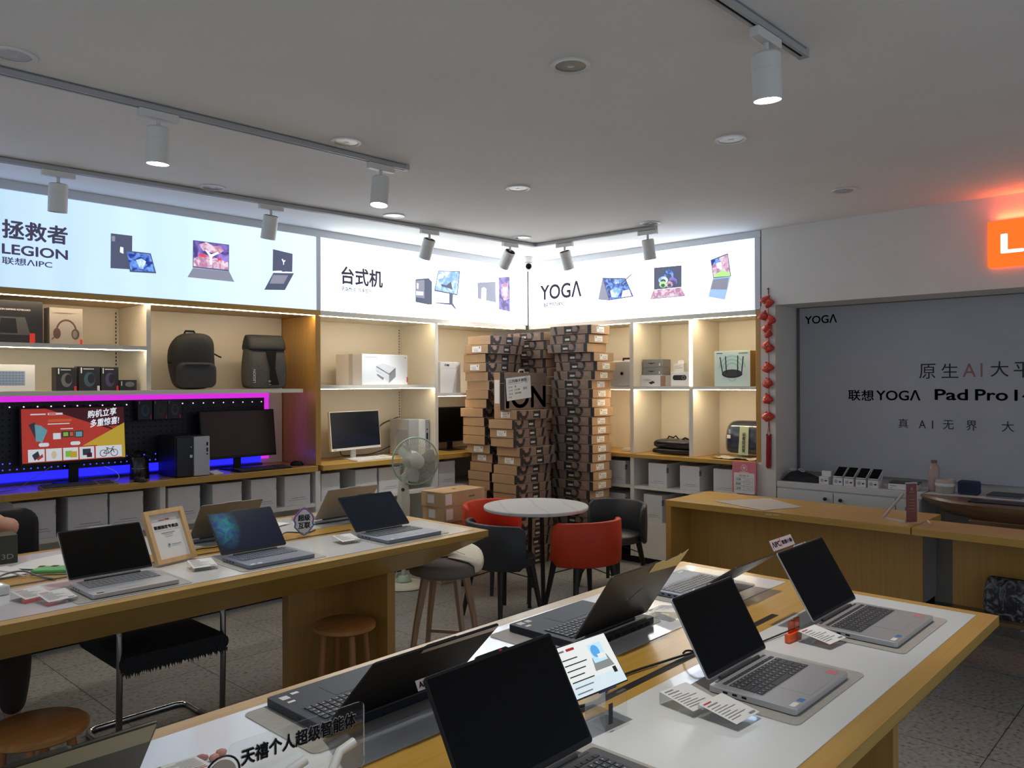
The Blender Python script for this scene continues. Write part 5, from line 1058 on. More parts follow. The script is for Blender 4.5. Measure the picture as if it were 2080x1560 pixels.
for k, (a, b, c) in enumerate(((0, 0, 0.0), (0.022, 0.012, 0.4), (-0.018, 0.018, 1.1))):
    MB().loft([[(a + 0.012 * s * math.cos(q + c), b + 0.008 * s * math.sin(q), z) for q in [2 * PI * i / 12 for i in range(12)]] for z, s in ((0.0, 0.8), (0.005, 1.0), (0.010, 0.8), (0.013, 0.2))]).build('sweet', mat('pink_wrapper', (0.60, 0.30, 0.25), 0.4), t, smooth=60)
t.name = 'sweet_pile'
cable('black charging cable lying along the slot of the near table', [(2.14, 1.19, TZ + 0.004), (1.95, 1.225, TZ + 0.004), (1.75, 1.25, TZ + 0.004), (1.60, 1.20, TZ + 0.004), (1.50, 1.22, TZ + 0.004)], 0.0035)
cable('black charging cable rising behind the nearer silver laptop', [(2.02, 1.21, TZ + 0.012), (2.00, 1.185, TZ + 0.03), (1.985, 1.15, TZ + 0.035), (1.95, 1.10, TZ + 0.012)], 0.003)
cable('black cable between the two silver laptops', [(2.17, 1.115, TZ + 0.004), (2.28, 1.10, TZ + 0.004), (2.40, 1.085, TZ + 0.006), (2.505, 1.075, TZ + 0.006)], 0.0025)

# ---- left table small things
t = thing('certificate_frame', 'pale wood frame with a white certificate leaning on the left table', 'picture frame', (1.572, 3.515, TZ + 0.0065), rot=(R_(-24), 0, R_(15)))
fw, fh, fb = 0.205, 0.245, 0.020
MB().box(-fw / 2, -0.012, 0, -fw / 2 + fb, 0.012, fh).box(fw / 2 - fb, -0.012, 0, fw / 2, 0.012, fh).box(-fw / 2 + fb, -0.012, 0, fw / 2 - fb, 0.012, fb).box(-fw / 2 + fb, -0.012, fh - fb, fw / 2 - fb, 0.012, fh).build('frame', PALEW, t)
MB().box(-fw / 2 + fb, 0.004, fb, fw / 2 - fb, 0.008, fh - fb).build('certificate', PAPER, t)
text('lettering', '联想指定专卖店', INK, t, (-0.063, 0.0032, 0.158), RA, 0.126, 0.017, bold=0.03)
text('lettering', 'Lenovo 联想', REDS, t, (-0.030, 0.0032, 0.196), RA, 0.055, 0.008)
decal('fine_print', [(rect(-0.065, 0.150, 0.065, 0.1512), 0), (rect(-0.035, 0.137, 0.035, 0.140), 0), (rect(-0.022, 0.128, 0.022, 0.130), 0), (rect(-0.02, 0.119, 0.02, 0.121), 0), (rect(0.0, 0.080, 0.05, 0.083), 0), (ellipse(-0.012, 0.082, 0.006, 0.006), 0)], planeA(0.0035), [INKG], t)
MB().add([(-0.03, 0.0125, 0.02), (0.03, 0.0125, 0.02), (0.02, 0.0125, 0.16), (-0.02, 0.0125, 0.16)], [(0, 1, 2, 3)]).build('easel_back', PALEW, t)
t = thing('link_sign', 'small diamond outline sign with bold Chinese letters on the left table', 'sign', (2.285, 3.615, TZ + 0.0005), R_(-12))
MB().box(-0.035, -0.02, 0, 0.035, 0.02, 0.006).build('base', ACRYL, t)
hexp = [(0, 0.01), (0.018, 0.018), (0.050, 0.055), (0.046, 0.070), (0.052, 0.092), (0.046, 0.108), (0.014, 0.145), (0.0, 0.150), (-0.014, 0.145), (-0.048, 0.108), (-0.054, 0.092), (-0.046, 0.076), (-0.050, 0.055), (-0.016, 0.018)]
dl_ = [MB(), MB()]
for i in range(len(hexp)):
    a, b = hexp[i], hexp[(i + 1) % len(hexp)]
    dl_[0 if (a[1] + b[1]) / 2 > 0.08 else 1].tube([(a[0], 0, a[1]), (b[0], 0, b[1])], 0.0042, 6)
dl_[0].build('outline', mat('violet_outline', (0.22, 0.07, 0.28), 0.5), t)['label'] = 'violet upper outline'
dl_[1].build('outline', mat('blue_outline', (0.10, 0.16, 0.34), 0.5), t)['label'] = 'blue lower outline'
MB().prism([(p[0] * 0.9, p[1] * 0.9 + 0.008) for p in hexp], -0.001, 0.001, 0, Matrix.Rotation(R_(90), 4, 'X')).build('plate', mat('sign_plate_white', (0.6, 0.6, 0.62), 0.4), t)
text('lettering', '超级', INK, t, (-0.033, -0.0016, 0.083), RA, 0.066, 0.034, bold=0.03)
text('lettering', '互联', INK, t, (-0.033, -0.0016, 0.043), RA, 0.066, 0.034, bold=0.03)
t = thing('phone_box', 'bright green box with black corners behind the silver laptop', 'box', (1.150, 3.735, TZ + 0.0005), R_(-40))
MB().box(-0.085, -0.045, 0, 0.085, 0.045, 0.018).build('case', mat('bright_green', (0.12, 0.48, 0.14), 0.4), t, bevel=0.006)
MB().box(-0.083, 0.02, 0.0182, -0.060, 0.043, 0.019).box(-0.03, 0.02, 0.0182, -0.005, 0.043, 0.019).build('black_patch', BLACK, t)
MB().box(-0.086, -0.046, -0.0002, 0.086, 0.046, 0.003).build('trim', CHROME, t)
for i, (x, y, rz, lab) in enumerate(((1.20, 3.94, 0.5, 'sheet of white paper behind the green box'), (1.45, 4.06, -0.2, 'white paper sheet behind the black-screened silver laptop'), (0.90, 3.86, 0.15, 'white sheet left of the green box'), (2.26, 4.05, 0.3, 'white sheet behind the diamond outline sign'))):
    o = MB().add([(a * 0.148 - 0.148 / 2 * 0, b * 0.0525 - 0.105, 0.0006 + 0.006 * abs(math.sin(a * 1.7 + b * 0.4 + i))) for b in range(5) for a in (-1, -0.5, 0, 0.5, 1)], [(b * 5 + a, b * 5 + a + 1, (b + 1) * 5 + a + 1, (b + 1) * 5 + a) for b in range(4) for a in range(4)]).build('paper_sheet', PAPER, None, loc=(x, y, TZ + 0.0006 * (1 + i)), rot=(0, 0, rz), smooth=60)
    tag(o, lab, 'paper', 'loose papers on the left table')
t = thing('power_strip', 'white power adapter at the left end of the left table', 'power strip', (0.845, 3.50, TZ + 0.0005), R_(5))
MB().box(-0.12, -0.04, 0, 0.06, 0.04, 0.035).build('body', WPLAS, t, bevel=0.005)
MB().box(-0.1, -0.012, 0.0352, 0.045, 0.012, 0.0362).build('tube_glint', emis('tube_glint_white', (0.85, 1.0, 1.0), 1.4), t)  # glowing bar stands in for a light tube mirrored in the glossy surface
t = thing('lens_box', 'dark olive box with pale lettering at the left picture edge', 'box', (1.04, 4.13, TZ + 0.0005), R_(-6))
MB().box(-0.05, -0.06, 0, 0.062, 0.06, 0.125).build('carton', mat('olive_black_card', (0.03, 0.032, 0.022), 0.5), t, bevel=0.002)
text('lettering', '3D', INKG, t, (0.0, -0.0605, 0.020), RA, 0.045, 0.022)
cable('grey cable coiled beside the green box', [(0.90, 3.66, TZ + 0.004), (0.95, 3.74, TZ + 0.02), (1.03, 3.76, TZ + 0.02), (1.07, 3.68, TZ + 0.004), (1.10, 3.58, TZ + 0.004)], 0.004, mat('grey_cable', (0.18, 0.18, 0.19), 0.5))
cable('white cable at the left end of the left table', [(0.85, 3.70, TZ + 0.004), (0.91, 3.80, TZ + 0.03), (0.98, 3.80, TZ + 0.02), (1.03, 3.72, TZ + 0.004)], 0.0035, CABLEW)
cable('black cable beside the diamond outline sign', [(2.10, 3.62, TZ + 0.004), (2.18, 3.66, TZ + 0.02), (2.24, 3.70, TZ + 0.02), (2.34, 3.69, TZ + 0.004), (2.42, 3.72, TZ + 0.004)], 0.0035)
cable('black cable in front of the dark laptop lid', [(1.70, 3.68, TZ + 0.004), (1.76, 3.70, TZ + 0.006), (1.82, 3.69, TZ + 0.006), (1.88, 3.70, TZ + 0.004)], 0.0035)

# ================================================================ the tall pile of brown laptop boxes
PDARK = mat('black_box_print', (0.022, 0.018, 0.018), 0.7); PROSE = mat('rose_box_print', (0.36, 0.20, 0.15), 0.7); PGREY = mat('grey_brown_box_print', (0.20, 0.14, 0.10), 0.7)
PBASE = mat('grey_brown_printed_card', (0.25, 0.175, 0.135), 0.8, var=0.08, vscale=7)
HANDLE = mat('grey_white_handle', (0.55, 0.53, 0.50), 0.4)
BL, BW, BH = 0.475, 0.285, 0.0795
def lap_box(name='laptop_box', flip=False, dark=False):
    """long side along local X with the printed side facing -Y, plain end with label facing -X (or +X when flipped)"""
    t = thing(name, 'x', 'box')
    m = KRAFT
    MB().box(-BL / 2, -BW / 2, 0.0004, BL / 2, BW / 2, BH - 0.0004).build('carton', m, t, bevel=0.0015, seg=1)
    s = -1 if flip else 1
    pl = lambda a, b, d: (s * a, -BW / 2 - 0.0002 - d, b)
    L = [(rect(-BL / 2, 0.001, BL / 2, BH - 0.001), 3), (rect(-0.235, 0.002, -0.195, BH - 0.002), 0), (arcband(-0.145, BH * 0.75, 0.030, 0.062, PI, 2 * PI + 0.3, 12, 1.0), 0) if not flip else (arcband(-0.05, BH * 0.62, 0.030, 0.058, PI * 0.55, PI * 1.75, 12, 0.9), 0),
         (rect(-0.165, BH * 0.5, -0.12, BH * 0.85), 1), (rect(-0.02, BH * 0.12, 0.055, BH * 0.9), 0), (rect(0.055, 0.003, 0.075, BH - 0.003), 0) , ([(0.15, 0.003), (0.175, 0.003), (0.2, BH - 0.003), (0.165, BH - 0.003)], 0),
         (rect(-0.105, BH * 0.3, -0.035, BH * 0.36), 2), (rect(-0.105, BH * 0.5, -0.05, BH * 0.55), 2), (rect(0.085, BH * 0.62, 0.14, BH * 0.68), 2), (rect(0.085, BH * 0.42, 0.145, BH * 0.48), 2), (rect(0.085, BH * 0.25, 0.13, BH * 0.3), 2)]
    L = [(p, k) for p, k in L if p]
    L = [([(min(BL / 2, max(-BL / 2, a)), min(BH - 0.001, max(0.001, b))) for a, b in p], k) for p, k in L]
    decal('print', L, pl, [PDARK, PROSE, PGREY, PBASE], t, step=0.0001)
    MB().box(s * -0.012, -BW / 2 - 0.0055, BH * 0.34, s * 0.045, -BW / 2 - 0.001, BH * 0.58).build('carry_handle', HANDLE, t, bevel=0.002)
    return t
def end_label(t, side, long=False):
    x = side * (BL / 2 + 0.0006)
    o = MB().box(x - 0.0004, -0.06, BH * 0.18, x + 0.0004, 0.055 if not long else 0.10, BH * 0.82).build('shipping_label', PAPER, t)
    MB().box(side * (BL / 2 + 0.0012) - 0.0002, -0.045, BH * 0.58, side * (BL / 2 + 0.0012) + 0.0002, -0.035, BH * 0.74).box(side * (BL / 2 + 0.0012) - 0.0002, -0.02, BH * 0.3, side * (BL / 2 + 0.0012) + 0.0002, 0.03, BH * 0.34).box(side * (BL / 2 + 0.0012) - 0.0002, -0.02, BH * 0.5, side * (BL / 2 + 0.0012) + 0.0002, 0.04, BH * 0.53).build('label_print', INK, o)
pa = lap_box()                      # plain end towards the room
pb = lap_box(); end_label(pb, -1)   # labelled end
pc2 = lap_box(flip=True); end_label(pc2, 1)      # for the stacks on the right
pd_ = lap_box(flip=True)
used = set()
def put(proto, x, y, z, rz, lab, grp):
    o = proto if proto.name not in used else dup(proto)
    used.add(proto.name)
    o.location = (x, y, z); o.rotation_euler = (0, 0, rz); o['label'] = lab; o['group'] = grp
    return o
rb = random.Random(21)
def nth(k, n): return 'topmost' if k == n - 1 else ORD[n - 1 - k] + ' from the top'
# left stack: ends face the fan
LABELS_L = {24: 0, 23: 1, 22: 0, 21: 1, 13: 1, 12: 1}
DXL = [rb.uniform(-0.03, 0.03) for _ in range(25)]
for k in range(25):
    lab = k in (23, 21, 12, 11)
    off = {24: (0.02, -0.005), 23: (-0.01, 0), 22: (0.0, 0.03), 21: (-0.01, 0.03), 20: (0.0, 0.015), 16: (-0.03, 0.05), 15: (-0.02, 0.02), 14: (-0.02, 0.025), 13: (-0.03, 0.015), 12: (0.0, -0.005), 11: (0.04, -0.03), 10: (0.03, -0.02), 9: (0.02, 0), 8: (0.02, -0.01)}.get(k, (rb.uniform(-0.02, 0.02), rb.uniform(-0.012, 0.02)))
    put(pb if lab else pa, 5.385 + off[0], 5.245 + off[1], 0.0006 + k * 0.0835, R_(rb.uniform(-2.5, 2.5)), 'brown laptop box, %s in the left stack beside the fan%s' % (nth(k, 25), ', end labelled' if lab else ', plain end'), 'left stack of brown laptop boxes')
    MBz = None
# corner stack, printed sides face the middle of the pile
for k in range(25):
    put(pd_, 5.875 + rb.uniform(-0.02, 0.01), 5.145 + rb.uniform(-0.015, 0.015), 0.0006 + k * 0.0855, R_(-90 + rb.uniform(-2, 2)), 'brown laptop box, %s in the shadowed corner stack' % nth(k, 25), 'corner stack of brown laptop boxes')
# right stack: labelled ends face the room
for k in range(26):
    pr = pc2 if k not in (23,) else pd_
    off = {25: (-0.015, 0.0), 24: (-0.005, 0.02), 23: (-0.02, 0.035), 22: (0.02, -0.02), 21: (0.03, -0.03), 20: (0.02, -0.01)}.get(k, (rb.uniform(-0.018, 0.018), rb.uniform(-0.015, 0.015)))
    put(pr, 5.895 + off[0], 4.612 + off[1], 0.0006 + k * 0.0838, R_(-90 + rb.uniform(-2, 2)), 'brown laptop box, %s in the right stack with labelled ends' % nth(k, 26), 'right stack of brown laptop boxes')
# low front stack
for k in range(17):
    lab = k in (16, 14, 11)
    off = {16: (0.02, -0.01), 15: (-0.03, 0.015), 14: (-0.01, 0.02), 13: (0.0, 0.015), 12: (0.03, -0.03), 11: (0.05, -0.025)}.get(k, (rb.uniform(0.0, 0.03), rb.uniform(-0.02, 0.01)))
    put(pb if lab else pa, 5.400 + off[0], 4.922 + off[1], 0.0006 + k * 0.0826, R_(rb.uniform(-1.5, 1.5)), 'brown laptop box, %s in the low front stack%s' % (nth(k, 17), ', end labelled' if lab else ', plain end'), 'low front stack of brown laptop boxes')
# upright big box with huge letters and a handwritten note
t = thing('computer_box', 'big brown box standing upright with huge black letters behind a handwritten note', 'box', (5.405, 4.93, 17 * 0.0826 + 0.002))
MB().box(-0.315, -0.038, 0, 0.315, 0.038, 0.335).build('carton', KRAFT, t, bevel=0.002)
text('lettering', 'ION', PDARK, t, (-0.24, -0.0388, 0.012), RA, 0.545, 0.205, bold=0.018)
MB().box(-0.3152, -0.030, 0.06, -0.3146, 0.030, 0.27).build('shipping_label', PAPER, t)
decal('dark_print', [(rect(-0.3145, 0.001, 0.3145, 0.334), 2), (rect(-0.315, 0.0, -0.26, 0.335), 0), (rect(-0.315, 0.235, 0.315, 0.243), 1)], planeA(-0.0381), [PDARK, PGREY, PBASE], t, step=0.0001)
MB().tube([(-0.03, 0, 0.335), (-0.02, 0, 0.36), (0.04, 0, 0.362), (0.05, 0, 0.335)], 0.007, 8).build('carry_handle', HANDLE, t, smooth=60)
n = thing('handwritten_note', 'white sheet with black handwriting taped to the upright brown box', 'note', (5.335, 4.885, 1.500), rot=(R_(1), R_(-5), 0))
MB().box(-0.165, -0.0006, 0, 0.165, 0.0006, 0.205).build('sheet', PAPER, n)
text('lettering', '江西顺天耐客', INK, n, (-0.135, -0.0014, 0.158), RA, 0.255, 0.030)
for k, (a, b, w_) in enumerate((('17寸', '8', 0.05), ('17寸', '11/9', 0.05), ('25寸', '26/26', 0.05), ('7寸', ' ', 0.035))):
    text('lettering', a, INK, n, (-0.135, -0.0014, 0.112 - 0.030 * k), RA, w_, 0.015, shear=0.2)
    if b.strip(): text('lettering', b, INK, n, (-0.055, -0.0014, 0.113 - 0.030 * k), RA, 0.016 * len(b), 0.016, shear=0.2)
text('lettering', '东仓', INK, n, (0.06, -0.0014, 0.085), RA, 0.05, 0.022)
decal('pen_lines', [(band([(-0.14, 0.150), (-0.05, 0.146), (0.06, 0.152)], 0.0022), 0), (arcband(0.105, 0.172, 0.028, 0.0302, 0, 2 * PI, 24, 0.85), 0)], planeA(-0.0007), [INK], n)
# plain cartons in front
for k in range(6):
    t = thing('plain_carton', 'plain brown carton, %s in the short stack beside the fan' % nth(k, 6), 'box', (4.615 + 0.012 * ((k * 5) % 3) - 0.012, 4.985 + 0.008 * ((k * 3) % 2), 0.0006 + k * 0.1248), R_(2 * ((k * 7) % 3) - 2), 'short stack of plain cartons')
    MB().box(-0.245, -0.135, 0, 0.245, 0.135, 0.1235).build('carton', KRAFT2, t, bevel=0.002)
    MB().box(-0.2456, -0.02, 0.03, -0.2450, 0.06, 0.10).build('shipping_label', PAPER, t)
    MB().box(-0.225, -0.1356, 0.02, -0.15, -0.1350, 0.11).build('shipping_label', PAPER, t)
    MB().box(0.05, -0.1356, 0.06, 0.12, -0.1350, 0.075).build('print', PGREY, t)
    if k == 5: MB().box(-0.01, -0.01, 0.1236, 0.03, 0.02, 0.1239).build('top_mark', PDARK, t)

# ================================================================ pedestal fan
f = thing('pedestal_fan', 'pale green pedestal fan with a round wire grille beside the shelves', 'fan', (4.125, 5.060, 0.0))
FANP = mat('fan_cream_plastic', (0.62, 0.62, 0.54), 0.4); FANG = mat('fan_green_plastic', (0.33, 0.48, 0.36), 0.4); WIRE = mat('fan_wire_grey_green', (0.40, 0.43, 0.37), 0.4)
MB().lathe([(0.0, 0.001), (0.182, 0.001), (0.19, 0.008), (0.18, 0.020), (0.10, 0.034), (0.045, 0.042), (0.03, 0.07), (0.0, 0.07)], 40).build('base', FANP, f, smooth=40)
MB().lathe([(0.031, 0.071), (0.060, 0.043), (0.066, 0.044), (0.040, 0.085), (0.028, 0.09)], 24).build('base_collar', FANG, f, smooth=50)
MB().cyl((0, 0, 0.06), (0, 0, 0.62), 0.018, n=16).build('pole', FANP, f, smooth=40)
MB().loft([[(x + 0.0, y, z) for x, y in rrect(0, 0, a, b, 0.02)] for z, a, b in ((0.52, 0.030, 0.026), (0.56, 0.045, 0.036), (0.70, 0.048, 0.038), (0.84, 0.036, 0.032), (0.90, 0.030, 0.028))]).build('control_box', FANP, f, smooth=50)
MB().cyl((-0.028, -0.028, 0.79), (-0.034, -0.036, 0.79), 0.014, n=16).build('control_knob', DARKG, f)
MB().tube([(0.02, 0.03, 0.60), (-0.05, 0.03, 0.30), (-0.06, 0.02, 0.1), (-0.05, 0.06, 0.03), (-0.16, 0.16, 0.008)], 0.004, 6).build('power_cord', CABLEW, f, smooth=60)
H = Matrix.Translation((0.075, -0.065, 1.015)) @ Matrix.Rotation(R_(-25), 4, 'Z') @ Matrix.Rotation(R_(90), 4, 'X')   # local +Z points into the room
MB().lathe([(0.0, -0.17), (0.05, -0.168), (0.075, -0.14), (0.078, -0.06), (0.06, -0.04), (0.0, -0.04)], 28, 0, H).build('motor_housing', FANP, f, smooth=50)
MB().cyl((0, 0, 0.88), tuple(H @ Vector((0, -0.02, -0.11))), 0.024, 0.030, n=14).build('neck', FANP, f, smooth=40)
cg = MB(); RR = 0.192
cg.tube([tuple(H @ Vector((RR * math.cos(2 * PI * i / 48), RR * math.sin(2 * PI * i / 48), 0.0))) for i in range(48)], 0.0065, 8, closed=True)
cg.build('grille_rim', FANG, f, smooth=60)
for nm, zz, sgn in (('front_grille', 0.055, 1), ('rear_grille', -0.055, -1)):
    g = MB()
    for i in range(60):
        a = 2 * PI * i / 60
        g.tube([tuple(H @ Vector((r * math.cos(a + sgn * 0.25 * (RR - r)), r * math.sin(a + sgn * 0.25 * (RR - r)), zz * q))) for r, q in ((0.055, 1.0), (0.11, 0.95), (0.16, 0.7), (0.184, 0.35), (0.1905, 0.0))], 0.0013, 4)
    for rr_, q in ((0.12, 0.96),):
        g.tube([tuple(H @ Vector((rr_ * math.cos(2 * PI * i / 36), rr_ * math.sin(2 * PI * i / 36), zz * q))) for i in range(36)], 0.0018, 5, closed=True)
    g.build(nm, WIRE, f)
MB().lathe([(0.0, 0.064), (0.05, 0.063), (0.060, 0.055), (0.058, 0.048), (0.0, 0.046)], 28, 0, H).build('hub_badge', FANP, f, smooth=50)
bl = MB()
for k in range(3):
    a0 = k * 2 * PI / 3 + 0.3; rings = []
    for i in range(9):
        u = i / 8; r = 0.035 + 0.135 * u; wv = 0.55 + 0.35 * math.sin(PI * u)
        rings.append([(r * math.cos(a0 + wv * (q - 0.5)), r * math.sin(a0 + wv * (q - 0.5)), 0.034 * (q - 0.5) + s) for q, s in ((0, 0), (0.33, 0.003), (0.66, 0.003), (1, 0), (0.66, -0.0005), (0.33, -0.0005))])
    b_ = MB().loft(rings, M=H).build('blade', mat('fan_blade_smoke', (0.55, 0.57, 0.50), 0.35), f, smooth=50)
MB().cyl(tuple(H @ Vector((0, 0, -0.04))), tuple(H @ Vector((0, 0, 0.035))), 0.036, n=20).build('blade_hub', FANP, f, smooth=40)

# ================================================================ round table with four chairs
def marble():
    m = bpy.data.materials.new('white_marble'); m.use_nodes = True; nt = m.node_tree; b = nt.nodes['Principled BSDF']; L = nt.links.new
    tc = nt.nodes.new('ShaderNodeTexCoord'); mp = nt.nodes.new('ShaderNodeMapping'); mp.inputs['Scale'].default_value = (1, 1, 1); mp.inputs['Rotation'].default_value = (0, 0, R_(43 - 4)); L(tc.outputs['Object'], mp.inputs[0])
    w = nt.nodes.new('ShaderNodeTexWave'); w.bands_direction = 'X'; w.inputs['Scale'].default_value = 1.3; w.inputs['Distortion'].default_value = 2.2; w.inputs['Detail'].default_value = 3
    r = nt.nodes.new('ShaderNodeValToRGB'); r.color_ramp.elements[0].color = (0.60, 0.60, 0.61, 1); r.color_ramp.elements[1].color = (0.70, 0.70, 0.69, 1); r.color_ramp.elements[1].position = 0.03
    L(mp.outputs[0], w.inputs['Vector']); L(w.outputs['Fac'], r.inputs['Fac']); L(r.outputs['Color'], b.inputs['Base Color']); b.inputs['Roughness'].default_value = 0.3
    return m
rt = thing('round_table', 'round white marble-topped table on thin black legs', 'table', (4.42, 3.885, 0))
MB().lathe([(0.0, 0.716), (0.378, 0.716), (0.386, 0.720), (0.388, 0.736), (0.384, 0.742), (0.0, 0.742)], 64).build('tabletop', marble(), rt, smooth=30)
MB().lathe([(0.0, 0.700), (0.20, 0.700), (0.20, 0.7155), (0.0, 0.7155)], 32).build('under_plate', BLEG, rt, smooth=30)
for dx, dy in ((0.0, -0.075), (0.075, 0.0), (0.0, 0.075), (-0.075, 0.0)):
    MB().cyl((dx * 0.8, dy * 0.8, 0.7), (dx, dy, 0.012), 0.013, n=12).cyl((dx, dy, 0.012), (dx, dy, 0.0), 0.016, n=12).build('leg', BLEG, rt, smooth=40)

def tub_chair(label, x, y, face, colm, seatm, grp=None):
    """barrel chair: curved back shell, round cushion, four splayed legs; face = direction the sitter looks (degrees)"""
    t = thing('tub_chair', label, 'chair', (x, y, 0), R_(face - 90), 'barrel chairs around the round table')
    # local +Y is where the sitter looks; back shell on -Y
    rings = []; N = 18; a0, a1 = R_(180 + 8), R_(360 - 8)
    for i in range(N + 1):
        u = i / N; a = a0 + (a1 - a0) * u
        c, s_ = math.cos(a), math.sin(a)
        edge = abs(2 * u - 1)
        def pt(r, z): return (c * r * 1.02, s_ * r * 0.86 + 0.02, z)
        top = 0.685 - 0.012 * edge ** 2 - (0.03 if edge > 0.99 else 0); bot = 0.372 + (0.03 if edge > 0.99 else 0)
        ro, ri = 0.285, 0.248
        ins = 0.010
        rings.append([pt(ro, bot + ins), pt(ro + 0.004, (top + bot) / 2), pt(ro, top - ins), pt(ro - 0.008, top - 0.002), pt(ri + 0.008, top - 0.002), pt(ri, top - ins), pt(ri - 0.004, (top + bot) / 2), pt(ri, bot + ins), pt(ri + 0.01, bot), pt(ro - 0.01, bot)])
    MB().loft(rings).build('backrest', colm, t, smooth=60)
    pr = [(0.0, 0.375), (0.222, 0.375), (0.236, 0.385), (0.238, 0.425), (0.225, 0.440), (0.0, 0.446)]
    MB().lathe(pr, 40, 0, Matrix.Translation((0, 0.03, 0)) @ Matrix.Scale(0.92, 4, (0, 1, 0))).build('seat', seatm, t, smooth=50)
    for sx in (-1, 1):
        for sy in (-1, 1):
            MB().cyl((sx * 0.15, sy * 0.14 + 0.02, 0.374), (sx * 0.205, sy * 0.195 + 0.02, 0.0), 0.024, 0.014, 12).build('leg', BLEG, t, smooth=40)
    MB().tube([(-0.165, -0.14, 0.27), (0, -0.02, 0.34), (0.165, 0.17, 0.27)], 0.004, 6).tube([(0.165, -0.14, 0.27), (0, 0.0, 0.345), (-0.165, 0.17, 0.27)], 0.004, 6).build('brace_wire', BLEG, t)
    return t
tub_chair('orange-red barrel chair with its back to the viewer, right of the round table', 4.505, 3.50, 73, REDC, REDC)
tub_chair('charcoal barrel chair with its back to the viewer, left of the round table', 4.04, 3.89, -6, DARKC, DARKC)
tub_chair('orange-red barrel chair behind the round table, beside the brown cartons', 4.62, 4.50, -98, REDC, REDC)
tub_chair('charcoal barrel chair behind the round table, beside the cream shelves', 5.27, 3.79, 178, DARKC, DARKC)

# ================================================================ stools
def round_stool(label, x, y, rz, h=0.45, r=0.155):
    t = thing('wooden_stool', label, 'stool', (x, y, 0), rz, 'round wooden stools')
    MB().lathe([(0.0, h - 0.032), (r - 0.012, h - 0.032), (r, h - 0.024), (r, h - 0.008), (r - 0.010, h), (0.0, h)], 48).build('seat', STOOLW, t, smooth=40)
    for k in range(4):
        a = PI / 4 + k * PI / 2
        MB().cyl((0.105 * math.cos(a), 0.105 * math.sin(a), h - 0.033), (0.135 * math.cos(a), 0.135 * math.sin(a), 0), 0.016, 0.019, 14).build('leg', STOOLZ, t, smooth=40)
    for k in range(2):
        a, b = PI / 4 + k * PI, 3 * PI / 4 + k * PI
        MB().cyl((0.125 * math.cos(a), 0.125 * math.sin(a), 0.16), (0.125 * math.cos(b), 0.125 * math.sin(b), 0.16), 0.010, n=10).build('stretcher', STOOLZ, t, smooth=40)
    return t
round_stool('round wooden stool tucked in beside the panel leg of the left table', 2.345, 3.345, 0.5)
round_stool('round wooden stool at the lower left picture edge', 0.905, 3.145, 0.3, r=0.165)
t = thing('bar_stool', 'tall stool with a grey and cream cushion at the end of the left table', 'stool', (3.045, 3.365, 0), R_(20))
Rg = []
GREYC = mat('grey_taupe_fabric', (0.20, 0.165, 0.145), 0.9, var=0.05, vscale=60, bump=0.3); CREAMC = mat('cream_leather', (0.72, 0.66, 0.50), 0.5)
def seat_z(a, r): return 0.643 + 0.070 * max(0, math.cos(a - R_(0))) * (r / 0.21) ** 1.5
ring = lambda rr_, dz: [(rr_ * 0.95 * math.cos(a), rr_ * math.sin(a), seat_z(a, rr_) + dz) for a in [2 * PI * i / 40 for i in range(40)]]
MB().loft([ring(0.17, -0.075), ring(0.205, -0.062), ring(0.214, -0.035), ring(0.208, -0.012), ring(0.17, 0.002), ring(0.09, 0.008), ring(0.01, 0.010)]).build('seat', GREYC, t, smooth=60)
# cream half wraps the far side like a shell
wr = []
for rr_, dz in ((0.217, -0.045), (0.2185, -0.030), (0.213, -0.008), (0.175, 0.0065), (0.10, 0.012), (0.02, 0.0135)):
    wr.append([(rr_ * 0.95 * math.cos(a), rr_ * math.sin(a), seat_z(a, rr_) + dz + 0.001) for a in [R_(-105) + R_(185) * i / 20 for i in range(21)]])
mbw = MB(); nn = 21
mbw.add([p for R in wr for p in R], [(i * nn + k, i * nn + k + 1, (i + 1) * nn + k + 1, (i + 1) * nn + k) for i in range(len(wr) - 1) for k in range(nn - 1)])
o = mbw.build('seat_cover', CREAMC, t, smooth=70); o['label'] = 'cream half of the seat'
so = o.modifiers.new('solid', 'SOLIDIFY'); so.thickness = 0.004; so.offset = 1
MB().tube([(0.05, -0.10, seat_z(-1.1, 0.11) + 0.018), (0.09, 0.0, seat_z(0.0, 0.09) + 0.019), (0.10, 0.10, seat_z(0.8, 0.14) + 0.016)], 0.0012, 5).build('seam', INKG, t)
for k in range(4):
    a = PI / 4 + k * PI / 2 + R_(12)
    MB().loft([[(r * math.cos(a) + q * math.cos(a + e), r * math.sin(a) + q * math.sin(a + e), z) for e in (0.6, 2.5, 3.8, 5.7)] for r, q, z in ((0.125, 0.026, 0.578), (0.185, 0.020, 0.30), (0.235, 0.017, 0.0))]).build('leg', BROWNW, t, bevel=0.004)
MB().lathe([(0.0, 0.560), (0.15, 0.560), (0.155, 0.578), (0.0, 0.578)], 28).build('seat_plate', BROWNW, t)
for k in range(4):
    a, b = PI / 4 + k * PI / 2 + R_(12), PI / 4 + (k + 1) * PI / 2 + R_(12)
    if k % 2: MB().cyl((0.205 * math.cos(a), 0.205 * math.sin(a), 0.19), (0.205 * math.cos(b), 0.205 * math.sin(b), 0.19), 0.011, n=10).build('footrest', BROWNW, t, smooth=40)

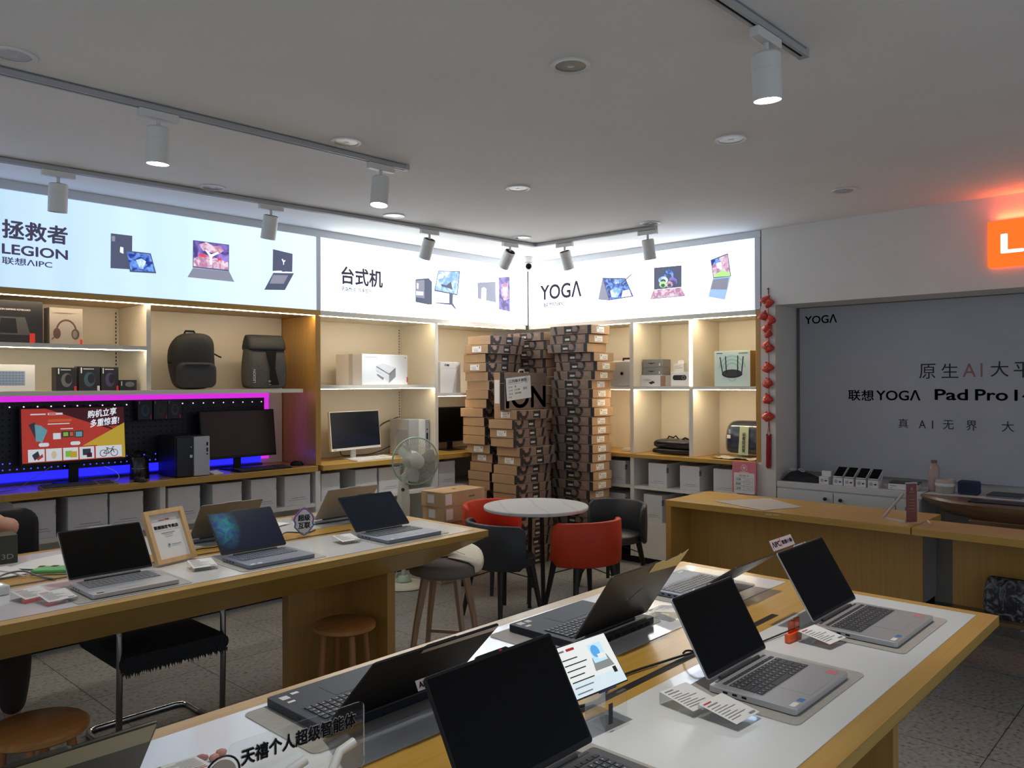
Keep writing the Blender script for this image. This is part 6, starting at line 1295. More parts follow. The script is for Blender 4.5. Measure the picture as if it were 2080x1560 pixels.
# ================================================================ right side: sign, recess, desks
t = thing('brand_sign', 'glowing orange sign with large white letters on the white bulkhead', 'sign', (6.079, 1.29, 2.402))
OR_ = emis('sign_orange_face', (1.0, 0.14, 0.010), 0.95)
MB().box(-0.042, -1.00, 0, -0.014, 0.0, 0.305).build('face', OR_, t, bevel=0.004)
MB().box(-0.0135, -0.985, 0.012, -0.0005, -0.015, 0.293).build('halo_tray', emis('sign_halo_red', (1.0, 0.10, 0.02), 5.0), t)
text('lettering', 'Lenovo', emis('sign_letter_white', (1.0, 0.86, 0.66), 1.5), t, (-0.0428, -0.075, 0.085), RB, 0.86, 0.130, bold=0.02)
l = bpy.data.lights.new('sign_glow', 'AREA'); l.shape = 'RECTANGLE'; l.size = 0.9; l.size_y = 0.02; l.energy = 2.2; l.color = (1.0, 0.10, 0.03)
o = bpy.data.objects.new('sign_glow', l); COL.objects.link(o); o.parent = t; o.location = (-0.028, -0.5, 0.315); o.rotation_euler = (R_(180), 0, R_(90))

t = thing('wall_banner', 'large grey wall panel advertising a tablet in the recess', 'poster', (6.50, 0, 0))
BAN = mat('banner_grey_fabric', (0.40, 0.42, 0.46), 0.85, var=0.04, vscale=2.5)
MB().box(-0.03, -2.2, 0.91, 0.0195, 2.757, 2.255).build('panel', BAN, t)
BF = mat('banner_edge', (0.12, 0.12, 0.12), 0.5)
MB().box(-0.032, 2.7575, 0.91, 0.0195, 2.764, 2.262).box(-0.032, -2.2, 2.2555, 0.0195, 2.7575, 2.262).build('frame', BF, t)
def tb_(s, y, z, w, h, m=INK, **kw): return text('lettering', s, m, t, (-0.0312, y, z), RB, w, h, **kw)
ROSE = mat('banner_rose_ink', (0.28, 0.12, 0.13), 0.7)
tb_('YOGΛ', 2.712, 2.125, 0.262, 0.068, bold=0.012)
tb_('原', 1.838, 1.667, 0.112, 0.112); tb_('生', 1.686, 1.672, 0.112, 0.106); tb_('A', 1.545, 1.678, 0.085, 0.098, ROSE); tb_('I', 1.430, 1.678, 0.012, 0.098, ROSE); tb_('大', 1.368, 1.678, 0.112, 0.110); tb_('平', 1.225, 1.67, 0.112, 0.110); tb_('板', 1.085, 1.67, 0.112, 0.110)
tb_('联', 2.363, 1.497, 0.095, 0.085, bold=0.012); tb_('想', 2.262, 1.497, 0.095, 0.085, bold=0.012)
tb_('YOGΛ', 2.150, 1.502, 0.320, 0.080, bold=0.014); tb_('Pad', 1.732, 1.508, 0.220, 0.082, bold=0.016); tb_('Pro', 1.466, 1.508, 0.205, 0.082, bold=0.016); tb_('14.5', 1.222, 1.508, 0.22, 0.080, bold=0.016)
tb_('真', 1.987, 1.292, 0.070, 0.072); tb_('A', 1.842, 1.295, 0.048, 0.060); tb_('I', 1.752, 1.295, 0.008, 0.060); tb_('无', 1.678, 1.293, 0.072, 0.068); tb_('界', 1.525, 1.290, 0.070, 0.072); tb_('大', 1.300, 1.290, 0.075, 0.075); tb_('有', 1.16, 1.29, 0.07, 0.072); tb_('可', 1.03, 1.29, 0.07, 0.072)

# low white cabinet
t = thing('low_cabinet', 'low white cabinet with round dark knobs below the grey panel', 'cabinet', (6.08, 2.785, 0))
LC = mat('white_cabinet_paint', (0.60, 0.61, 0.60), 0.45)
MB().box(0.012, -1.06, 0.06, 0.385, -0.001, 0.812).build('body', LC, t)
MB().box(0.0, -1.07, 0.8125, 0.385, -0.001, 0.858).build('top', LC, t, bevel=0.002)
for y0, y1 in ((-0.446, -0.005), (-0.893, -0.452), (-1.055, -0.899)):
    d = MB().box(-0.002, y0, 0.075, 0.0115, y1, 0.800).build('door', LC, t, bevel=0.002)
    ky = y0 + 0.055 if y0 > -0.5 else (y1 - 0.055 if y0 > -0.9 else y0 + 0.05)
    MB().lathe([(0.0, 0.0), (0.010, 0.0), (0.008, 0.008), (0.014, 0.016), (0.012, 0.022), (0.0, 0.024)], 18, 0, Matrix.Translation((-0.0025, ky, 0.752)) @ Matrix.Rotation(R_(-90), 4, 'Y')).build('knob', mat('dark_bronze', (0.05, 0.03, 0.02), 0.35, metal=0.6), d, smooth=50)
MB().box(0.03, -1.05, 0, 0.38, -0.01, 0.0595).build('plinth', BLACKM, t)
t = thing('side_counter', 'pale counter continuing the low cabinet under the tablet panel', 'counter', (6.09, 1.70, 0))
MB().box(0.0, -2.6, 0.822, 0.385, 0.0, 0.858).build('top', LC, t, bevel=0.002)
MB().box(0.0, -0.62, 0, 0.04, -0.58, 0.8215).build('leg', LC, t)
MB().box(0.0, -2.58, 0, 0.04, -2.54, 0.8215).build('leg', LC, t)
CZ = 0.859
# things on the low cabinet
t = thing('cloth_bundle', 'black cloth bundle with pale glasses at the left end of the low cabinet', 'cloth', (6.24, 2.62, CZ))
n = 16; q = []
for j in range(12):
    for i in range(n):
        a, b = -0.11 + 0.22 * i / (n - 1), -0.155 + 0.31 * j / 11
        e = max(0, 1 - (a / 0.11) ** 4) * max(0, 1 - (b / 0.155) ** 4)
        q.append((a, b, 0.002 + e * (0.045 + 0.018 * math.sin(b * 25 + a * 18) + 0.03 * max(0, b / 0.155))))
MB().add(q, [(j * n + i, j * n + i + 1, (j + 1) * n + i + 1, (j + 1) * n + i) for j in range(11) for i in range(n - 1)]).build('cloth', FABRICB, t, smooth=70)
MB().tube([(-0.02 + 0.028 * math.cos(a), 0.02 + 0.02 * math.sin(a), 0.082 + 0.01 * math.sin(a)) for a in [2 * PI * i / 20 for i in range(20)]], 0.003, 6, closed=True).tube([(-0.03 + 0.026 * math.cos(a), 0.09 + 0.02 * math.sin(a), 0.088) for a in [2 * PI * i / 20 for i in range(20)]], 0.003, 6, closed=True).build('glasses', WPLAS, t)
PHB = mat('phone_box_white', (0.66, 0.66, 0.66), 0.5)
def phone_box(lab, y, w=0.074, open_=True, x=6.165):
    t = thing('phone_display', lab, 'phone', (x, y, CZ), R_(-90), 'phones on display on the low cabinet')
    MB().box(-w / 2, -0.045, 0, w / 2, 0.045, 0.056).build('box', PHB, t, bevel=0.0015)
    decal('print', [(ellipse(-0.012, 0.028, 0.013, 0.014), 0), (rect(0.010, 0.022, 0.026, 0.032), 1)], planeA(-0.0455), [mat('phone_print', (0.36, 0.36, 0.37), 0.6), INK], t)
    if open_:
        s_ = MB().box(-w / 2 + 0.002, 0, -0.004, w / 2 - 0.002, 0.135, 0.004).build('phone', WPLAS, t, bevel=0.002)
        s_.location = (0, -0.040, 0.063); s_.rotation_euler = (R_(29), 0, 0)
        MB().box(-w / 2 + 0.004, 0.004, 0.0041, w / 2 - 0.004, 0.131, 0.0047).build('screen', SCREEN, s_)
        MB().add([(-w / 2, 0.02, 0.0562), (w / 2, 0.02, 0.0562), (w / 2, 0.075, 0.105), (-w / 2, 0.075, 0.105), (w / 2, 0.045, 0.0562), (-w / 2, 0.045, 0.0562)], [(0, 1, 2, 3), (1, 4, 2), (0, 3, 5), (3, 2, 4, 5)]).build('lid_flap', PHB, t)
    else:
        MB().box(-w / 2, 0.01, 0.0565, w / 2, 0.045, 0.095).build('lid_flap', PHB, t)
    return t
phone_box('small white phone box with raised flap, first right of the black cloth', 2.425, 0.072, False)
for y, lab in ((2.318, 'white phone box, first of four with a dark slanted phone on top'), (2.236, 'white phone box, second of four with a dark slanted phone on top'), (2.148, 'white phone box, third of four with a dark slanted phone on top'), (2.060, 'white phone box, last of four with a dark slanted phone, beside the flat boxes')):
    phone_box(lab, y)
t = carton('flat_box', 'flat white box carrying a grey tablet, right of the phones', 'box', 6.20, 1.865, CZ, 0.185, 0.13, 0.042, PHB, R_(-90))
decal('print', [(rect(-0.08, 0.024, -0.035, 0.030), 0), (rect(-0.08, 0.010, -0.06, 0.014), 0)], fronts(t, 0.13), [INKG], t)
t = MB().box(-0.10, -0.07, 0, 0.10, 0.07, 0.010).build('tablet', DARKG, None, bevel=0.003, loc=(6.22, 1.865, CZ + 0.0435), rot=(0, 0, R_(-82))); tag(t, 'dark grey tablet lying on the flat white box', 'tablet')
t = thing('bottle', 'tall translucent pink bottle standing on the pale counter', 'bottle', (6.26, 1.683, CZ))
MB().lathe([(0.0, 0.0), (0.036, 0.0), (0.038, 0.01), (0.038, 0.165), (0.030, 0.185), (0.018, 0.195), (0.018, 0.200), (0.0, 0.200)], 28).build('body', mat('pink_plastic', (0.42, 0.30, 0.28), 0.3), t, smooth=50)
MB().lathe([(0.0, 0.2005), (0.020, 0.2005), (0.020, 0.222), (0.0, 0.224)], 20).build('cap', mat('brown_cap', (0.16, 0.10, 0.09), 0.4), t, smooth=50)
t = thing('tape_roll', 'cream and white tub with a pale band on the pale counter', 'tub', (6.20, 1.595, CZ))
MB().lathe([(0.0, 0.0), (0.058, 0.0), (0.061, 0.01), (0.063, 0.055), (0.0, 0.056)], 32).build('body', mat('beige_tub', (0.36, 0.34, 0.29), 0.5), t, smooth=40)
MB().lathe([(0.0635, 0.05), (0.0645, 0.052), (0.0645, 0.068), (0.0635, 0.070), (0.0, 0.070)], 32).build('band', PHB, t, smooth=40)
MB().lathe([(0.062, 0.0705), (0.062, 0.098), (0.057, 0.098), (0.057, 0.0715), (0.0, 0.0715)], 32).build('rim', mat('cream_tub', (0.5, 0.42, 0.36), 0.5), t, smooth=40)
t.name = 'storage_tub'
t = thing('speaker', 'small navy blue speaker on the pale counter', 'speaker', (6.22, 1.448, CZ), R_(-90))
MB().prism(rrect(0, 0.048, 0.066, 0.0475, 0.018), -0.035, 0.035, 0, Matrix.Rotation(R_(90), 4, 'X')).build('body', mat('navy_fabric', (0.016, 0.022, 0.075), 0.7), t, bevel=0.006)
MB().box(-0.05, -0.0365, 0.018, 0.05, -0.0355, 0.08).build('grille', mat('navy_mesh', (0.012, 0.016, 0.045), 0.8), t)
for y, w, lab in ((1.235, 0.20, 'closed dark laptop lying on the pale counter right of the navy speaker'), (0.93, 0.24, 'closed grey laptop at the right picture edge on the pale counter')):
    t = thing('closed_laptop', lab, 'laptop', (6.27, y, CZ), R_(-90), None)
    MB().box(-w / 2, -0.10, 0.001, w / 2, 0.10, 0.009).build('base', SLATE, t, bevel=0.002)
    MB().box(-w / 2, -0.10, 0.0095, w / 2, 0.10, 0.016).build('lid', DARKG, t, bevel=0.002)

# red hanging ornament
t = thing('hanging_ornament', 'red string of fortune bags and firecrackers with a tassel on the pier', 'ornament', (6.055, 2.845, 2.375))
REDO = mat('red_satin', (0.52, 0.035, 0.025), 0.4, var=0.25, vscale=40); REDT = mat('red_thread', (0.36, 0.012, 0.03), 0.6); GOLD = mat('gold_thread', (0.62, 0.42, 0.10), 0.35, metal=0.6)
MB().cyl((0.02, 0, 0.02), (0.02, 0, -1.13), 0.0022, n=6).build('cord', REDT, t)
MB().cyl((0.02, 0, 0.03), (0.02, 0, -0.02), 0.004, n=8).box(0.005, -0.004, 0.015, 0.028, 0.004, 0.024).build('hook', mat('brown_hook', (0.15, 0.05, 0.04), 0.5), t)
gk = MB()
for k in range(5):
    a = 2 * PI * k / 5
    gk.tube([(0.010 + 0.004 * math.sin(q), 0.012 * math.cos(a) + 0.009 * math.cos(q), -0.055 + 0.012 * math.sin(a) + 0.009 * math.sin(q)) for q in [2 * PI * i / 10 for i in range(10)]], 0.0025, 5, closed=True)
gk.build('gold_knot', GOLD, t)
ro = random.Random(5)
def pouch(M):
    secs = []
    for z, r in ((0.0, 0.006), (-0.006, 0.010), (-0.010, 0.006), (-0.018, 0.018), (-0.045, 0.034), (-0.072, 0.040), (-0.080, 0.030), (-0.083, 0.004)):
        secs.append([(r * 0.55 * math.cos(a), r * math.sin(a) * (1 + 0.10 * math.sin(5 * a)), z) for a in [2 * PI * i / 16 for i in range(16)]])
    return MB().loft(secs, M=M)
zs = [(-0.12, -42, 0.022), (-0.10, 40, -0.02), (-0.215, 18, 0.016), (-0.25, -20, -0.014), (-0.335, 48, -0.035), (-0.355, -22, 0.018), (-0.455, 30, -0.014), (-0.475, -30, 0.012), (-0.635, 25, -0.012), (-0.630, -28, 0.014), (-0.76, 28, -0.014), (-0.755, -24, 0.016), (-0.885, 22, -0.012), (-0.88, -20, 0.014), (-1.03, 38, -0.02), (-1.028, -36, 0.02)]
for z, tw_, y in zs:
    M = Matrix.Translation((0.0 + ro.uniform(-0.004, 0.004), y, z + 0.065)) @ Matrix.Rotation(R_(tw_), 4, 'X') @ Matrix.Rotation(R_(ro.uniform(-25, 25)), 4, 'Z')
    pouch(M).build('fortune_bag', REDO, t, smooth=70)
gm = MB()
for z, tw_, y in zs: gm.tube([(-0.022, y - 0.012, z + 0.015), (-0.024, y, z + 0.03), (-0.022, y + 0.012, z + 0.018)], 0.0022, 5)
gm.build('gold_trim', GOLD, t)
tm = MB()
for k in range(26):
    y = -0.018 + 0.036 * k / 25 + ro.uniform(-0.001, 0.001)
    tm.tube([(0.018 + ro.uniform(-0.008, 0.004), y, -1.155), (0.016 + ro.uniform(-0.012, 0.006), y * 1.05, -1.28), (0.016 + ro.uniform(-0.012, 0.006), y * 1.0, -1.395 - ro.uniform(0, 0.03))], 0.0022, 5)
tm.box(0.008, -0.019, -1.160, 0.022, -0.011, -1.145).box(0.008, 0.011, -1.160, 0.022, 0.019, -1.145).build('tassel', REDT, t)
MB().tube([(0.02, -0.002, -1.045), (0.016, -0.012, -1.15)], 0.0015, 5).tube([(0.02, 0.002, -1.045), (0.016, 0.012, -1.15)], 0.0015, 5).build('tassel_cord', REDT, t)

# desks
t = thing('front_desk', 'long golden wood desk with a grey mat, facing the display tables', 'desk', (0, 0, 0))
MB().box(4.95, 1.458, 0.757, 5.57, 3.105, 0.800).build('desktop', WOODY, t, bevel=0.0015)
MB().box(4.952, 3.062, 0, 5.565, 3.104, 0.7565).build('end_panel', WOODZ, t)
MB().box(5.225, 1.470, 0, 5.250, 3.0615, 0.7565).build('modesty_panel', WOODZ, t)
MB().box(5.50, 2.2, 0, 5.55, 2.25, 0.7565).build('leg', WOODZ, t)
MB().box(4.9492, 2.30, 0.775, 4.9499, 2.345, 0.785).box(4.9492, 2.25, 0.778, 4.9499, 2.29, 0.787).build('scuff_mark', mat('pale_scuff', (0.62, 0.48, 0.30), 0.6), t)
t = thing('front_desk', 'second golden wood desk starting at the dark joint by the clear easel', 'desk', (0, 0, 0))
MB().box(4.95, -0.9, 0.757, 5.30, 1.452, 0.800).build('desktop', WOODY, t, bevel=0.0015)
MB().box(5.262, -0.9, 0.3185, 5.284, 1.315, 0.7565).build('modesty_panel', WOODZ, t)
MB().box(5.03, -0.9, 0.300, 5.2845, 1.315, 0.318).build('foot_shelf', DARKW, t)
MB().box(5.24, 1.27, 0.0, 5.28, 1.31, 0.2995).build('leg', DARKW, t)
MB().box(5.24, -0.88, 0.0, 5.28, -0.84, 0.2995).build('leg', DARKW, t)
o = MB().prism([(5.118, 2.805), (4.935 + 0.02, 2.362), (5.264, 2.225), (5.50, 2.58)], 0.8006, 0.8030).build('desk_mat', MATG); tag(o, 'grey mat lying askew on the long golden desk', 'mat')
# marbled bag
t = thing('marbled_bag', 'black and grey marbled paper bag in front of the second desk panel', 'bag', (5.16, 1.03, 0.0))
def marbled():
    m = bpy.data.materials.new('black_marble_paper'); m.use_nodes = True; nt = m.node_tree; b = nt.nodes['Principled BSDF']; L = nt.links.new
    tc = nt.nodes.new('ShaderNodeTexCoord'); nz = nt.nodes.new('ShaderNodeTexNoise'); nz.inputs['Scale'].default_value = 14; nz.inputs['Distortion'].default_value = 2.5; nz.inputs['Detail'].default_value = 4
    r = nt.nodes.new('ShaderNodeValToRGB'); r.color_ramp.elements[0].position = 0.46; r.color_ramp.elements[0].color = (0.008, 0.008, 0.012, 1); r.color_ramp.elements[1].position = 0.72; r.color_ramp.elements[1].color = (0.30, 0.30, 0.33, 1)
    L(tc.outputs['Object'], nz.inputs['Vector']); L(nz.outputs['Fac'], r.inputs['Fac']); L(r.outputs['Color'], b.inputs['Base Color']); b.inputs['Roughness'].default_value = 0.5
    return m
rg = [[(x, y, z) for x, y in rrect(0, 0, a, b, 0.02)] for z, a, b in ((0.001, 0.06, 0.13), (0.08, 0.065, 0.14), (0.18, 0.055, 0.13), (0.215, 0.03, 0.12), (0.222, 0.012, 0.11))]
MB().loft(rg).build('bag', marbled(), t, smooth=50)
t.location = (5.16, 0.985, 0.3185)

# clear easel on the desk joint
t = thing('easel_sign', 'clear easel with a red-brown printed card at the end of the long desk', 'sign', (5.10, 1.495, 0.8008), R_(-32))
MB().box(-0.042, 0.0, 0.0005, 0.042, 0.004, 0.245).build('plate', clear('clear_easel', (0.95, 0.92, 0.92), 0.25), t)
MB().box(-0.038, -0.0008, 0.006, 0.038, -0.0002, 0.235).build('card', mat('red_brown_card', (0.20, 0.055, 0.045), 0.5), t)
decal('print', [(rect(-0.026, 0.07, 0.026, 0.165), 0), (rect(-0.024, 0.072, 0.024, 0.163), 1), (ellipse(0.0, 0.205, 0.010, 0.010), 0), (rect(-0.02, 0.185, 0.02, 0.189), 0)] + [(rect(-0.02, 0.085 + 0.018 * k, 0.018, 0.090 + 0.018 * k), 0) for k in range(4)], planeA(-0.0009), [mat('faded_card_print', (0.36, 0.20, 0.17), 0.6), mat('red_brown_card', (0.20, 0.055, 0.045), 0.5)], t)
MB().add([(-0.042, 0.0042, 0.0005), (-0.038, 0.0042, 0.0005), (-0.038, 0.195, 0.0005), (-0.042, 0.195, 0.0005), (-0.042, 0.0042, 0.018), (-0.038, 0.0042, 0.018), (-0.038, 0.195, 0.010), (-0.042, 0.195, 0.010)], [(0, 3, 2, 1), (4, 5, 6, 7), (0, 1, 5, 4), (1, 2, 6, 5), (2, 3, 7, 6), (3, 0, 4, 7)]).tube([(-0.040, 0.19, 0.006), (-0.040, 0.02, 0.175)], 0.008, 6).build('strut', mat('pale_frosted_plastic', (0.5, 0.46, 0.45), 0.3), t)
t = thing('pen', 'small white pen lying behind the clear easel', 'pen', (5.19, 1.425, 0.8010), 0.4)
MB().cyl((-0.04, 0, 0.005), (0.035, 0, 0.005), 0.0045, n=10).build('barrel', WPLAS, t, smooth=40)
MB().cyl((0.035, 0, 0.005), (0.045, 0, 0.005), 0.0045, 0.001, n=10).build('tip', INK, t)
# carved tea table
t = thing('tea_table', 'dark rustic tea table with a boat-shaped live edge behind the second desk', 'table', (5.86, 0.75, 0))
top = [(0.16, 0.96), (0.02, 0.84), (-0.08, 0.70), (-0.12, 0.5), (-0.13, 0.0), (-0.10, -1.5), (0.15, -1.5), (0.17, 0.0), (0.18, 0.6)]
MB().loft([[(x * 0.72 + 0.01, y * 0.82, 0.755) for x, y in top], [(x * 0.9, y * 0.93, 0.80) for x, y in top], [(x, y, 0.848) for x, y in top], [(x * 0.96, y * 0.985, 0.864) for x, y in top]]).build('tabletop', DARKW, t, smooth=35)
MB().box(-0.085, -1.2, 0.30, 0.10, 0.60, 0.7545).build('body', DARKW, t, bevel=0.01)
for y in (0.57, -1.1):
    for sx in (-0.06, 0.08):
        MB().tube([(sx, y, 0.31), (sx, y + 0.02, 0.2), (sx, y + 0.06, 0.08), (sx, y + 0.045, 0.03)], [0.026, 0.024, 0.022, 0.022], 8).cyl((sx, y + 0.045, 0.03), (sx, y + 0.045, 0.0), 0.022, n=10).build('leg', DARKW, t, smooth=50)
o = MB().box(-0.07, -0.22, 0, 0.07, 0.16, 0.006).build('tea_tray', BLACK, None, bevel=0.002, loc=(5.86, 1.20, 0.8645), rot=(0, 0, 0.05)); tag(o, 'flat black tray lying on the rustic tea table', 'tray')
o = MB().box(-0.08, -0.25, 0, 0.08, 0.25, 0.004).build('envelope', mat('yellow_envelope', (0.62, 0.48, 0.20), 0.7), None, loc=(5.88, 0.66, 0.8645), rot=(0, 0, -0.05)); tag(o, 'yellow envelope lying on the rustic tea table', 'envelope')
t = thing('easy_chair', 'grey curved chair frame half hidden behind the tea table end', 'chair', (5.79, 1.73, 0), 0.2)
MB().tube([(-0.10, 0.0, 0.0), (-0.09, -0.01, 0.25), (-0.06, -0.02, 0.45), (0.0, -0.03, 0.62), (0.04, -0.035, 0.84)], 0.014, 8).build('frame', mat('grey_chair_metal', (0.16, 0.17, 0.17), 0.4, metal=0.4), t, smooth=60)
MB().tube([(0.10, 0.05, 0.0), (0.09, 0.04, 0.25), (0.05, 0.02, 0.45), (-0.02, 0.0, 0.62), (-0.06, -0.01, 0.80)], 0.014, 8).build('frame', MATS['grey_chair_metal'], t, smooth=60)
MB().box(-0.08, -0.03, 0.44, 0.08, 0.07, 0.47).build('seat', MATS['grey_chair_metal'], t, bevel=0.01)

# ================================================================ chair under the left table
t = thing('visitor_chair', 'black padded chair on a chrome sled frame under the left table', 'chair', (1.60, 3.86, 0), R_(180))
# local -Y... sitter looks along local +Y (towards the viewer after turning)
DCHR = mat('dark_chrome', (0.30, 0.28, 0.26), 0.22, metal=0.9)
rg = []
for y, s in ((-0.245, 0.80), (-0.22, 0.97), (0.0, 1.0), (0.20, 1.0), (0.265, 0.94), (0.29, 0.80)):
    rg.append([(x * (0.96 + 0.04 * s), y, 0.428 + z * s + 0.010 * (1 - s)) for x, z in rrect(0, 0.0, 0.245, 0.045, 0.04)])
MB().loft(rg).build('seat', FABRICB, t, smooth=60)
fr = MB(); rr = random.Random(9)
for i in range(60):
    x = -0.235 + 0.47 * i / 59; dz = rr.uniform(0.004, 0.022)
    fr.add([(x - 0.006, 0.285, 0.40), (x + 0.007, 0.285, 0.40), (x + rr.uniform(-0.005, 0.005), 0.288, 0.388 - dz)], [(0, 1, 2)])
fr.build('torn_fringe', FABRICB, t)
for s in (-1, 1):
    x = s * 0.238
    MB().tube([(x, -0.10, 0.014), (x, 0.18, 0.014), (x, 0.215, 0.03), (x, 0.232, 0.07), (x, 0.245, 0.35), (x, 0.245, 0.55), (x, 0.235, 0.585), (x, 0.205, 0.615), (x, 0.16, 0.63), (x, -0.15, 0.645)], 0.0135, 10).build('side_frame', DCHR, t, smooth=60)
MB().tube([(-0.238, 0.0, 0.014), (-0.238, -0.13, 0.014), (-0.225, -0.16, 0.014), (-0.19, -0.175, 0.014), (0.19, -0.175, 0.014), (0.225, -0.16, 0.014), (0.238, -0.13, 0.014), (0.238, 0.0, 0.014)], 0.014, 10).build('floor_bar', CHROME, t, smooth=60)
MB().tube([(-0.2, -0.20, 0.43), (-0.2, -0.33, 0.46), (-0.2, -0.41, 0.56), (-0.2, -0.445, 0.66)], 0.012, 8).tube([(0.2, -0.20, 0.43), (0.2, -0.33, 0.46), (0.2, -0.41, 0.56), (0.2, -0.445, 0.66)], 0.012, 8).build('back_support', DCHR, t, smooth=60)
MB().loft([[(x, -0.455 - 0.012 * (1 - (x / 0.23) ** 2) + dy, z) for x, z in rrect(0, 0.70, 0.22 * q, 0.115 * q, 0.05 * q)] for dy, q in ((-0.022, 0.9), (-0.012, 1.0), (0.012, 1.0), (0.022, 0.9))]).build('backrest', FABRICB, t, smooth=60)

# ================================================================ seated person at the left picture edge, and the chair
PX, PY = 0.94, 4.60
t = thing('office_chair', 'black office chair behind the seated person at the left picture edge', 'chair', (PX, PY + 0.05, 0))
MB().loft([[(x, 0.215 + dy, z) for x, z in rrect(0.20, 0.785, 0.275 * q, 0.200 * q, 0.09 * q)] for dy, q in ((-0.005, 0.9), (0.008, 1.0), (0.035, 1.0), (0.05, 0.9))]).build('backrest', mat('black_mesh_leather', (0.012, 0.014, 0.017), 0.5), t, smooth=60)
MB().loft([[(x, y, z) for x, y in rrect(0.0, -0.02, 0.25 * q, 0.235 * q, 0.06 * q)] for z, q in ((0.270, 0.9), (0.280, 1.0), (0.320, 1.0), (0.332, 0.92))]).build('seat', FABRICB, t, smooth=60)
MB().tube([(0.05, 0.16, 0.26), (0.08, 0.275, 0.28), (0.14, 0.29, 0.45), (0.18, 0.272, 0.66)], 0.02, 8).build('back_bar', BLACK, t, smooth=60)
MB().cyl((0, 0, 0.27), (0, 0, 0.09), 0.026, n=14).build('gas_lift', BLACK, t, smooth=40)
for k in range(5):
    a = 2 * PI * k / 5 + 0.3
    lg = MB().tube([(0, 0, 0.10), (0.15 * math.cos(a), 0.15 * math.sin(a), 0.085), (0.25 * math.cos(a), 0.25 * math.sin(a), 0.07)], [0.022, 0.018, 0.013], 8).build('base_arm', BLACK, t, smooth=60)
    MB().cyl((0.25 * math.cos(a) - 0.012 * math.sin(a), 0.25 * math.sin(a) + 0.012 * math.cos(a), 0.0275), (0.25 * math.cos(a) + 0.012 * math.sin(a), 0.25 * math.sin(a) - 0.012 * math.cos(a), 0.0275), 0.027, n=16).build('caster', BLACK, lg, smooth=40)

def skin_obj(name, verts, edges, m, parent, sub=2, root=0):
    import bmesh
    me = bpy.data.meshes.new(name); bm = bmesh.new(); lay = bm.verts.layers.skin.verify()
    vs = []
    for i, v in enumerate(verts):
        b = bm.verts.new(v[:3]); r = v[3]; b[lay].radius = r if isinstance(r, tuple) else (r, r); b[lay].use_root = (i == root); vs.append(b)
    for a, b in edges: bm.edges.new((vs[a], vs[b]))
    bm.to_mesh(me); bm.free(); me.materials.append(m)
    o = bpy.data.objects.new(name, me); COL.objects.link(o); o.parent = parent
    s = o.modifiers.new('skin', 'SKIN'); s.use_smooth_shade = True
    s = o.modifiers.new('sub', 'SUBSURF'); s.levels = sub; s.render_levels = sub
    return o
SKINM = mat('skin', (0.50, 0.27, 0.19), 0.55, var=0.04, vscale=10); HAIRM = mat('black_hair', (0.012, 0.010, 0.010), 0.6)
SHIRT = mat('dark_shirt_cloth', (0.025, 0.027, 0.035), 0.85, bump=0.3); TROUS = mat('brown_trouser_cloth', (0.055, 0.040, 0.032), 0.85, bump=0.3)
SHOEM = mat('black_shoe', (0.012, 0.012, 0.013), 0.5)
p = thing('person', 'person seated at the left edge, bare elbow and brown trouser leg showing', 'person', (PX, PY, 0))
# x: picture-right positive, -y towards the table
V = [(0, 0.0, 0.53, 0.135), (0, 0.01, 0.66, 0.130), (0, 0.02, 0.82, 0.140), (0, 0.02, 0.96, 0.120), (0, 0.01, 1.05, 0.055), (0, -0.01, 1.11, 0.052), (0, -0.03, 1.19, 0.088), (0, -0.035, 1.27, 0.090), (0, -0.03, 1.33, 0.060),   # 0..8 trunk, neck, head
     (0.17, 0.02, 0.98, 0.060), (0.215, 0.0, 0.90, 0.050), (0.20, -0.055, 1.000, 0.045)]
V = V[:9] + [(0.165, 0.015, 0.985, 0.062), (0.215, -0.06, 0.935, 0.054), (0.222, -0.175, 0.958, 0.049), (0.12, -0.245, 1.005, 0.034), (0.04, -0.28, 1.015, 0.026),     # 9..13 right-of-picture arm
             (-0.165, 0.015, 0.985, 0.062), (-0.22, -0.03, 0.88, 0.050), (-0.21, -0.16, 0.905, 0.042), (-0.14, -0.28, 0.90, 0.032), (-0.10, -0.33, 0.895, 0.026),    # 14..18
             (0.10, -0.06, 0.51, 0.095), (0.155, -0.27, 0.515, 0.082), (0.175, -0.42, 0.50, 0.062), (0.185, -0.36, 0.28, 0.055), (0.19, -0.31, 0.10, 0.036), (0.19, -0.33, 0.045, 0.036), (0.20, -0.44, 0.035, 0.032),  # 19..25
             (-0.10, -0.06, 0.51, 0.095), (-0.13, -0.27, 0.515, 0.082), (-0.14, -0.42, 0.50, 0.062), (-0.14, -0.42, 0.28, 0.055), (-0.14, -0.40, 0.10, 0.036), (-0.14, -0.41, 0.045, 0.036), (-0.14, -0.52, 0.035, 0.032)]
E_ = [(0, 1), (1, 2), (2, 3), (3, 4), (4, 5), (5, 6), (6, 7), (7, 8), (3, 9), (9, 10), (10, 11), (11, 12), (12, 13), (3, 14), (14, 15), (15, 16), (16, 17), (17, 18), (0, 19), (19, 20), (20, 21), (21, 22), (22, 23), (23, 24), (24, 25), (0, 26), (26, 27), (27, 28), (28, 29), (29, 30), (30, 31), (31, 32)]
skin_obj('body', V, E_, SKINM, p)
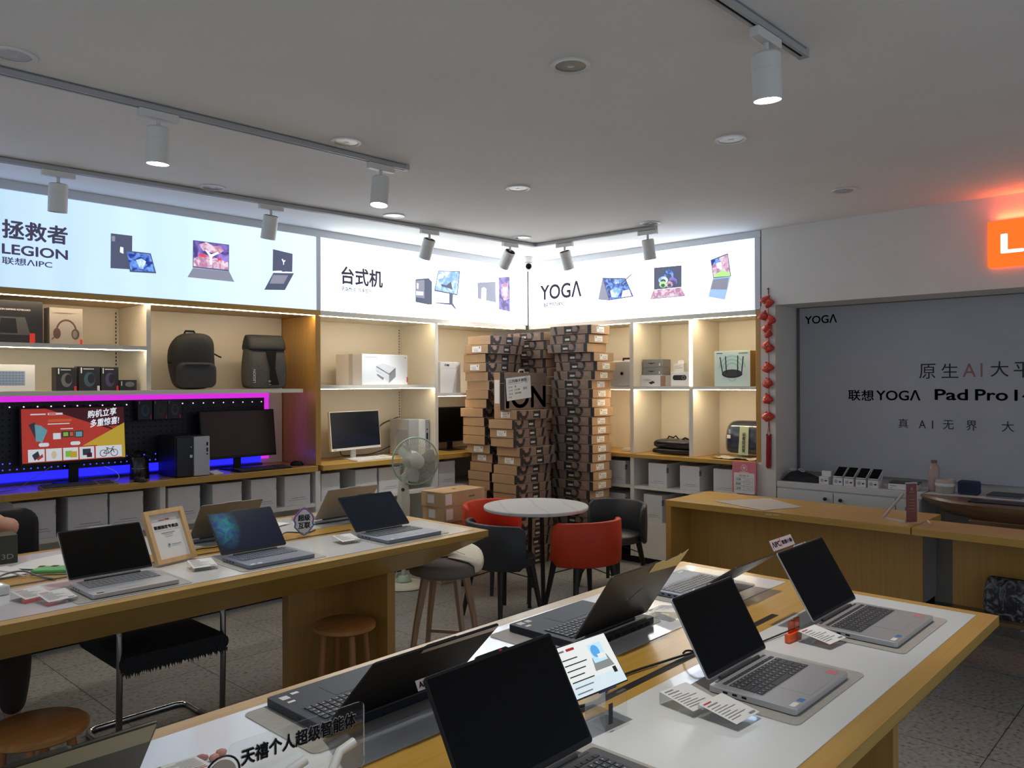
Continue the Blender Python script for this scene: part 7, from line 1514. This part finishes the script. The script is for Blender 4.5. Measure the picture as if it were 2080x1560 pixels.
# clothes: slightly wider shells
TV = [(0, 0.0, 0.62, 0.146), (0, 0.01, 0.70, 0.146), (0, 0.02, 0.82, 0.155), (0, 0.02, 0.965, 0.134), (0, 0.012, 1.03, 0.072), (0.165, 0.015, 0.985, 0.075), (0.198, -0.03, 0.960, 0.062), (-0.165, 0.015, 0.985, 0.075), (-0.20, -0.01, 0.92, 0.064)]
skin_obj('shirt', TV, [(0, 1), (1, 2), (2, 3), (3, 4), (3, 5), (5, 6), (3, 7), (7, 8)], SHIRT, p)
LV = [(0, 0.0, 0.545, 0.150)] + [(x, y, z, r + 0.016) for x, y, z, r in V[19:24]] + [(x, y, z, r + 0.016) for x, y, z, r in V[26:31]]
skin_obj('trousers', LV, [(0, 1), (1, 2), (2, 3), (3, 4), (4, 5), (0, 6), (6, 7), (7, 8), (8, 9), (9, 10)], TROUS, p)
for a, b in ((24, 25), (31, 32)):
    x, y = V[a][0], V[a][1]
    MB().loft([[(xx + x, y + yy, z) for xx, yy in rrect(0, -0.06, w_, l_, w_ * 0.9)] for z, w_, l_ in ((0.001, 0.044, 0.125), (0.02, 0.046, 0.128), (0.05, 0.042, 0.118), (0.085, 0.036, 0.08))]).build('shoe', SHOEM, p, smooth=60)
MB().loft([[(r * math.cos(a), -0.018 + r * 1.1 * math.sin(a), z) for a in [2 * PI * i / 24 for i in range(24)]] for z, r in ((1.235, 0.092), (1.28, 0.100), (1.33, 0.088), (1.37, 0.060), (1.385, 0.02))]).build('hair', HAIRM, p, smooth=60)
fc = MB()
for s in (-1, 1):
    fc.lathe([(0.0, -0.010), (0.008, -0.006), (0.010, 0.0), (0.008, 0.006), (0.0, 0.010)], 12, 0, Matrix.Translation((s * 0.032, -0.112, 1.235)))
fc.build('eyes', mat('eye', (0.05, 0.035, 0.03), 0.3), p, smooth=60)
MB().loft([[(w_ * math.cos(a), -0.105 - d_ + 0.6 * w_ * math.sin(a) * 0.5, z) for a in [2 * PI * i / 10 for i in range(10)]] for z, w_, d_ in ((1.24, 0.008, 0.010), (1.215, 0.012, 0.018), (1.20, 0.015, 0.022), (1.192, 0.010, 0.012))]).build('nose', SKINM, p, smooth=60)
MB().tube([(-0.022, -0.106, 1.168), (0, -0.114, 1.166), (0.022, -0.106, 1.168)], 0.005, 8).build('mouth', mat('lip', (0.40, 0.14, 0.12), 0.5), p, smooth=60)
for s in (-1, 1): MB().lathe([(0.0, -0.010), (0.020, -0.006), (0.024, 0.002), (0.010, 0.006), (0.0, 0.004)], 14, 0, Matrix.Translation((s * 0.09, -0.02, 1.22)) @ Matrix.Rotation(R_(90 * s), 4, 'Y')).build('ear', SKINM, p, smooth=60)
def hand(hx, hy, hz, dx, dy, side):
    d = Vector((dx, dy, 0)).normalized(); n_ = Vector((-d.y, d.x, 0)) * side; o = Vector((hx, hy, hz))
    P = lambda a, b, c: tuple(o + d * a + n_ * b + Vector((0, 0, c)))
    HV = [(*P(0, 0, 0), 0.026), (*P(0.035, 0, 0), (0.034, 0.016)), (*P(0.075, 0, -0.002), (0.036, 0.014))]; HE = [(0, 1), (1, 2)]
    for k, (b, L) in enumerate(((-0.028, 0.060), (-0.010, 0.072), (0.010, 0.068), (0.027, 0.052))):
        i = len(HV); HV += [(*P(0.080, b, -0.002), 0.009), (*P(0.080 + L * 0.5, b * 1.1, -0.006), 0.0085), (*P(0.080 + L * 0.9, b * 1.12, -0.024), 0.0075)]; HE += [(2, i), (i, i + 1), (i + 1, i + 2)]
    i = len(HV); HV += [(*P(0.03, -0.036, -0.004), 0.011), (*P(0.06, -0.052, -0.012), 0.0095), (*P(0.085, -0.054, -0.020), 0.008)]; HE += [(1, i), (i, i + 1), (i + 1, i + 2)]
    return skin_obj('hand', HV, HE, SKINM, p, sub=1)
hand(0.04, -0.28, 1.015, -0.9, -0.25, 1)
hand(-0.10, -0.33, 0.893, -0.25, -0.9, -1)

bpy.data.objects.remove(_fo, do_unlink=True)
